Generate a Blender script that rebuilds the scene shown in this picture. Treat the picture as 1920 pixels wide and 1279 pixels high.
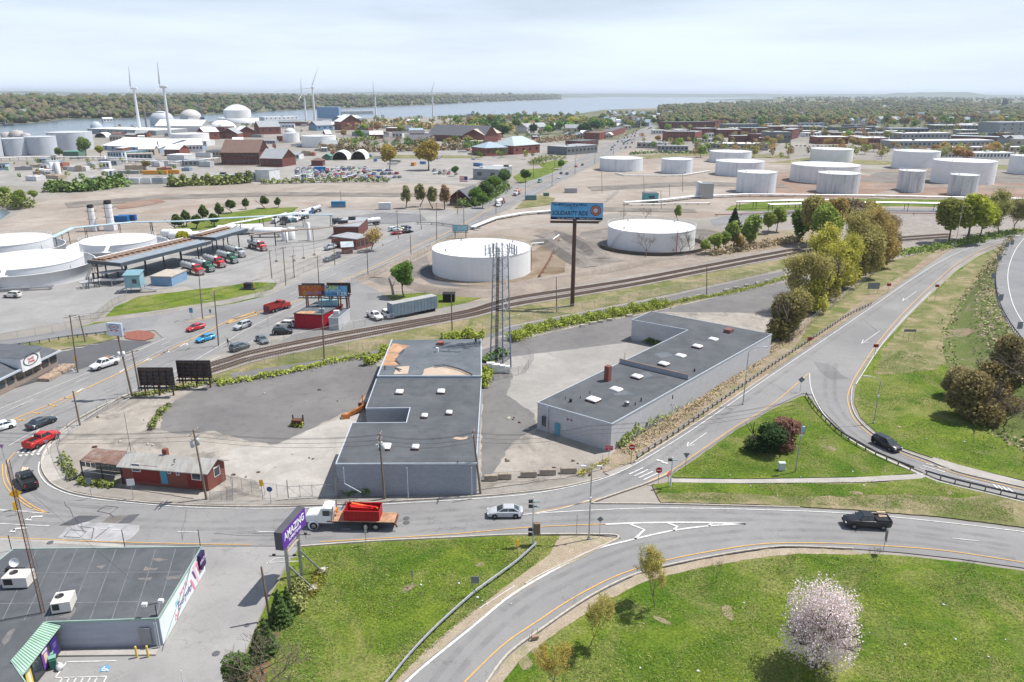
import bpy,bmesh,math,random
import numpy as np
from mathutils import Vector,Matrix
from mathutils.geometry import tessellate_polygon
from mathutils import noise as mnoise
for o in list(bpy.data.objects): bpy.data.objects.remove(o)
S = bpy.context.scene
COL = S.collection
PI = math.pi
R = math.radians
# ---------------- camera ----------------
FPX,PITCH,ROLL,CAMH = 1400.0,R(18.3),R(0.2),54.0
cd = bpy.data.cameras.new('camera'); cam = bpy.data.objects.new('camera',cd); COL.objects.link(cam)
cd.sensor_width = 36; cd.lens = 36*FPX/1920; cd.clip_start = 1; cd.clip_end = 60000
cam.matrix_world = Matrix.Translation((0,0,CAMH)) @ Matrix.Rotation(PI/2-PITCH,4,'X') @ Matrix.Rotation(ROLL,4,'Z')
S.camera = cam
# ---------------- sky ----------------
SUN_EL,SUN_AZ = R(61),R(71)       # azimuth measured from +Y towards +X
W = bpy.data.worlds.new('World'); S.world = W; W.use_nodes = True
nt = W.node_tree; nt.nodes.clear()
def nn(t,ty,**k):
 n = t.nodes.new(ty)
 for a,b in k.items(): setattr(n,a,b)
 return n
out = nn(nt,'ShaderNodeOutputWorld'); bg = nn(nt,'ShaderNodeBackground'); bg.inputs[1].default_value = 0.085
sky = nn(nt,'ShaderNodeTexSky',sky_type='NISHITA',sun_disc=False,sun_elevation=SUN_EL,sun_rotation=SUN_AZ,altitude=50,air_density=1.0,dust_density=1.6,ozone_density=1.5)
tc = nn(nt,'ShaderNodeTexCoord'); mp = nn(nt,'ShaderNodeMapping'); mp.inputs['Scale'].default_value = (1.2,1.2,9)
mp.inputs['Rotation'].default_value = (0.03,0.04,0.5)
nz = nn(nt,'ShaderNodeTexNoise'); nz.inputs['Scale'].default_value = 1.6; nz.inputs['Detail'].default_value = 7; nz.inputs['Roughness'].default_value = 0.55
def wm(op,a,b=None):
 m = nn(nt,'ShaderNodeMath',operation=op)
 for i,q in enumerate((a,b)):
  if q is None: continue
  if isinstance(q,(int,float)): m.inputs[i].default_value = q
  else: nt.links.new(q,m.inputs[i])
 return m.outputs[0]
# thin high cloud: its veil is seen through more air toward the horizon
sp_ = nn(nt,'ShaderNodeSeparateXYZ'); nt.links.new(tc.outputs['Generated'],sp_.inputs[0])
tau = wm('ADD',.035,wm('MULTIPLY',wm('POWER',nz.outputs[0],2.6),.65)); el_ = wm('ADD',wm('MAXIMUM',sp_.outputs[2],0.0),.035)
veil = wm('SUBTRACT',1.0,wm('POWER',2.718,wm('MULTIPLY',wm('DIVIDE',tau,el_),-1.0)))
mx = nn(nt,'ShaderNodeMixRGB'); mx.inputs[2].default_value = (9.2,10.4,12.5,1)
nt.links.new(tc.outputs['Generated'],mp.inputs[0]); nt.links.new(mp.outputs[0],nz.inputs['Vector']);
nt.links.new(veil,mx.inputs[0]); nt.links.new(sky.outputs[0],mx.inputs[1]); nt.links.new(mx.outputs[0],bg.inputs[0]); nt.links.new(bg.outputs[0],out.inputs[0])
# ---------------- sun ----------------
sd = bpy.data.lights.new('sun','SUN'); sd.energy = 5.0; sd.angle = R(0.55); sd.color = (1,0.955,0.89)
sun = bpy.data.objects.new('sun',sd); COL.objects.link(sun)
sdir = Vector((math.sin(SUN_AZ)*math.cos(SUN_EL),math.cos(SUN_AZ)*math.cos(SUN_EL),math.sin(SUN_EL)))
sun.rotation_euler = sdir.to_track_quat('Z','Y').to_euler(); sun.location = (0,0,300)
vs = S.view_settings; vs.view_transform = 'Standard'; vs.look = 'None'; vs.gamma = 1; vs.use_curve_mapping = False; vs.exposure = 0.25
S.cycles.volume_bounces = 0; S.cycles.max_bounces = 6; S.cycles.transparent_max_bounces = 16
# ---------------- survey helpers: where a point of the photograph stands on the level ground ----------------
_M = cam.matrix_world.to_3x3()
def ray(u,v): return _M @ Vector(((u-960)/FPX,-(v-639.5)/FPX,-1))
def g(u,v,z=0.0):
 d = ray(u,v); t = (z-CAMH)/d.z
 return Vector((d.x*t,d.y*t,z))
def hgt(v,p,u=None):
 """height of what shows at image row v above ground point p"""
 d0 = math.hypot(p[0],p[1])
 if u is None:
  q = _M.transposed() @ Vector((p[0],p[1],-CAMH)); u = 960+FPX*q.x/-q.z
 d = ray(u,v); return CAMH+d.z*d0/math.hypot(d.x,d.y)
rnd = random.Random(11)
HAZE = 7e-5
# ---------------- mesh kit ----------------
class MB:
 def __init__(s): s.v = []; s.f = []; s.m = []; s.sm = []
 def add(s,vs,fs,m=0,smooth=False):
  b = len(s.v); s.v += [tuple(p) for p in vs]
  s.f += [tuple(i+b for i in f) for f in fs]; s.m += [m]*len(fs); s.sm += [smooth]*len(fs); return s
 def box(s,c,d,rz=0,m=0,top=None):
  x,y,z = d[0]/2,d[1]/2,d[2]/2; t = top or (1,1); ca,sa = math.cos(rz),math.sin(rz); vs = []
  for k in (-1,1):
   tx,ty = (t if k > 0 else (1,1))
   for i,j in ((-1,-1),(1,-1),(1,1),(-1,1)):
    a,b = i*x*tx,j*y*ty; vs.append((c[0]+a*ca-b*sa,c[1]+a*sa+b*ca,c[2]+k*z))
  return s.add(vs,[(0,3,2,1),(4,5,6,7),(0,1,5,4),(1,2,6,5),(2,3,7,6),(3,0,4,7)],m)
 def prism(s,pts,z0,z1,m=0,mt=None,bottom=False):
  n = len(pts); A = sum(pts[i][0]*pts[(i+1) % n][1]-pts[(i+1) % n][0]*pts[i][1] for i in range(n))
  if A < 0: pts = pts[::-1]
  vs = [(p[0],p[1],z0) for p in pts]+[(p[0],p[1],z1) for p in pts]
  s.add(vs,[(i,(i+1) % n,(i+1) % n+n,i+n) for i in range(n)],m)
  tri = tessellate_polygon([[Vector((p[0],p[1],0)) for p in pts]])
  fs = []
  for t in tri:
   a,b,c = [pts[i] for i in t]; cr_ = (b[0]-a[0])*(c[1]-a[1])-(c[0]-a[0])*(b[1]-a[1])
   fs.append(tuple(t) if cr_ > 0 else tuple(t[::-1]))
  s.add([(p[0],p[1],z1) for p in pts],fs,m if mt is None else mt)
  if bottom: s.add([(p[0],p[1],z0) for p in pts],[f[::-1] for f in fs],m)
  return s
 def tube(s,a,b,r,n=6,r2=None,m=0,smooth=True):
  a,b = Vector(a),Vector(b); d = b-a
  if d.length < 1e-6: return s
  d.normalize(); u = d.orthogonal().normalized(); w = d.cross(u); r2 = r if r2 is None else r2
  vs = [a+(u*math.cos(2*PI*i/n)+w*math.sin(2*PI*i/n))*r for i in range(n)]+[b+(u*math.cos(2*PI*i/n)+w*math.sin(2*PI*i/n))*r2 for i in range(n)]
  s.add(vs,[(i,(i+1) % n,(i+1) % n+n,i+n) for i in range(n)],m,smooth)
  s.add(vs[n:],[tuple(range(n))],m); s.add(vs[:n],[tuple(range(n))[::-1]],m); return s
 def path(s,pts,r,n=6,m=0):
  for a,b in zip(pts,pts[1:]): s.tube(a,b,r,n,m=m)
  return s
 def bar(s,a,b,w,h=None,m=0):
  a,b = Vector(a),Vector(b); h = h or w; d = (b-a)
  if d.length < 1e-6: return s
  d.normalize(); up = Vector((0,0,1)) if abs(d.z) < .95 else Vector((0,1,0)); u = d.cross(up).normalized(); w2 = u.cross(d)
  vs = [p+u*i*w/2+w2*j*h/2 for p in (a,b) for i,j in ((-1,-1),(1,-1),(1,1),(-1,1))]
  return s.add(vs,[(0,1,2,3),(7,6,5,4),(0,4,5,1),(1,5,6,2),(2,6,7,3),(3,7,4,0)],m)
 def lathe(s,prof,n=32,m=0,smooth=True,c=(0,0,0)):
  vs = [(c[0]+r*math.cos(2*PI*i/n),c[1]+r*math.sin(2*PI*i/n),c[2]+z) for r,z in prof for i in range(n)]
  return s.add(vs,[(k*n+i,k*n+(i+1) % n,(k+1)*n+(i+1) % n,(k+1)*n+i) for k in range(len(prof)-1) for i in range(n)],m,smooth)
 def loft(s,rings,m=0,cap=True,smooth=True):
  n = len(rings[0]); vs = [p for r_ in rings for p in r_]
  s.add(vs,[(k*n+i,k*n+(i+1) % n,(k+1)*n+(i+1) % n,(k+1)*n+i) for k in range(len(rings)-1) for i in range(n)],m,smooth)
  if cap: s.add(rings[0],[tuple(range(n))[::-1]],m); s.add(rings[-1],[tuple(range(n))],m)
  return s
 def quad(s,a,b,c,d,m=0): return s.add([a,b,c,d],[(0,1,2,3)],m)
def mesh(mb,mats,name='mesh'):
 me = bpy.data.meshes.new(name); me.from_pydata(mb.v,[],mb.f)
 for q in (mats if isinstance(mats,(list,tuple)) else [mats]): me.materials.append(q)
 if mb.m and any(mb.m): me.polygons.foreach_set('material_index',mb.m)
 if any(mb.sm): me.polygons.foreach_set('use_smooth',mb.sm)
 me.update(); return me
def props(o,label=None,cat=None,group=None,kind=None):
 if label: o['label'] = label
 if cat: o['category'] = cat
 if group: o['group'] = group
 if kind: o['kind'] = kind
 return o
def ob(name,data,parent=None,loc=None,rz=None,sc=None):
 o = bpy.data.objects.new(name,data); COL.objects.link(o)
 if parent is not None: o.parent = parent
 if loc is not None: o.location = loc
 if rz is not None: o.rotation_euler = (0,0,rz)
 if sc is not None: o.scale = sc if hasattr(sc,'__len__') else (sc,sc,sc)
 return o
def part(name,mb,mats,parent,**k): return ob(name,mesh(mb,mats,name) if isinstance(mb,MB) else mb,parent,**k)
def thing(name,label,cat,loc=(0,0,0),rz=0,group=None):
 o = ob(name,None,None,loc,rz); o.empty_display_size = .1
 return props(o,label,cat,group)
def single(name,mb,mats,label,cat,group=None,loc=None,rz=None,sc=None):
 return props(ob(name,mesh(mb,mats,name) if isinstance(mb,MB) else mb,None,loc,rz,sc),label,cat,group)
def copy_tree(o,parent=None,label=None,loc=None,rz=None):
 c = o.copy(); COL.objects.link(c)
 if parent is not None: c.parent = parent
 if label: c['label'] = label
 if loc is not None: c.location = loc
 if rz is not None: c.rotation_euler = (0,0,rz)
 for ch in list(o.children): copy_tree(ch,c)
 return c
def struct(name,mb,mats,kind='structure'): return props(ob(name,mesh(mb,mats,name) if isinstance(mb,MB) else mb),kind=kind)
# ---------------- materials ----------------
def base(name,rough=.8,metal=0.0,spec=.3):
 m = bpy.data.materials.new(name); m.use_nodes = True; t = m.node_tree; b = t.nodes['Principled BSDF']
 b.inputs['Roughness'].default_value = rough; b.inputs['Metallic'].default_value = metal; b.inputs['Specular IOR Level'].default_value = spec
 return m,t,b
def c4(c): return (c[0],c[1],c[2],1)
def noise_fac(t,scale,detail=5,rough=.6,lo=.35,hi=.65,vec=None,stretch=None,dist=0):
 n = nn(t,'ShaderNodeTexNoise'); n.inputs['Scale'].default_value = scale; n.inputs['Detail'].default_value = detail; n.inputs['Roughness'].default_value = rough
 n.inputs['Distortion'].default_value = dist
 if vec is None:
  c = nn(t,'ShaderNodeTexCoord'); vec = c.outputs['Object']
 if stretch:
  mp_ = nn(t,'ShaderNodeMapping'); mp_.inputs['Scale'].default_value = stretch; t.links.new(vec,mp_.inputs[0]); vec = mp_.outputs[0]
  if len(stretch) > 3: pass
 t.links.new(vec,n.inputs['Vector'])
 r = nn(t,'ShaderNodeMapRange'); r.inputs['From Min'].default_value = lo; r.inputs['From Max'].default_value = hi
 t.links.new(n.outputs[0],r.inputs[0]); return r.outputs[0]
def mixc(t,fac,a,b,mode='MIX'):
 m = nn(t,'ShaderNodeMixRGB',blend_type=mode)
 if isinstance(fac,float): m.inputs[0].default_value = fac
 else: t.links.new(fac,m.inputs[0])
 for i,c in ((1,a),(2,b)):
  if hasattr(c,'is_linked') or hasattr(c,'links'): t.links.new(c,m.inputs[i])
  else: m.inputs[i].default_value = c4(c)
 return m.outputs[0]
def mul(t,a,k):
 m = nn(t,'ShaderNodeMath',operation='MULTIPLY'); t.links.new(a,m.inputs[0])
 if isinstance(k,(int,float)): m.inputs[1].default_value = k
 else: t.links.new(k,m.inputs[1])
 return m.outputs[0]
def bump(t,b,h,strength=.3,dist=.05):
 n = nn(t,'ShaderNodeBump'); n.inputs['Strength'].default_value = strength; n.inputs['Distance'].default_value = dist
 t.links.new(h,n.inputs['Height']); t.links.new(n.outputs[0],b.inputs['Normal'])
def M(name,col,rough=.8,metal=0.0,var=.25,scale=.8,spec=.3,dirt=None,dscale=.15,dmix=.5,stretch=None,bmp=0):
 m,t,b = base(name,rough,metal,spec)
 c = mixc(t,noise_fac(t,scale,6,stretch=stretch),tuple(x*(1-var) for x in col),tuple(min(1,x*(1+var*.6)) for x in col))
 if dirt: c = mixc(t,mul(t,noise_fac(t,dscale,6,.65,.45,.7,dist=.5),dmix),c,dirt)
 t.links.new(c,b.inputs['Base Color'])
 if bmp: bump(t,b,noise_fac(t,scale*6,4),bmp)
 return m
def M_ground(name,a,b_,c_=None,s1=.05,s2=.6,s3=6.,cmix=.8,clo=.5,chi=.62,bstr=.35,rough=.95,cs=.12,fine=.28,dist=.4):
 """patchy ground: two tones over several scales, a third in blotches"""
 m,t,b = base(name,rough,0,.15)
 c = mixc(t,noise_fac(t,s1,6,.6,.38,.62,dist=dist),a,b_)
 av = tuple((x+y)/2 for x,y in zip(a,b_))
 c = mixc(t,mul(t,noise_fac(t,s2,6,.7,.4,.6),.45),c,tuple(x*.72 for x in av))
 if c_: c = mixc(t,mul(t,noise_fac(t,cs,8,.68,clo,chi,dist=.8),cmix),c,c_)
 f = noise_fac(t,s3,5,.75,.3,.7)
 k = nn(t,'ShaderNodeMapRange'); k.inputs['To Min'].default_value = 1-fine; k.inputs['To Max'].default_value = 1+fine; t.links.new(f,k.inputs[0])
 mm = nn(t,'ShaderNodeVectorMath',operation='SCALE'); t.links.new(c,mm.inputs[0]); t.links.new(k.outputs[0],mm.inputs['Scale'])
 t.links.new(mm.outputs[0],b.inputs['Base Color']); bump(t,b,f,bstr,.08)
 return m
def M_asph(name,a,b_,crack=.5,oil=.25,s1=.06,cscale=.22,seal=False):
 m,t,b = base(name,.9,0,.2)
 c = mixc(t,noise_fac(t,s1,6,.6,.35,.65,dist=.3),a,b_)
 av = tuple((x+y)/2 for x,y in zip(a,b_))
 c = mixc(t,mul(t,noise_fac(t,.5,6,.7,.5,.72),oil),c,tuple(x*.55 for x in av))
 v = nn(t,'ShaderNodeTexVoronoi',feature='DISTANCE_TO_EDGE'); v.inputs['Scale'].default_value = cscale
 tcn = nn(t,'ShaderNodeTexCoord'); n = nn(t,'ShaderNodeTexNoise'); n.inputs['Scale'].default_value = .35; n.inputs['Detail'].default_value = 5
 t.links.new(tcn.outputs['Object'],n.inputs['Vector'])
 va = nn(t,'ShaderNodeVectorMath',operation='MULTIPLY_ADD'); t.links.new(n.outputs[1],va.inputs[0]); va.inputs[1].default_value = (5,5,5); t.links.new(tcn.outputs['Object'],va.inputs[2])
 t.links.new(va.outputs[0],v.inputs['Vector'])
 r = nn(t,'ShaderNodeMapRange'); r.inputs['From Min'].default_value = .004; r.inputs['From Max'].default_value = .014; r.inputs['To Min'].default_value = crack; r.inputs['To Max'].default_value = 0
 t.links.new(v.outputs[0],r.inputs[0])
 gate = mul(t,r.outputs[0],noise_fac(t,.08,3,.5,.42,.58))
 c = mixc(t,gate,c,tuple(x*.45 for x in av))
 f = noise_fac(t,9,4,.8,.25,.75)
 k = nn(t,'ShaderNodeMapRange'); k.inputs['To Min'].default_value = .86; k.inputs['To Max'].default_value = 1.14; t.links.new(f,k.inputs[0])
 mm = nn(t,'ShaderNodeVectorMath',operation='SCALE'); t.links.new(c,mm.inputs[0]); t.links.new(k.outputs[0],mm.inputs['Scale'])
 t.links.new(mm.outputs[0],b.inputs['Base Color']); bump(t,b,f,.25,.03)
 return m
def M_leaf(name,col,var=.5,scale=1.2,trans=.25):
 """foliage: tinted by each object's own colour, clump to clump variation"""
 m,t,b = base(name,.75,0,.15)
 oi = nn(t,'ShaderNodeObjectInfo'); c = mixc(t,noise_fac(t,scale,4,.6,.3,.7),tuple(x*(1-var) for x in col),tuple(x*(1+var*.7) for x in col))
 c = mixc(t,1.0,c,oi.outputs['Color'],'MULTIPLY'); t.links.new(c,b.inputs['Base Color'])
 b.inputs['Subsurface Weight'].default_value = 0
 tr = nn(t,'ShaderNodeBsdfTranslucent'); t.links.new(c,tr.inputs[0]); ms = nn(t,'ShaderNodeMixShader'); ms.inputs[0].default_value = trans
 o_ = t.nodes['Material Output']; t.links.new(b.outputs[0],ms.inputs[1]); t.links.new(tr.outputs[0],ms.inputs[2]); t.links.new(ms.outputs[0],o_.inputs[0])
 return m
def M_paint(name='car_paint'):
 m,t,b = base(name,.3,.0,.45); oi = nn(t,'ShaderNodeObjectInfo')
 c = mixc(t,mul(t,noise_fac(t,1.5,5,.7,.5,.8),.12),oi.outputs['Color'],(.12,.11,.10)); t.links.new(c,b.inputs['Base Color']); b.inputs['Coat Weight'].default_value = .2; b.inputs['Coat Roughness'].default_value = .08
 return m
def M_mesh(name,col=(.35,.36,.37),dens=.3,s=9.):
 """chain-link fabric: crossed wires, open between them"""
 m,t,b = base(name,.5,.6,.4); b.inputs['Base Color'].default_value = c4(col)
 c = nn(t,'ShaderNodeTexCoord'); sp = nn(t,'ShaderNodeSeparateXYZ'); t.links.new(c.outputs['UV'],sp.inputs[0])
 res = []
 for sg in (1,-1):
  a = nn(t,'ShaderNodeMath',operation='MULTIPLY_ADD'); t.links.new(sp.outputs[1],a.inputs[0]); a.inputs[1].default_value = sg; t.links.new(sp.outputs[0],a.inputs[2])
  w = mul(t,a.outputs[0],s); f = nn(t,'ShaderNodeMath',operation='FRACT'); t.links.new(w,f.inputs[0])
  l = nn(t,'ShaderNodeMath',operation='LESS_THAN'); t.links.new(f.outputs[0],l.inputs[0]); l.inputs[1].default_value = dens/2; res.append(l.outputs[0])
 mxm = nn(t,'ShaderNodeMath',operation='MAXIMUM'); t.links.new(res[0],mxm.inputs[0]); t.links.new(res[1],mxm.inputs[1]); t.links.new(mxm.outputs[0],b.inputs['Alpha'])
 return m
def M_tank(name,streak,dark=(.12,.12,.13),rust=0.0,col=(.79,.80,.81),plates=.2,reach=6.):
 m,t,b = base(name,.55,0,.3)
 c = mixc(t,noise_fac(t,.25,5),tuple(x*.94 for x in col),col)
 st = noise_fac(t,1.0,5,.7,.48,.75,stretch=(.55,.55,.04)); fine = noise_fac(t,1.0,4,.7,.45,.7,stretch=(2.2,2.2,.06))
 c = mixc(t,mul(t,fine,streak*.45),c,(.42,.42,.42)); c = mixc(t,mul(t,st,streak),c,dark)
 if rust: c = mixc(t,mul(t,noise_fac(t,1.0,4,.7,.55,.75,stretch=(1.1,1.1,.12)),rust),c,(.28,.12,.06))
 if plates:
  tcn = nn(t,'ShaderNodeTexCoord'); br = nn(t,'ShaderNodeTexBrick'); t.links.new(tcn.outputs['UV'],br.inputs['Vector']); br.inputs['Scale'].default_value = 1; br.inputs['Mortar Size'].default_value = .03
  br.inputs['Brick Width'].default_value = 3.2; br.inputs['Row Height'].default_value = 1.8
  c = mixc(t,mul(t,br.outputs['Fac'],float(plates)),c,(.3,.33,.38))
 t.links.new(c,b.inputs['Base Color']); return m
# ---------------- material palette ----------------
m_asph = M_asph('asphalt_worn',(.185,.187,.195),(.235,.236,.243),oil=.18,crack=.4)
m_asph2 = M_asph('asphalt_avenue',(.165,.168,.178),(.21,.213,.222),crack=.45,oil=.18)
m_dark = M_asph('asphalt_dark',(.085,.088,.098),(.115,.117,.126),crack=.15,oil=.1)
m_lotd = M_asph('old_dark_lot',(.145,.140,.140),(.19,.183,.18),crack=.25,oil=.5,s1=.09)
m_lotl = M_asph('light_lot',(.245,.243,.24),(.31,.305,.298),crack=.4,oil=.22,s1=.1)
m_conc = M_ground('yard_concrete',(.29,.265,.235),(.385,.355,.315),(.15,.14,.13),s1=.12,cmix=.75,clo=.52,chi=.64,cs=.14,fine=.1)
m_walk = M_ground('pavement_concrete',(.36,.34,.315),(.44,.42,.39),(.26,.24,.215),s1=.3,cmix=.4,fine=.08)
m_walkd = M_ground('pavement_old',(.26,.245,.225),(.33,.31,.285),(.2,.18,.15),s1=.3,cmix=.5,fine=.1)
m_grass = M_ground('lawn_grass',(.062,.125,.010),(.148,.192,.024),(.24,.22,.09),s1=.085,s2=.35,s3=3.2,cmix=.7,clo=.46,chi=.66,cs=.10,fine=.6,bstr=.7,dist=1.2)
m_grassd = M_ground('dry_grass',(.115,.145,.04),(.22,.20,.10),(.33,.265,.175),s1=.12,s3=4,cmix=.75,clo=.47,chi=.62,cs=.14,fine=.45,bstr=.6,dist=1.)
m_litter = M_ground('leaf_litter',(.26,.205,.15),(.33,.27,.205),(.15,.17,.05),s1=.2,s3=5,cmix=.6,clo=.5,chi=.62,cs=.3,fine=.5,bstr=.6)
m_verge = M_ground('road_verge',(.33,.27,.20),(.40,.34,.265),(.17,.18,.06),s1=.25,s3=5,cmix=.6,clo=.52,chi=.66,cs=.25,fine=.35,bstr=.5)
m_dirt = M_ground('tan_dirt',(.29,.255,.22),(.38,.34,.30),(.24,.18,.14),s1=.02,s2=.12,s3=1.5,cmix=.6,cs=.035,fine=.12,bstr=.2)
m_base = M_ground('industrial_ground',(.24,.225,.205),(.33,.305,.275),(.25,.235,.2),s1=.012,s2=.05,s3=.6,cmix=.6,cs=.02,fine=.1,bstr=.1)
m_conc2 = M_ground('pale_concrete_lot',(.28,.27,.255),(.355,.34,.32),(.22,.21,.195),s1=.05,s2=.2,s3=2,cmix=.5,cs=.07,fine=.07,bstr=.15)
m_red = M_ground('red_soil',(.24,.15,.115),(.32,.24,.19),(.19,.175,.16),s1=.05,s2=.2,s3=1.2,cmix=.7,cs=.06,fine=.15)
m_gravel = M_ground('dike_gravel',(.17,.155,.14),(.26,.235,.21),(.11,.10,.095),s1=.08,s2=.5,s3=3,cmix=.6,cs=.1,fine=.3)
m_tang = M_ground('dike_tan_gravel',(.26,.22,.185),(.33,.285,.245),(.2,.17,.145),s1=.08,s2=.6,s3=4,cmix=.3,cs=.1,fine=.25)
m_wetsoil = M_ground('basin_soil',(.19,.145,.10),(.28,.23,.18),(.12,.085,.045),s1=.06,s2=.3,s3=2,cmix=.8,cs=.05,fine=.15)
m_ballast = M_ground('rail_ballast',(.26,.235,.215),(.33,.305,.285),(.21,.16,.13),s1=.3,s2=1.2,s3=6,cmix=.5,cs=.4,fine=.4)
m_fargreen = M_ground('wooded_ground',(.10,.12,.06),(.17,.165,.10),(.27,.25,.21),s1=.01,s2=.05,s3=.4,cmix=.6,cs=.02,fine=.2)
m_brick = M('red_brick',(.30,.10,.065),.85,var=.35,scale=2.2)
m_kerb = M('kerb_concrete',(.46,.42,.36),.9,var=.2,scale=2)
m_white = M('white_marking',(.66,.66,.65),.7,var=.12,scale=2.5,dirt=(.3,.3,.3),dscale=1.2,dmix=.75)
m_yel = M('orange_marking',(.62,.36,.10),.7,var=.12,scale=2.5,dirt=(.3,.27,.22),dscale=1.2,dmix=.65)
m_steel = M('galvanised_steel',(.42,.43,.44),.45,.7,var=.2,scale=3)
m_dsteel = M('dark_steel',(.06,.06,.065),.5,.5,var=.3)
m_rust = M('rusty_steel',(.16,.075,.045),.8,.3,var=.4,scale=1.5)
m_wood = M('weathered_pole_wood',(.20,.155,.12),.9,var=.35,scale=1.5,stretch=(4,4,.3))
m_wht = M('white_paint',(.80,.80,.80),.5,var=.06,scale=.7)
m_wht2 = M('chalky_white_paint',(.72,.73,.74),.6,var=.1,scale=.5,dirt=(.4,.4,.38),dscale=.6,dmix=.4)
m_glass = base('dark_glass',.08,0,.8)[0]; m_glass.node_tree.nodes['Principled BSDF'].inputs['Base Color'].default_value = (.03,.045,.055,1)
m_tyre = M('tyre_rubber',(.025,.025,.027),.9,var=.2)
m_rim = M('wheel_rim',(.4,.41,.42),.35,.7,var=.1)
m_car = M_paint()
m_plain = {}
def paint(c,rough=.6,var=.12,dirt=None,metal=0.0):
 k = (tuple(round(x,3) for x in c),rough,metal)
 if k not in m_plain: m_plain[k] = M('paint_%d' % len(m_plain),c,rough,metal,var=var,scale=.6,dirt=dirt or tuple(x*.6 for x in c),dscale=.4,dmix=.35)
 return m_plain[k]
m_chain = M_mesh('chain_link_wire',dens=.16,s=9)
# ---------------- ground sheet and patches ----------------
TIER = {}
def TZ(k):
 n = TIER[k] = TIER.get(k,-1)+1; n = n % 9 if k == int(k) else n*.2
 return -.165+.0085*k+.0009*n
def px(pts,z=0.0): return [g(u,v,z) for u,v in pts]
def roughen(P,amp,step=None):
 o = []
 for i in range(len(P)):
  a,b = P[i],P[(i+1) % len(P)]; L = (b-a).length
  d = math.hypot((a.x+b.x)/2,(a.y+b.y)/2); st = step or max(.7,d*.008)
  n = max(1,min(60,int(L/st))); nv = Vector((-(b-a).y,(b-a).x,0))/max(L,1e-5)
  for k in range(n):
   p = a.lerp(b,k/n)
   s = amp*(mnoise.noise(Vector((p.x*.25/max(amp,.1),p.y*.25/max(amp,.1),3)))+.6*mnoise.noise(Vector((p.x*1.3,p.y*1.3,9)))) if k or True else 0
   o.append(p+nv*s)
 return o
def patch(name,pts,tier,mat,rough=0.0,world=False,kind='structure'):
 P = pts if world else px(pts); P = [Vector((p[0],p[1],0)) for p in P]
 if rough: P = roughen(P,rough)
 z = TZ(tier); tri = tessellate_polygon([P]); mb = MB(); fs = []
 for t in tri:
  a,b,c = [P[i] for i in t]
  fs.append(tuple(t) if (b-a).cross(c-a).z > 0 else tuple(t[::-1]))
 mb.add([(p.x,p.y,z) for p in P],fs); return struct(name,mb,mat,kind)
def smooth(pts,n=6):
 P = [Vector((p[0],p[1],0)) for p in pts]
 if len(P) < 3: return P
 o = []
 for i in range(len(P)-1):
  a,b,c,d = P[max(i-1,0)],P[i],P[i+1],P[min(i+2,len(P)-1)]
  for k in range(n):
   t = k/n; o.append(.5*((2*b)+(c-a)*t+(2*a-5*b+4*c-d)*t*t+(3*b-a-3*c+d)*t**3))
 return o+[P[-1]]
def sm_px(pts,n=6): return smooth(px(pts),n)
def strip(mb,P,w,z,dash=None,m=0,off=0.0):
 """flat band of width w along P, optionally dashed (on, off)"""
 if dash:
  segs = []; acc = 0; cur = [P[0]]; on = True; lim = dash[0]
  for a,b in zip(P,P[1:]):
   a = Vector(a); b = Vector(b)
   while acc+(b-a).length > lim:
    t = (lim-acc)/(b-a).length; a = a.lerp(b,t); cur.append(a)
    if on: segs.append(cur)
    cur = [a]; on = not on; lim = dash[0] if on else dash[1]; acc = 0
   acc += (b-a).length; cur.append(b)
  if on and len(cur) > 1: segs.append(cur)
  for s in segs: strip(mb,s,w,z,None,m,off)
  return
 L,Rr = [],[]
 for i,p in enumerate(P):
  a = P[max(i-1,0)]; b = P[min(i+1,len(P)-1)]; d = Vector((b[0]-a[0],b[1]-a[1],0))
  if d.length < 1e-6: d = Vector((1,0,0))
  d.normalize(); n = Vector((-d.y,d.x,0)); q = Vector((p[0],p[1],0))
  L.append(q+n*(off+w/2)); Rr.append(q+n*(off-w/2))
 k = len(P); mb.add([(q.x,q.y,z) for q in Rr]+[(q.x,q.y,z) for q in L],[(i,i+1,k+i+1,k+i) for i in range(k-1)],m)
def kerb_line(pts,w=.22,h=.13,sm=True,mat=None):
 P = sm_px(pts) if sm else px(pts); mb = MB()
 rings = []
 for i,p in enumerate(P):
  a = P[max(i-1,0)]; b = P[min(i+1,len(P)-1)]; d = (b-a); d.z = 0; d.normalize(); n = Vector((-d.y,d.x,0))
  rings.append([(p+n*w/2*s+Vector((0,0,z))) for s,z in ((1,-.02),(-1,-.02),(-.85,h),(.85,h))])
 mb.loft(rings,smooth=False); return struct('kerb',mb,mat or m_kerb)
gm = MB(); gm.add([(-60000,-400,0),(60000,-400,0),(60000,60000,0),(-60000,60000,0)],[(0,1,2,3)])
gm.v = [(x,y,-.17) for x,y,z in gm.v]; struct('ground',gm,m_base)
# far land and town ground
patch('wooded_shore',[(-300,246),(-100,238),(60,231),(220,222.5),(400,214),(560,206),(700,201),(900,192),(1060,186),(1000,180.5),(500,181),(-300,184)],1,m_fargreen)
patch('wooded_ground',[(1245,237),(1250,200),(1440,186),(2100,182),(2100,258),(1800,258),(1500,252),(1330,238)],1,m_fargreen)
patch('wooded_ground',[(800,246),(860,219),(1060,215),(1130,205),(1245,205),(1238,236),(1160,262),(1100,264),(960,258)],1,m_fargreen)
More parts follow.
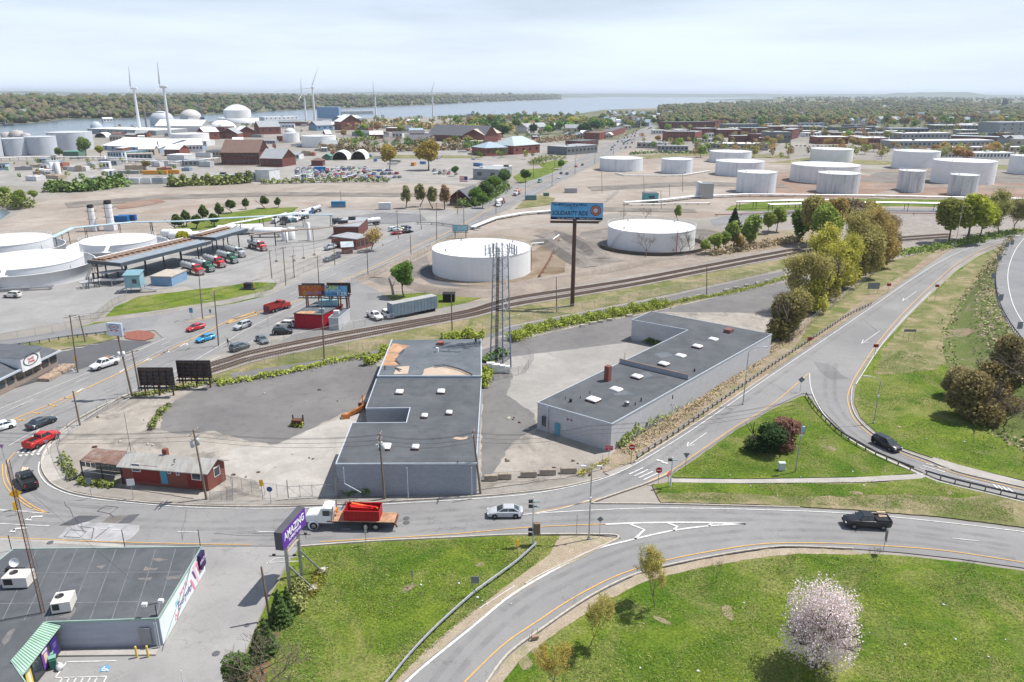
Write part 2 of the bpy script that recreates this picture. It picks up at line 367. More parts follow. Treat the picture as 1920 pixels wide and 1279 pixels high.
# the bay
m_water,t_,b_ = base('bay_water',.18,0,.5)
c_ = mixc(t_,noise_fac(t_,.0016,4,.6,.35,.65,stretch=(.4,1.6,1)),(.10,.145,.19),(.155,.205,.25)); t_.links.new(c_,b_.inputs['Base Color'])
bump(t_,b_,noise_fac(t_,.25,5,.7,.2,.8),.25,.3)
patch('water',[(-300,272),(0,262),(170,252),(300,240),(420,232),(560,226),(700,221),(830,220),(900,218),(900,192),(700,201),(560,206),(400,214),(290,219),(220,222.5),(130,223),(60,231),(0,234),(-300,244)],3,m_water)
patch('water',[(900,218),(960,217),(1065,216),(1130,206),(1250,201),(1330,197),(1385,193),(1440,187),(1458,182),(1440,179.2),(1040,180),(1052,184),(1064,186.5),(900,192)],3,m_water)
patch('water',[(-60,425),(-60,390),(8,392),(20,398),(6,407),(-6,417)],6,m_water,.5)
# broad lots of the middle distance
patch('dirt_lot',[(-80,500),(-60,440),(20,408),(60,382),(150,362),(330,348),(480,343),(700,341),(850,347),(880,352),(862,392),(600,392),(430,425),(320,437),(160,445),(120,470)],2,m_dirt,1.5)
patch('dirt_lot',[(845,442),(960,390),(1060,338),(1150,292),(1215,262),(1340,290),(1500,300),(1700,340),(2000,350),(2000,400),(1450,395),(1380,400),(1300,410),(1150,400),(980,425)],2,m_dirt,1.0)
patch('concrete_lot',[(520,300),(600,288),(900,285),(960,300),(890,345),(700,342),(480,345),(430,330)],3,m_conc2,.6)
patch('concrete_lot',[(800,286),(800,262),(960,258),(1060,268),(1010,290),(900,288)],4,m_conc2,.4)
patch('gravel_yard',[(-60,345),(0,318),(200,300),(420,305),(420,330),(330,344),(100,350)],3,m_conc2,1.)
patch('retail_lot',[(1160,278),(1240,240),(1330,240),(1480,248),(1700,262),(1960,270),(1960,305),(1700,305),(1500,292),(1340,286)],2,m_base,.3)
patch('red_ground',[(1380,368),(1400,330),(1480,322),(1700,332),(1960,340),(1960,372),(1700,370),(1560,372)],4,m_red,2.)
patch('gravel_dike',[(1600,340),(1660,318),(1760,316),(1860,330),(1960,325),(1960,343),(1700,345)],5,m_gravel,1.)
patch('grass_strip',[(1440,305),(1510,296),(1700,303),(1960,312),(1960,322),(1860,316),(1700,309),(1560,308)],5,m_grassd,1.)
patch('grass_strip',[(1370,386),(1440,374),(1640,372),(1960,376),(1960,390),(1640,386),(1430,396),(1360,394)],6,m_grass,.6)
patch('service_road',[(1330,412),(1400,396),(1640,389),(1960,393),(1960,402),(1640,398),(1440,408),(1340,424)],6,m_asph,.2)
patch('rail_yard',[(1360,432),(1440,412),(1640,403),(1960,405),(1960,448),(1700,470),(1500,470),(1420,480),(1330,478)],3,m_ballast,.5)
# truck terminal
patch('lawn_strip',[(300,440),(330,425),(420,400),(490,390),(560,388),(548,398),(520,412),(430,426),(380,430)],6,m_grass,.4)
patch('truck_lot',[(500,424),(545,396),(600,390),(700,394),(850,392),(860,402),(790,436),(730,462),(640,500),(560,540),(480,570),(430,560),(330,530),(320,480),(380,440)],5,m_lotl,.2)
patch('terminal_yard',[(-80,560),(-80,640),(130,602),(180,585),(210,560),(260,545),(350,535),(470,520),(520,512),(600,460),(480,440),(300,440),(100,470),(-80,480)],4,m_lotl,.3)
patch('concrete_lot',[(470,522),(500,500),(620,455),(700,450),(690,470),(640,500),(520,548),(440,566)],6,m_conc2,.2)
patch('grass_bank',[(190,600),(215,575),(260,555),(400,538),(480,528),(520,530),(500,555),(420,572),(330,590),(240,605),(100,636),(-80,668),(-80,655),(90,630)],7,m_grass,.35)
patch('path',[(180,596),(290,582),(420,562),(520,540),(545,536),(535,545),(430,568),(300,590),(175,604)],8,m_walkd,.1)
# tank basins beside the avenue
patch('gravel_dike',[(650,525),(700,500),(800,462),(850,440),(1000,425),(1120,425),(1340,430),(1440,440),(1500,455),(1300,495),(1000,548),(880,568),(720,560),(640,555)],4,m_tang,.6)
patch('gravel_dike',[(690,524),(720,505),(800,470),(810,520),(770,532),(720,535)],5,m_gravel,.4)
patch('basin_soil',[(785,512),(800,500),(830,490),(1000,470),(1040,445),(1080,470),(1060,490),(1060,510),(1010,520),(960,530),(880,540),(800,533),(782,522)],6,m_wetsoil,.5)
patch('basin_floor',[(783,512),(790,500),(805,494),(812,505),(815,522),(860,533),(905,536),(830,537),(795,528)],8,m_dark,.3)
patch('gravel_dike',[(1010,445),(1060,440),(1110,470),(1180,490),(1120,498),(1060,488),(1030,468)],7,m_gravel,.4)
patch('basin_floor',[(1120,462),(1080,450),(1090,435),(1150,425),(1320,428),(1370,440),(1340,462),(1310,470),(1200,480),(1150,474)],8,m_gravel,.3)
patch('earth_bank',[(1320,440),(1440,432),(1540,430),(1540,452),(1440,468),(1330,480),(1300,478)],7,m_litter,.5)
def berm(pts,w,h,mat,lb='earth_berm'):
 P = sm_px(pts,5); rr = []
 for i,p in enumerate(P):
  a = P[max(i-1,0)]; b = P[min(i+1,len(P)-1)]; d = (b-a).normalized(); n = Vector((-d.y,d.x,0)); e = min(1,min(i,len(P)-1-i)/4+.05); k = h*e*(1+.25*mnoise.noise(p*.1)); rr.append([p+n*x*w+Vector((0,0,z)) for x,z in ((-.5,-.1),(-.15,k),(.15,k),(.5,-.1))])
 m = MB(); m.loft(rr,smooth=False); struct(lb,m,mat)
berm([(768,524),(800,540),(880,550),(960,549),(1030,532),(1110,510),(1200,494),(1300,482)],8,1.2,m_tang); berm([(1000,425),(1040,436),(1080,450)],10,.8,m_tang); berm([(1000,450),(1035,458),(1060,474),(1085,490),(1110,500)],9,1.6,m_gravel); berm([(1012,444),(1050,440),(1100,462),(1130,484)],8,1.5,m_gravel); berm([(705,520),(740,497),(790,474),(830,458)],7,1.0,m_tang)
berm([(1440,322),(1540,319),(1640,321),(1760,320),(1900,326)],12,1.3,m_tang); berm([(1640,372),(1700,352),(1760,350),(1900,352),(1960,356)],10,1.2,m_tang)
# rail corridor
patch('grass_strip',[(400,690),(480,668),(700,628),(880,590),(1000,565),(1200,535),(1440,490),(1520,476),(1530,486),(1440,510),(1250,552),(1080,585),(950,610),(900,640),(740,648),(640,672),(480,700),(410,712),(300,735),(250,740),(330,712)],6,m_grassd,.4)
patch('grass_strip',[(660,560),(720,553),(880,543),(940,548),(870,568),(780,585),(720,584),(700,575),(740,566)],7,m_grass,.3)
patch('gravel_lane',[(430,700),(480,692),(640,668),(740,650),(900,632),(960,612),(1060,592),(1250,556),(1440,514),(1470,508),(1470,520),(1250,572),(1080,606),(960,636),(905,652),(735,668),(600,684),(480,702),(440,712)],7,m_lotd,.25)
patch('overgrown_ground',[(960,648),(1000,625),(1100,598),(1200,583),(1300,560),(1445,528),(1445,536),(1210,590),(1100,612),(990,645)],8,m_grassd,.3)
# yards of the vacant lots
patch('yard',[(118,812),(160,790),(262,740),(420,712),(640,675),(735,655),(740,638),(905,634),(960,625),(1200,588),(1445,532),(1500,540),(1500,600),(1447,650),(1150,850),(1125,880),(1060,895),(893,918),(632,934),(520,940),(390,938),(150,900),(118,870),(108,840)],9,m_conc,.25)
patch('dark_lot',[(903,655),(960,640),(1100,608),(1200,590),(1330,560),(1446,534),(1530,520),(1530,590),(1447,640),(1440,625),(1290,590),(1221,584),(1190,610),(1185,640),(1120,652),(1060,662),(1000,668),(960,690),(905,700)],10,m_lotd,.2)
patch('dark_lot',[(300,806),(306,770),(330,750),(400,716),(520,697),(610,683),(710,665),(712,710),(700,725),(670,765),(640,775),(600,795),(520,832),(470,826),(400,810),(330,812)],10,m_lotd,1.1)
patch('concrete_slab',[(960,668),(1190,640),(1275,652),(1008,750),(1005,770),(960,772),(930,745),(935,690)],11,m_conc2,.2)
patch('dark_lot',[(905,700),(955,690),(962,705),(950,740),(1003,775),(1006,800),(960,830),(930,880),(902,900)],11,m_lotd,.4)
patch('concrete_slab',[(520,832),(600,797),(664,772),(684,766),(632,930),(500,938),(480,900),(385,884),(430,840)],12,m_walk,.3)
# streets
RAMP_UP = [(1190,866),(1240,835),(1330,777),(1440,702),(1530,641),(1640,566),(1700,524),(1750,492),(1790,467),(1850,448),(1920,438),(2000,430)]
RAMP_LO = [(2000,447),(1920,452),(1870,458),(1830,474),(1790,500),(1740,546),(1695,590),(1650,640),(1612,690),(1598,725),(1596,755),(1608,785),(1640,815),(1685,842),(1740,863),(1800,886),(1920,914),(2000,930)]
INNER = [(252,735),(200,757),(150,783),(118,805),(95,828),(81,852),(78,872),(84,890),(100,908),(130,922),(180,932),(260,941),(350,947),(480,950),(600,947),(700,942),(890,931),(960,925),(1050,914),(1125,897)]
pts = [(-80,790),(-80,760),(60,718)]+[(185,680),(305,633),(290,619),(236,622),(120,636),(0,655),(-80,670),(-80,653),(0,638),(90,625),(250,598),(330,583),(420,572),(480,562),(560,527),(640,493),(740,449),(850,402),(960,351),(1010,332),(1060,309),(1110,287),(1160,263),(1200,243),(1222,234),(1238,234),(1222,246),(1180,272),(1130,298),(1060,334),(1010,360),(960,385),(900,414),(847,440),(810,458),(735,490),(660,523),(700,540),(720,553),(740,566),(760,600),(700,612),(600,640),(500,660),(440,672),(340,702)]
m_ = M_asph('street_asphalt',(.205,.204,.205),(.262,.260,.258),crack=.4,oil=.15,s1=.05)
patch('road',pts+INNER+RAMP_UP+RAMP_LO+[(2000,955),(1920,936),(1850,920),(1760,898),(1700,872),(1640,843),(1585,812),(1543,770),(1524,740),(1505,737),(1450,762),(1380,803),(1300,858),(1262,884),(1215,905),(1120,938),(1112,944),(1240,945),(1440,950),(1600,958),(1760,972),(1920,992),(2000,1004),(2000,1080),
 (1920,1064),(1800,1047),(1700,1036),(1600,1028),(1500,1024),(1440,1026),(1320,1045),(1200,1073),(1110,1115),(1020,1175),(950,1228),(890,1310),(700,1330),(745,1279),(790,1240),(850,1190),(930,1130),(1020,1075),(1110,1033),(1165,1008),(1110,1001),(960,1001),(850,1006),(700,1013),(560,1023),(380,1023),(200,1018),(0,1006),(-80,1002)],13,m_)
patch('driveway',[(-80,1003),(0,1007),(200,1019),(380,1024),(562,1024),(535,1060),(500,1120),(470,1200),(440,1300),(-90,1320)],14,m_lotl)
patch('road_patch',[(110,985),(148,966),(188,967),(150,984)],14,m_dark,.05)
patch('road_patch',[(218,982),(240,965),(263,963),(245,980)],14,m_dark,.05)
patch('road_patch',[(190,980),(207,966),(240,966),(218,980)],14,M_asph('asphalt_patch',(.14,.13,.12),(.17,.16,.15)),.05)
m_scr = M_ground('scraped_asphalt',(.33,.335,.35),(.42,.42,.43),(.24,.24,.25),s1=.4,cmix=.5,cs=.5,fine=.1)
patch('road_patch',[(108,1008),(125,990),(165,978),(262,984),(262,994),(232,1016),(180,1013)],15,m_scr,.4)
patch('parking_lot',[(-80,745),(-80,690),(30,680),(210,637),(285,640),(300,634),(185,682),(60,717),(-80,760)],14,m_dark)
patch('grass_strip',[(-80,706),(-80,668),(0,652),(120,632),(230,622),(236,628),(195,640),(80,662),(60,664),(-10,682)],15,m_grassd,.2)
patch('service_road',[(-80,674),(-80,652),(0,638),(90,625),(235,597),(300,590),(290,612),(232,620),(120,632),(0,652)],16,m_asph)
patch('traffic_island',[(232,628),(240,622),(258,619),(280,621),(290,627),(288,633),(272,638),(250,637),(236,634)],17,M('red_mulch',(.26,.10,.075),.9,var=.3,scale=2,bmp=.4),.1)
patch('traffic_island',[(342,604),(372,596),(398,590),(404,592),(392,598),(362,603)],17,m_verge,.1)
patch('pavement',[(81,848),(92,832),(110,822),(108,850),(116,868),(128,893),(92,903),(80,885),(74,866)],15,m_walk)
patch('pavement',[(96,828),(118,806),(150,786),(163,790),(130,812),(112,826)],15,m_walk)
patch('pavement',[(92,903),(128,893),(150,900),(230,920),(390,938),(632,936),(893,921),(1000,905),(1100,893),(1125,897),(1050,912),(960,922),(890,929),(700,939),(600,944),(480,947),(350,944),(260,938),(180,929),(130,919),(104,910)],15,m_walkd)
patch('pavement',[(1133,886),(1180,870),(1186,873),(1145,892)],16,m_walk)
patch('pavement',[(440,672),(500,655),(548,628),(545,622),(470,640),(350,684),(340,700)],14,m_walkd)
patch('pavement',[(260,735),(350,700),(440,676),(500,662),(500,668),(360,708),(262,742)],15,m_walkd,.1)
patch('pavement',[(-80,1002),(0,1006),(200,1018),(232,1020),(232,1026),(0,1012),(-80,1008)],15,m_walk)
# lawns
patch('lawn',[(1505,741),(1522,748),(1545,785),(1585,820),(1640,851),(1700,880),(1716,887),(1640,893),(1400,897),(1262,895),(1258,890),(1300,863),(1380,806),(1450,766)],16,m_grass,.12)
patch('lawn',[(1222,908),(1262,903),(1400,907),(1640,905),(1735,895),(1760,903),(1850,924),(2000,960),(2000,1000),(1920,988),(1760,968),(1600,955),(1440,946),(1240,941),(1232,930)],16,m_grassd,.15)
patch('lawn',[(1222,908),(1262,904),(1400,908),(1640,906),(1735,896),(1850,926),(1800,934),(1700,926),(1500,932),(1400,926),(1300,922),(1240,925)],17,m_grass,.5)
patch('path',[(1258,897),(1400,898.5),(1600,895),(1712,889),(1732,887),(1738,892),(1728,897),(1620,904),(1400,906),(1256,904)],18,m_walk,.03)
patch('pavement',[(1740,862),(1752,857),(1800,872),(1920,902),(2000,920),(2000,928),(1920,912),(1800,884)],16,m_walk)
patch('road_verge',[(1147,850),(1300,740),(1447,655),(1520,592),(1640,505),(1660,490),(1790,462),(1700,523),(1530,640),(1440,701),(1330,776),(1240,834),(1190,865),(1150,880),(1130,885)],14,m_litter,.1)
patch('lawn',[(1500,640),(1520,600),(1640,510),(1670,490),(1760,464),(1700,512),(1640,545),(1560,605),(1510,645),(1470,668)],15,m_grassd,.3)
patch('lawn',[(1875,462),(1835,480),(1795,506),(1745,552),(1700,596),(1655,646),(1618,694),(1604,727),(1602,755),(1614,783),(1645,811),(1690,838),(1750,858),(1800,872),(1920,900),(2060,925),(2060,440),(1920,455)],12,m_grass,.05)
patch('lawn',[(1870,466),(1835,484),(1795,510),(1745,556),(1700,600),(1660,648),(1640,700),(1700,700),(1760,690),(1860,640),(1960,600),(1960,440)],13,m_grassd,1.)
patch('lawn',[(562,1026),(700,1016),(850,1009),(960,1004),(1060,1004),(1040,1050),(1000,1065),(930,1122),(850,1182),(780,1240),(725,1300),(700,1330),(420,1330),(440,1279),(470,1200),(505,1120),(538,1062)],15,m_grass,.06)
patch('road_verge',[(1160,1008),(1108,1004),(1050,1004),(1030,1040),(960,1090),(880,1150),(800,1215),(740,1279),(700,1330),(725,1320),(750,1282),(795,1243),(856,1192),(935,1134),(1025,1078),(1112,1035)],16,m_verge,.1)
patch('lawn',[(2000,1086),(1920,1070),(1800,1053),(1700,1042),(1600,1036),(1500,1033),(1440,1036),(1320,1056),(1205,1085),(1120,1128),(1035,1185),(970,1235),(910,1310),(900,1340),(2040,1340)],15,m_grass,.12)
patch('road_verge',[(1600,1031),(1500,1027),(1440,1029),(1320,1048),(1200,1076),(1112,1118),(1022,1178),(953,1231),(895,1310),(912,1315),(975,1238),(1040,1188),(1122,1134),(1208,1090),(1322,1062),(1440,1043),(1500,1038),(1620,1040)],16,m_verge,.15)
patch('mulch_bed',[(540,1110),(556,1120),(548,1150),(530,1180),(515,1210),(505,1240),(492,1300),(440,1330),(430,1300),(470,1230),(500,1160)],17,M_ground('brown_mulch',(.17,.085,.05),(.25,.15,.09),(.33,.3,.2),s1=.4,s3=6,cmix=.5,fine=.4),.1)
# kerbs
for q in (INNER,[(1190,866)]+RAMP_UP[1:4],[(1112,944),(1240,945),(1440,950),(1500,952)],[(1112,944),(1120,938),(1215,905),(1262,884)],RAMP_LO[9:17],
   [(562,1025),(700,1015),(850,1008),(960,1003),(1110,1002),(1160,1007),(1110,1033),(1020,1075),(985,1095)],[(1600,1029),(1500,1025),(1440,1027),(1320,1046),(1200,1074),(1110,1116),(1020,1176),(950,1229),(900,1300)],[(-80,672),(0,652),(120,632),(232,620)]): kerb_line(q)
# ---------------- painted markings ----------------
mk = MB(); Z = .006
def line(pts,w=.15,m=0,dash=None,sm=True): strip(mk,sm_px(pts) if sm and len(pts) > 2 else px(pts),w,Z,dash,m)
AV_C = [(430,600),(560,563),(640,527),(720,491),(800,452),(860,425),(960,368),(1060,321),(1150,277),(1228,237)]
line([(-80,838),(0,797),(60,772),(140,738),(240,692),(330,650),(430,600)],.32,1)
line([(-80,848),(10,801),(60,780),(110,758),(150,738)],.16,1)
for u,v,a,b in ((30,786,18,2),(60,773,18,2),(90,759,18,2),(120,746,16,1)): line([(u,v),(u+a,v+b)],.3,1)
line(AV_C,.35,1);
line([(425,607),(480,590),(480,584),(440,597),(425,607)],.6,1,sm=False)
m_line_l = [(-60,790),(70,738),(190,688),(312,633)]; line(m_line_l,.16); line([(-60,805),(62,748)],.12)
line([(-40,822),(60,780)],.12,dash=(3,9)); line([(40,760),(100,735),(240,674),(330,635),(420,600),(470,580),(560,545),(700,480),(850,413),(960,360),(1110,293)],.14,dash=(3,9))
line([(130,805),(215,760),(300,720),(360,692),(430,660),(480,636),(560,596),(660,538),(810,462),(960,377),(1110,300)],.14,dash=(3,9))
line([(78,868),(86,845),(110,822),(160,785),(240,737),(340,690),(480,608),(552,575)],.16)
line([(230,693),(330,645),(375,633)],.12)
line([(318,662),(420,617),(470,596)],.14,dash=(1.5,40))
for v in (433,437): pass
line([(400,572),(480,560),(640,497),(790,432),(960,355)],.12); line([(552,575),(660,521),(810,456),(960,383),(1060,332)],.12)
line([(16,836),(40,822),(74,804)],.14); line([(74,805),(50,830),(32,850)],.14)
for k in range(4): line([(42+k*10,850-k*.5),(54+k*10,837-k*1.2)],.36)
for k in range(4):
 u,v = 38+k*11,854-k*1; P3 = px([(u-4,v-1),(u+5,v-1.5),(u+.5,v+2.5)]); mk.add([(p.x,p.y,Z) for p in P3],[(0,2,1)])
line([(74,866),(72,880),(78,895),(96,912),(140,929),(220,940),(340,950),(480,953),(600,951),(720,945),(890,935),(1000,925),(1090,908),(1160,886),(1245,839),(1330,784),(1440,708),(1530,647),(1640,572),(1700,530),(1760,492),(1810,468),(1860,453),(1920,443)],.16)
line([(4,870),(8,905),(30,932),(60,953),(92,962)],.16,1); line([(28,848),(12,870),(14,900),(36,930),(66,951),(92,962)],.16,1)
line([(-20,954),(92,963)],.14); line([(-20,981),(92,986)],.14); line([(0,957),(55,957),(60,952)],.12)
for u,v in ((80,968),(50,990)):
 line([(u,v),(u-18,v+1),(u-26,v+5)],.3); P3 = px([(u-34,v+7),(u-22,v+1),(u-21,v+8)]); mk.add([(p.x,p.y,Z) for p in P3],[(0,2,1)])
line([(190,991.5),(228,994)],.13); line([(333,997),(372,998)],.13); line([(484,997),(522,997)],.13); line([(640,992.5),(657,992)],.13)
line([(-60,1003),(40,1009),(200,1015.5),(380,1020),(470,1021)],.14,1)
line([(600,1016),(720,1009),(850,1001),(960,991),(1040,986),(1135,982.5)],.15,1)
line([(1000,962),(1060,950),(1110,938),(1170,921),(1215,903)],.14,1); line([(975,966),(1050,954),(1110,936)],.14)
line([(1215,903),(1262,880),(1300,854),(1380,799),(1450,756),(1516,700)],.16,1)
line([(1518,700),(1520,725),(1530,752),(1552,785),(1590,820),(1640,850),(1700,877),(1760,902),(1850,924),(1920,941)],.16)
line([(1600,712),(1591,735),(1590,755),(1602,787),(1636,818),(1680,845),(1740,868),(1800,890),(1920,918)],.17,1)
line([(1600,712),(1648,640),(1695,585),(1740,541),(1790,497),(1830,474),(1870,458),(1930,452)],.17,1)
line([(1605,720),(1654,645),(1700,592),(1745,547)],.14)
line([(1000,963),(1080,958),(1170,954),(1260,952.5),(1440,956),(1600,963),(1760,978),(1920,997)],.16)
line([(1135,983),(1200,980.5),(1300,979.5),(1398,982)],.35); line([(1398,982),(1330,986),(1260,995),(1180,1013),(1110,1032),(1040,1068),(960,1115),(880,1180),(790,1253),(740,1300)],.3)
line([(1180,982),(1208,993),(1190,1011)],.35,sm=False); line([(1253,981),(1270,987),(1262,995)],.35,sm=False); line([(1336,981),(1328,986)],.35,sm=False)
line([(1940,1058),(1860,1045),(1760,1031),(1640,1022),(1540,1018),(1440,1019),(1360,1029),(1250,1050),(1160,1078),(1080,1118),(1010,1163),(940,1212),(860,1290)],.17,1)
line([(1785,1009),(1836,1014.5)],.13); line([(900,1140),(965,1098)],.10,dash=(9,3))
for k in range(4): line([(1180+k*9,889+k*3.5),(1206+k*9,877+k*3.5)],.22)
for k in range(3): line([(1736+k*-6,869+k*4),(1782+k*-10,881+k*4)],.2)
for k in range(2): line([(1232+k*9-1,862+k*4),(1243+k*9,865+k*4)],.4)
for u,v,l in ((1287,838,1.0),(1615,645,.9),(1692,565,.7)):     # ramp arrows, pointing down the ramp
 a,b = g(u,v),g(u+38*l,v-27*l); line([(u,v),(u+38*l,v-27*l)],.15)
 line([(u+4*l,v-9*l),(u,v),(u+15*l,v-4*l)],.2,sm=False)
line([(1800,896),(1856,909)],.13)
for k in range(4): line([(1862+k*9,908+k*2.2),(1872+k*9,916+k*2.)],.3)
# turn arrows of the avenue
for u,v in ((275,674),(343,646),(150,731),(230,694),(308,660)):
 line([(u-6,v+4),(u+6,v-3)],.3); line([(u+6,v-3),(u+9,v),(u+3,v+2)],.3,sm=False)
# parking bays
for a,b in (((73,662),(105,664)),((91,656),(131,657)),((116,651),(158,652)),((140,645),(184,646))): line([a,b],.12)
for a,b in (((100,690),(140,686)),((108,698),(146,691)),((95,686),(118,682)),((126,682),(140,697)),((110,684),(124,698)),((100,690),(108,698))): line([a,b],.12)
line([(125,1241),(218,1239)],.12); line([(104,1270),(125,1241)],.14); line([(104,1271),(200,1268)],.12); line([(200,1268),(185,1300)],.12)
for k in range(6): line([(118+k*13,1270-k*.2),(100+k*13,1300)],.12)
line([(500,1055),(560,1052)],.1); line([(500,1057),(515,1047),(570,1043)],.1,sm=False)
struct('road_markings',mk,[m_white,m_yel])
blue = MB(); P4 = px([(190,1249),(207,1247),(204,1258),(186,1260)]); blue.add([(p.x,p.y,Z) for p in P4],[(0,3,2,1)])
struct('parking_symbol',blue,paint((.12,.32,.55)))
wc = MB(); strip(wc,px([(196,1249),(195,1254),(201,1255),(203,1258)]),.14,Z+.004); strip(wc,px([(193,1252),(191,1257),(197,1258),(199,1256)]),.12,Z+.004); struct('parking_symbol',wc,m_white)
# loop detector cuts and manholes
cut = MB()
for q in ([(182,958),(198,948),(222,951),(206,963),(182,958)],[(150,987),(176,990),(172,1010)],[(206,963),(214,970)],[(178,1010),(205,988)],[(120,1006),(132,993),(162,996),(150,1008),(120,1006)]): strip(cut,px(q),.12,-.012)
struct('saw_cut',cut,m_dark)
m_trk,t_,b_ = base('rubber_wear',.8,0,.2); b_.inputs['Base Color'].default_value = (.055,.055,.058,1); t_.links.new(mul(t_,noise_fac(t_,.35,5,.65,.35,.8,stretch=(1,1,1)),.2),b_.inputs['Alpha'])
trk = MB()
LN = [[(1215,868),(1300,808),(1400,742),(1500,672),(1600,604),(1700,538),(1790,483),(1860,456)],[(1560,680),(1556,735),(1572,775),(1620,820),(1690,860),(1770,886),(1900,920)],[(-20,970),(200,978),(420,985),(640,975),(900,958),(1080,935),(1215,868)],[(400,1006),(640,1000),(900,980),(1100,968),(1300,966),(1500,972),(1700,990),(1900,1018)],[(1900,1040),(1700,1010),(1500,1000),(1350,1006),(1200,1030),(1050,1090),(940,1160),(850,1250),(810,1310)],[(-40,800),(120,728),(300,650),(480,588),(660,505),(860,417),(1050,322),(1200,249)],[(40,802),(180,742),(340,672),(500,608),(680,518),(880,420),(1060,326),(1210,249)],[(50,850),(30,880),(40,915),(90,945),(200,960)]]
for q in LN:
 P = sm_px(q,8)
 for o_ in (-.85,.85): strip(trk,P,.75,-.022,off=o_)
struct('wheel_tracks',trk,m_trk); trk = MB()
for k in range(9): a = k*2.6; strip(trk,sm_px([(1527+a*1.6,678+a*.3),(1540+a*1.7,697+a*.2),(1560+a*1.5,712-a*.1)],5),.07,-.018)
for q in ([(400,1000),(470,1004),(560,1001)],[(560,968),(575,1008)],[(350,955),(340,1015)],[(1340,780),(1375,798)],[(1440,715),(1475,735)],[(1620,600),(1650,625)],[(280,700),(310,722)],[(420,630),(450,660)],[(120,940),(160,1000)]): strip(trk,roughen(sm_px(q,3),.3,1.2)[:-3],.05,-.014)
struct('crack_sealant',trk,m_dark)
for u,v,r in ((762,971.5,.4),(762,979.5,.4),(94,1017,.35),(405,1225,.35),(463,1172,.25)):
 c = g(u,v); d = MB(); d.lathe([(0,Z+.003),(r,Z+.003),(r+.04,Z-.01)],20,smooth=False,c=(c.x,c.y,0)); d.f = [f[::-1] for f in d.f]
 single('manhole_cover',d,m_dark,{762: 'iron manhole cover in the cross street east of the flatbed truck'}.get(u,'round iron cover in the pale asphalt by the store')+(', the farther of two' if v == 971.5 else ', the nearer of two' if v == 979.5 else ', on the pavement edge' if u == 94 else ', in mid driveway' if u == 405 else ', near the hedge'),'manhole cover')
# ---------------- vehicles ----------------
m_arch = base('dark_plastic',.8)[0]; m_arch.node_tree.nodes['Principled BSDF'].inputs['Base Color'].default_value = (.015,.015,.016,1)
m_lamp = M('clear_lamp',(.75,.75,.72),.15,var=.05); m_tail = M('red_lamp',(.35,.02,.02),.25,var=.1)
def body_loft(st,mb,m=0):
 """st: (x, half width, z low, z shoulder, z top, top half width)"""
 rings = []
 for x,w,zb,zs,zt,wt in st:
  h = [(w*.92,zb),(w,zb+.12),(w,zs*.8+zb*.2),(w*.985,zs),(wt,zt),(wt*.5,zt+.015)]
  rings.append([(x,-a,b) for a,b in h[::-1]][::-1]+[(x,a,b) for a,b in h[::-1]])
  rings[-1] = [(x,-a,b) for a,b in h]+[(x,a,b) for a,b in h[::-1]]
 mb.loft([r_[::-1] for r_ in rings],m,smooth=True)
def wheel_mb(r,w=.22):
 a = MB(); a.lathe([(r*.62,-w/2),(r*.93,-w/2),(r,-w/2+.04),(r,w/2-.04),(r*.93,w/2),(r*.62,w/2)],18)
 a.v = [(x,z,y) for x,y,z in a.v]; a.f = [f[::-1] for f in a.f]
 b = MB(); b.lathe([(0,w*.46),(r*.15,w*.46),(r*.2,w*.38),(r*.64,w*.42),(r*.64,-w*.42),(r*.2,-w*.38),(0,-w*.42)],18)
 for k in range(5): b.bar((0,0,w*.45),(r*.6*math.cos(k*1.2566),r*.6*math.sin(k*1.2566),w*.47),.05,.03)
 b.v = [(x,z,y) for x,y,z in b.v]; b.f = [f[::-1] for f in b.f]
 return a,b
KINDS = {   # L, W, hood z, belt z, roof z, wheel r, wheelbase, cabin (x rear base, x rear top, x front top, x front base), tail z
 'sedan': (4.8,1.84,.86,.93,1.44,.33,2.8,(-1.95,-1.15,.25,1.15),.98),
 'hatch': (4.4,1.78,.9,.96,1.5,.32,2.6,(-2.1,-1.55,.3,1.15),.98),
 'suv': (4.7,1.9,1.02,1.08,1.72,.37,2.75,(-2.28,-1.95,.35,1.15),1.1),
 'pickup': (5.9,2.02,1.16,1.2,1.92,.41,3.7,(-.75,-.6,.75,1.35),1.25),
 'van': (5.6,2.0,1.1,1.2,2.3,.36,3.4,(-2.75,-2.7,1.2,1.95),1.3)}
CARM = {}
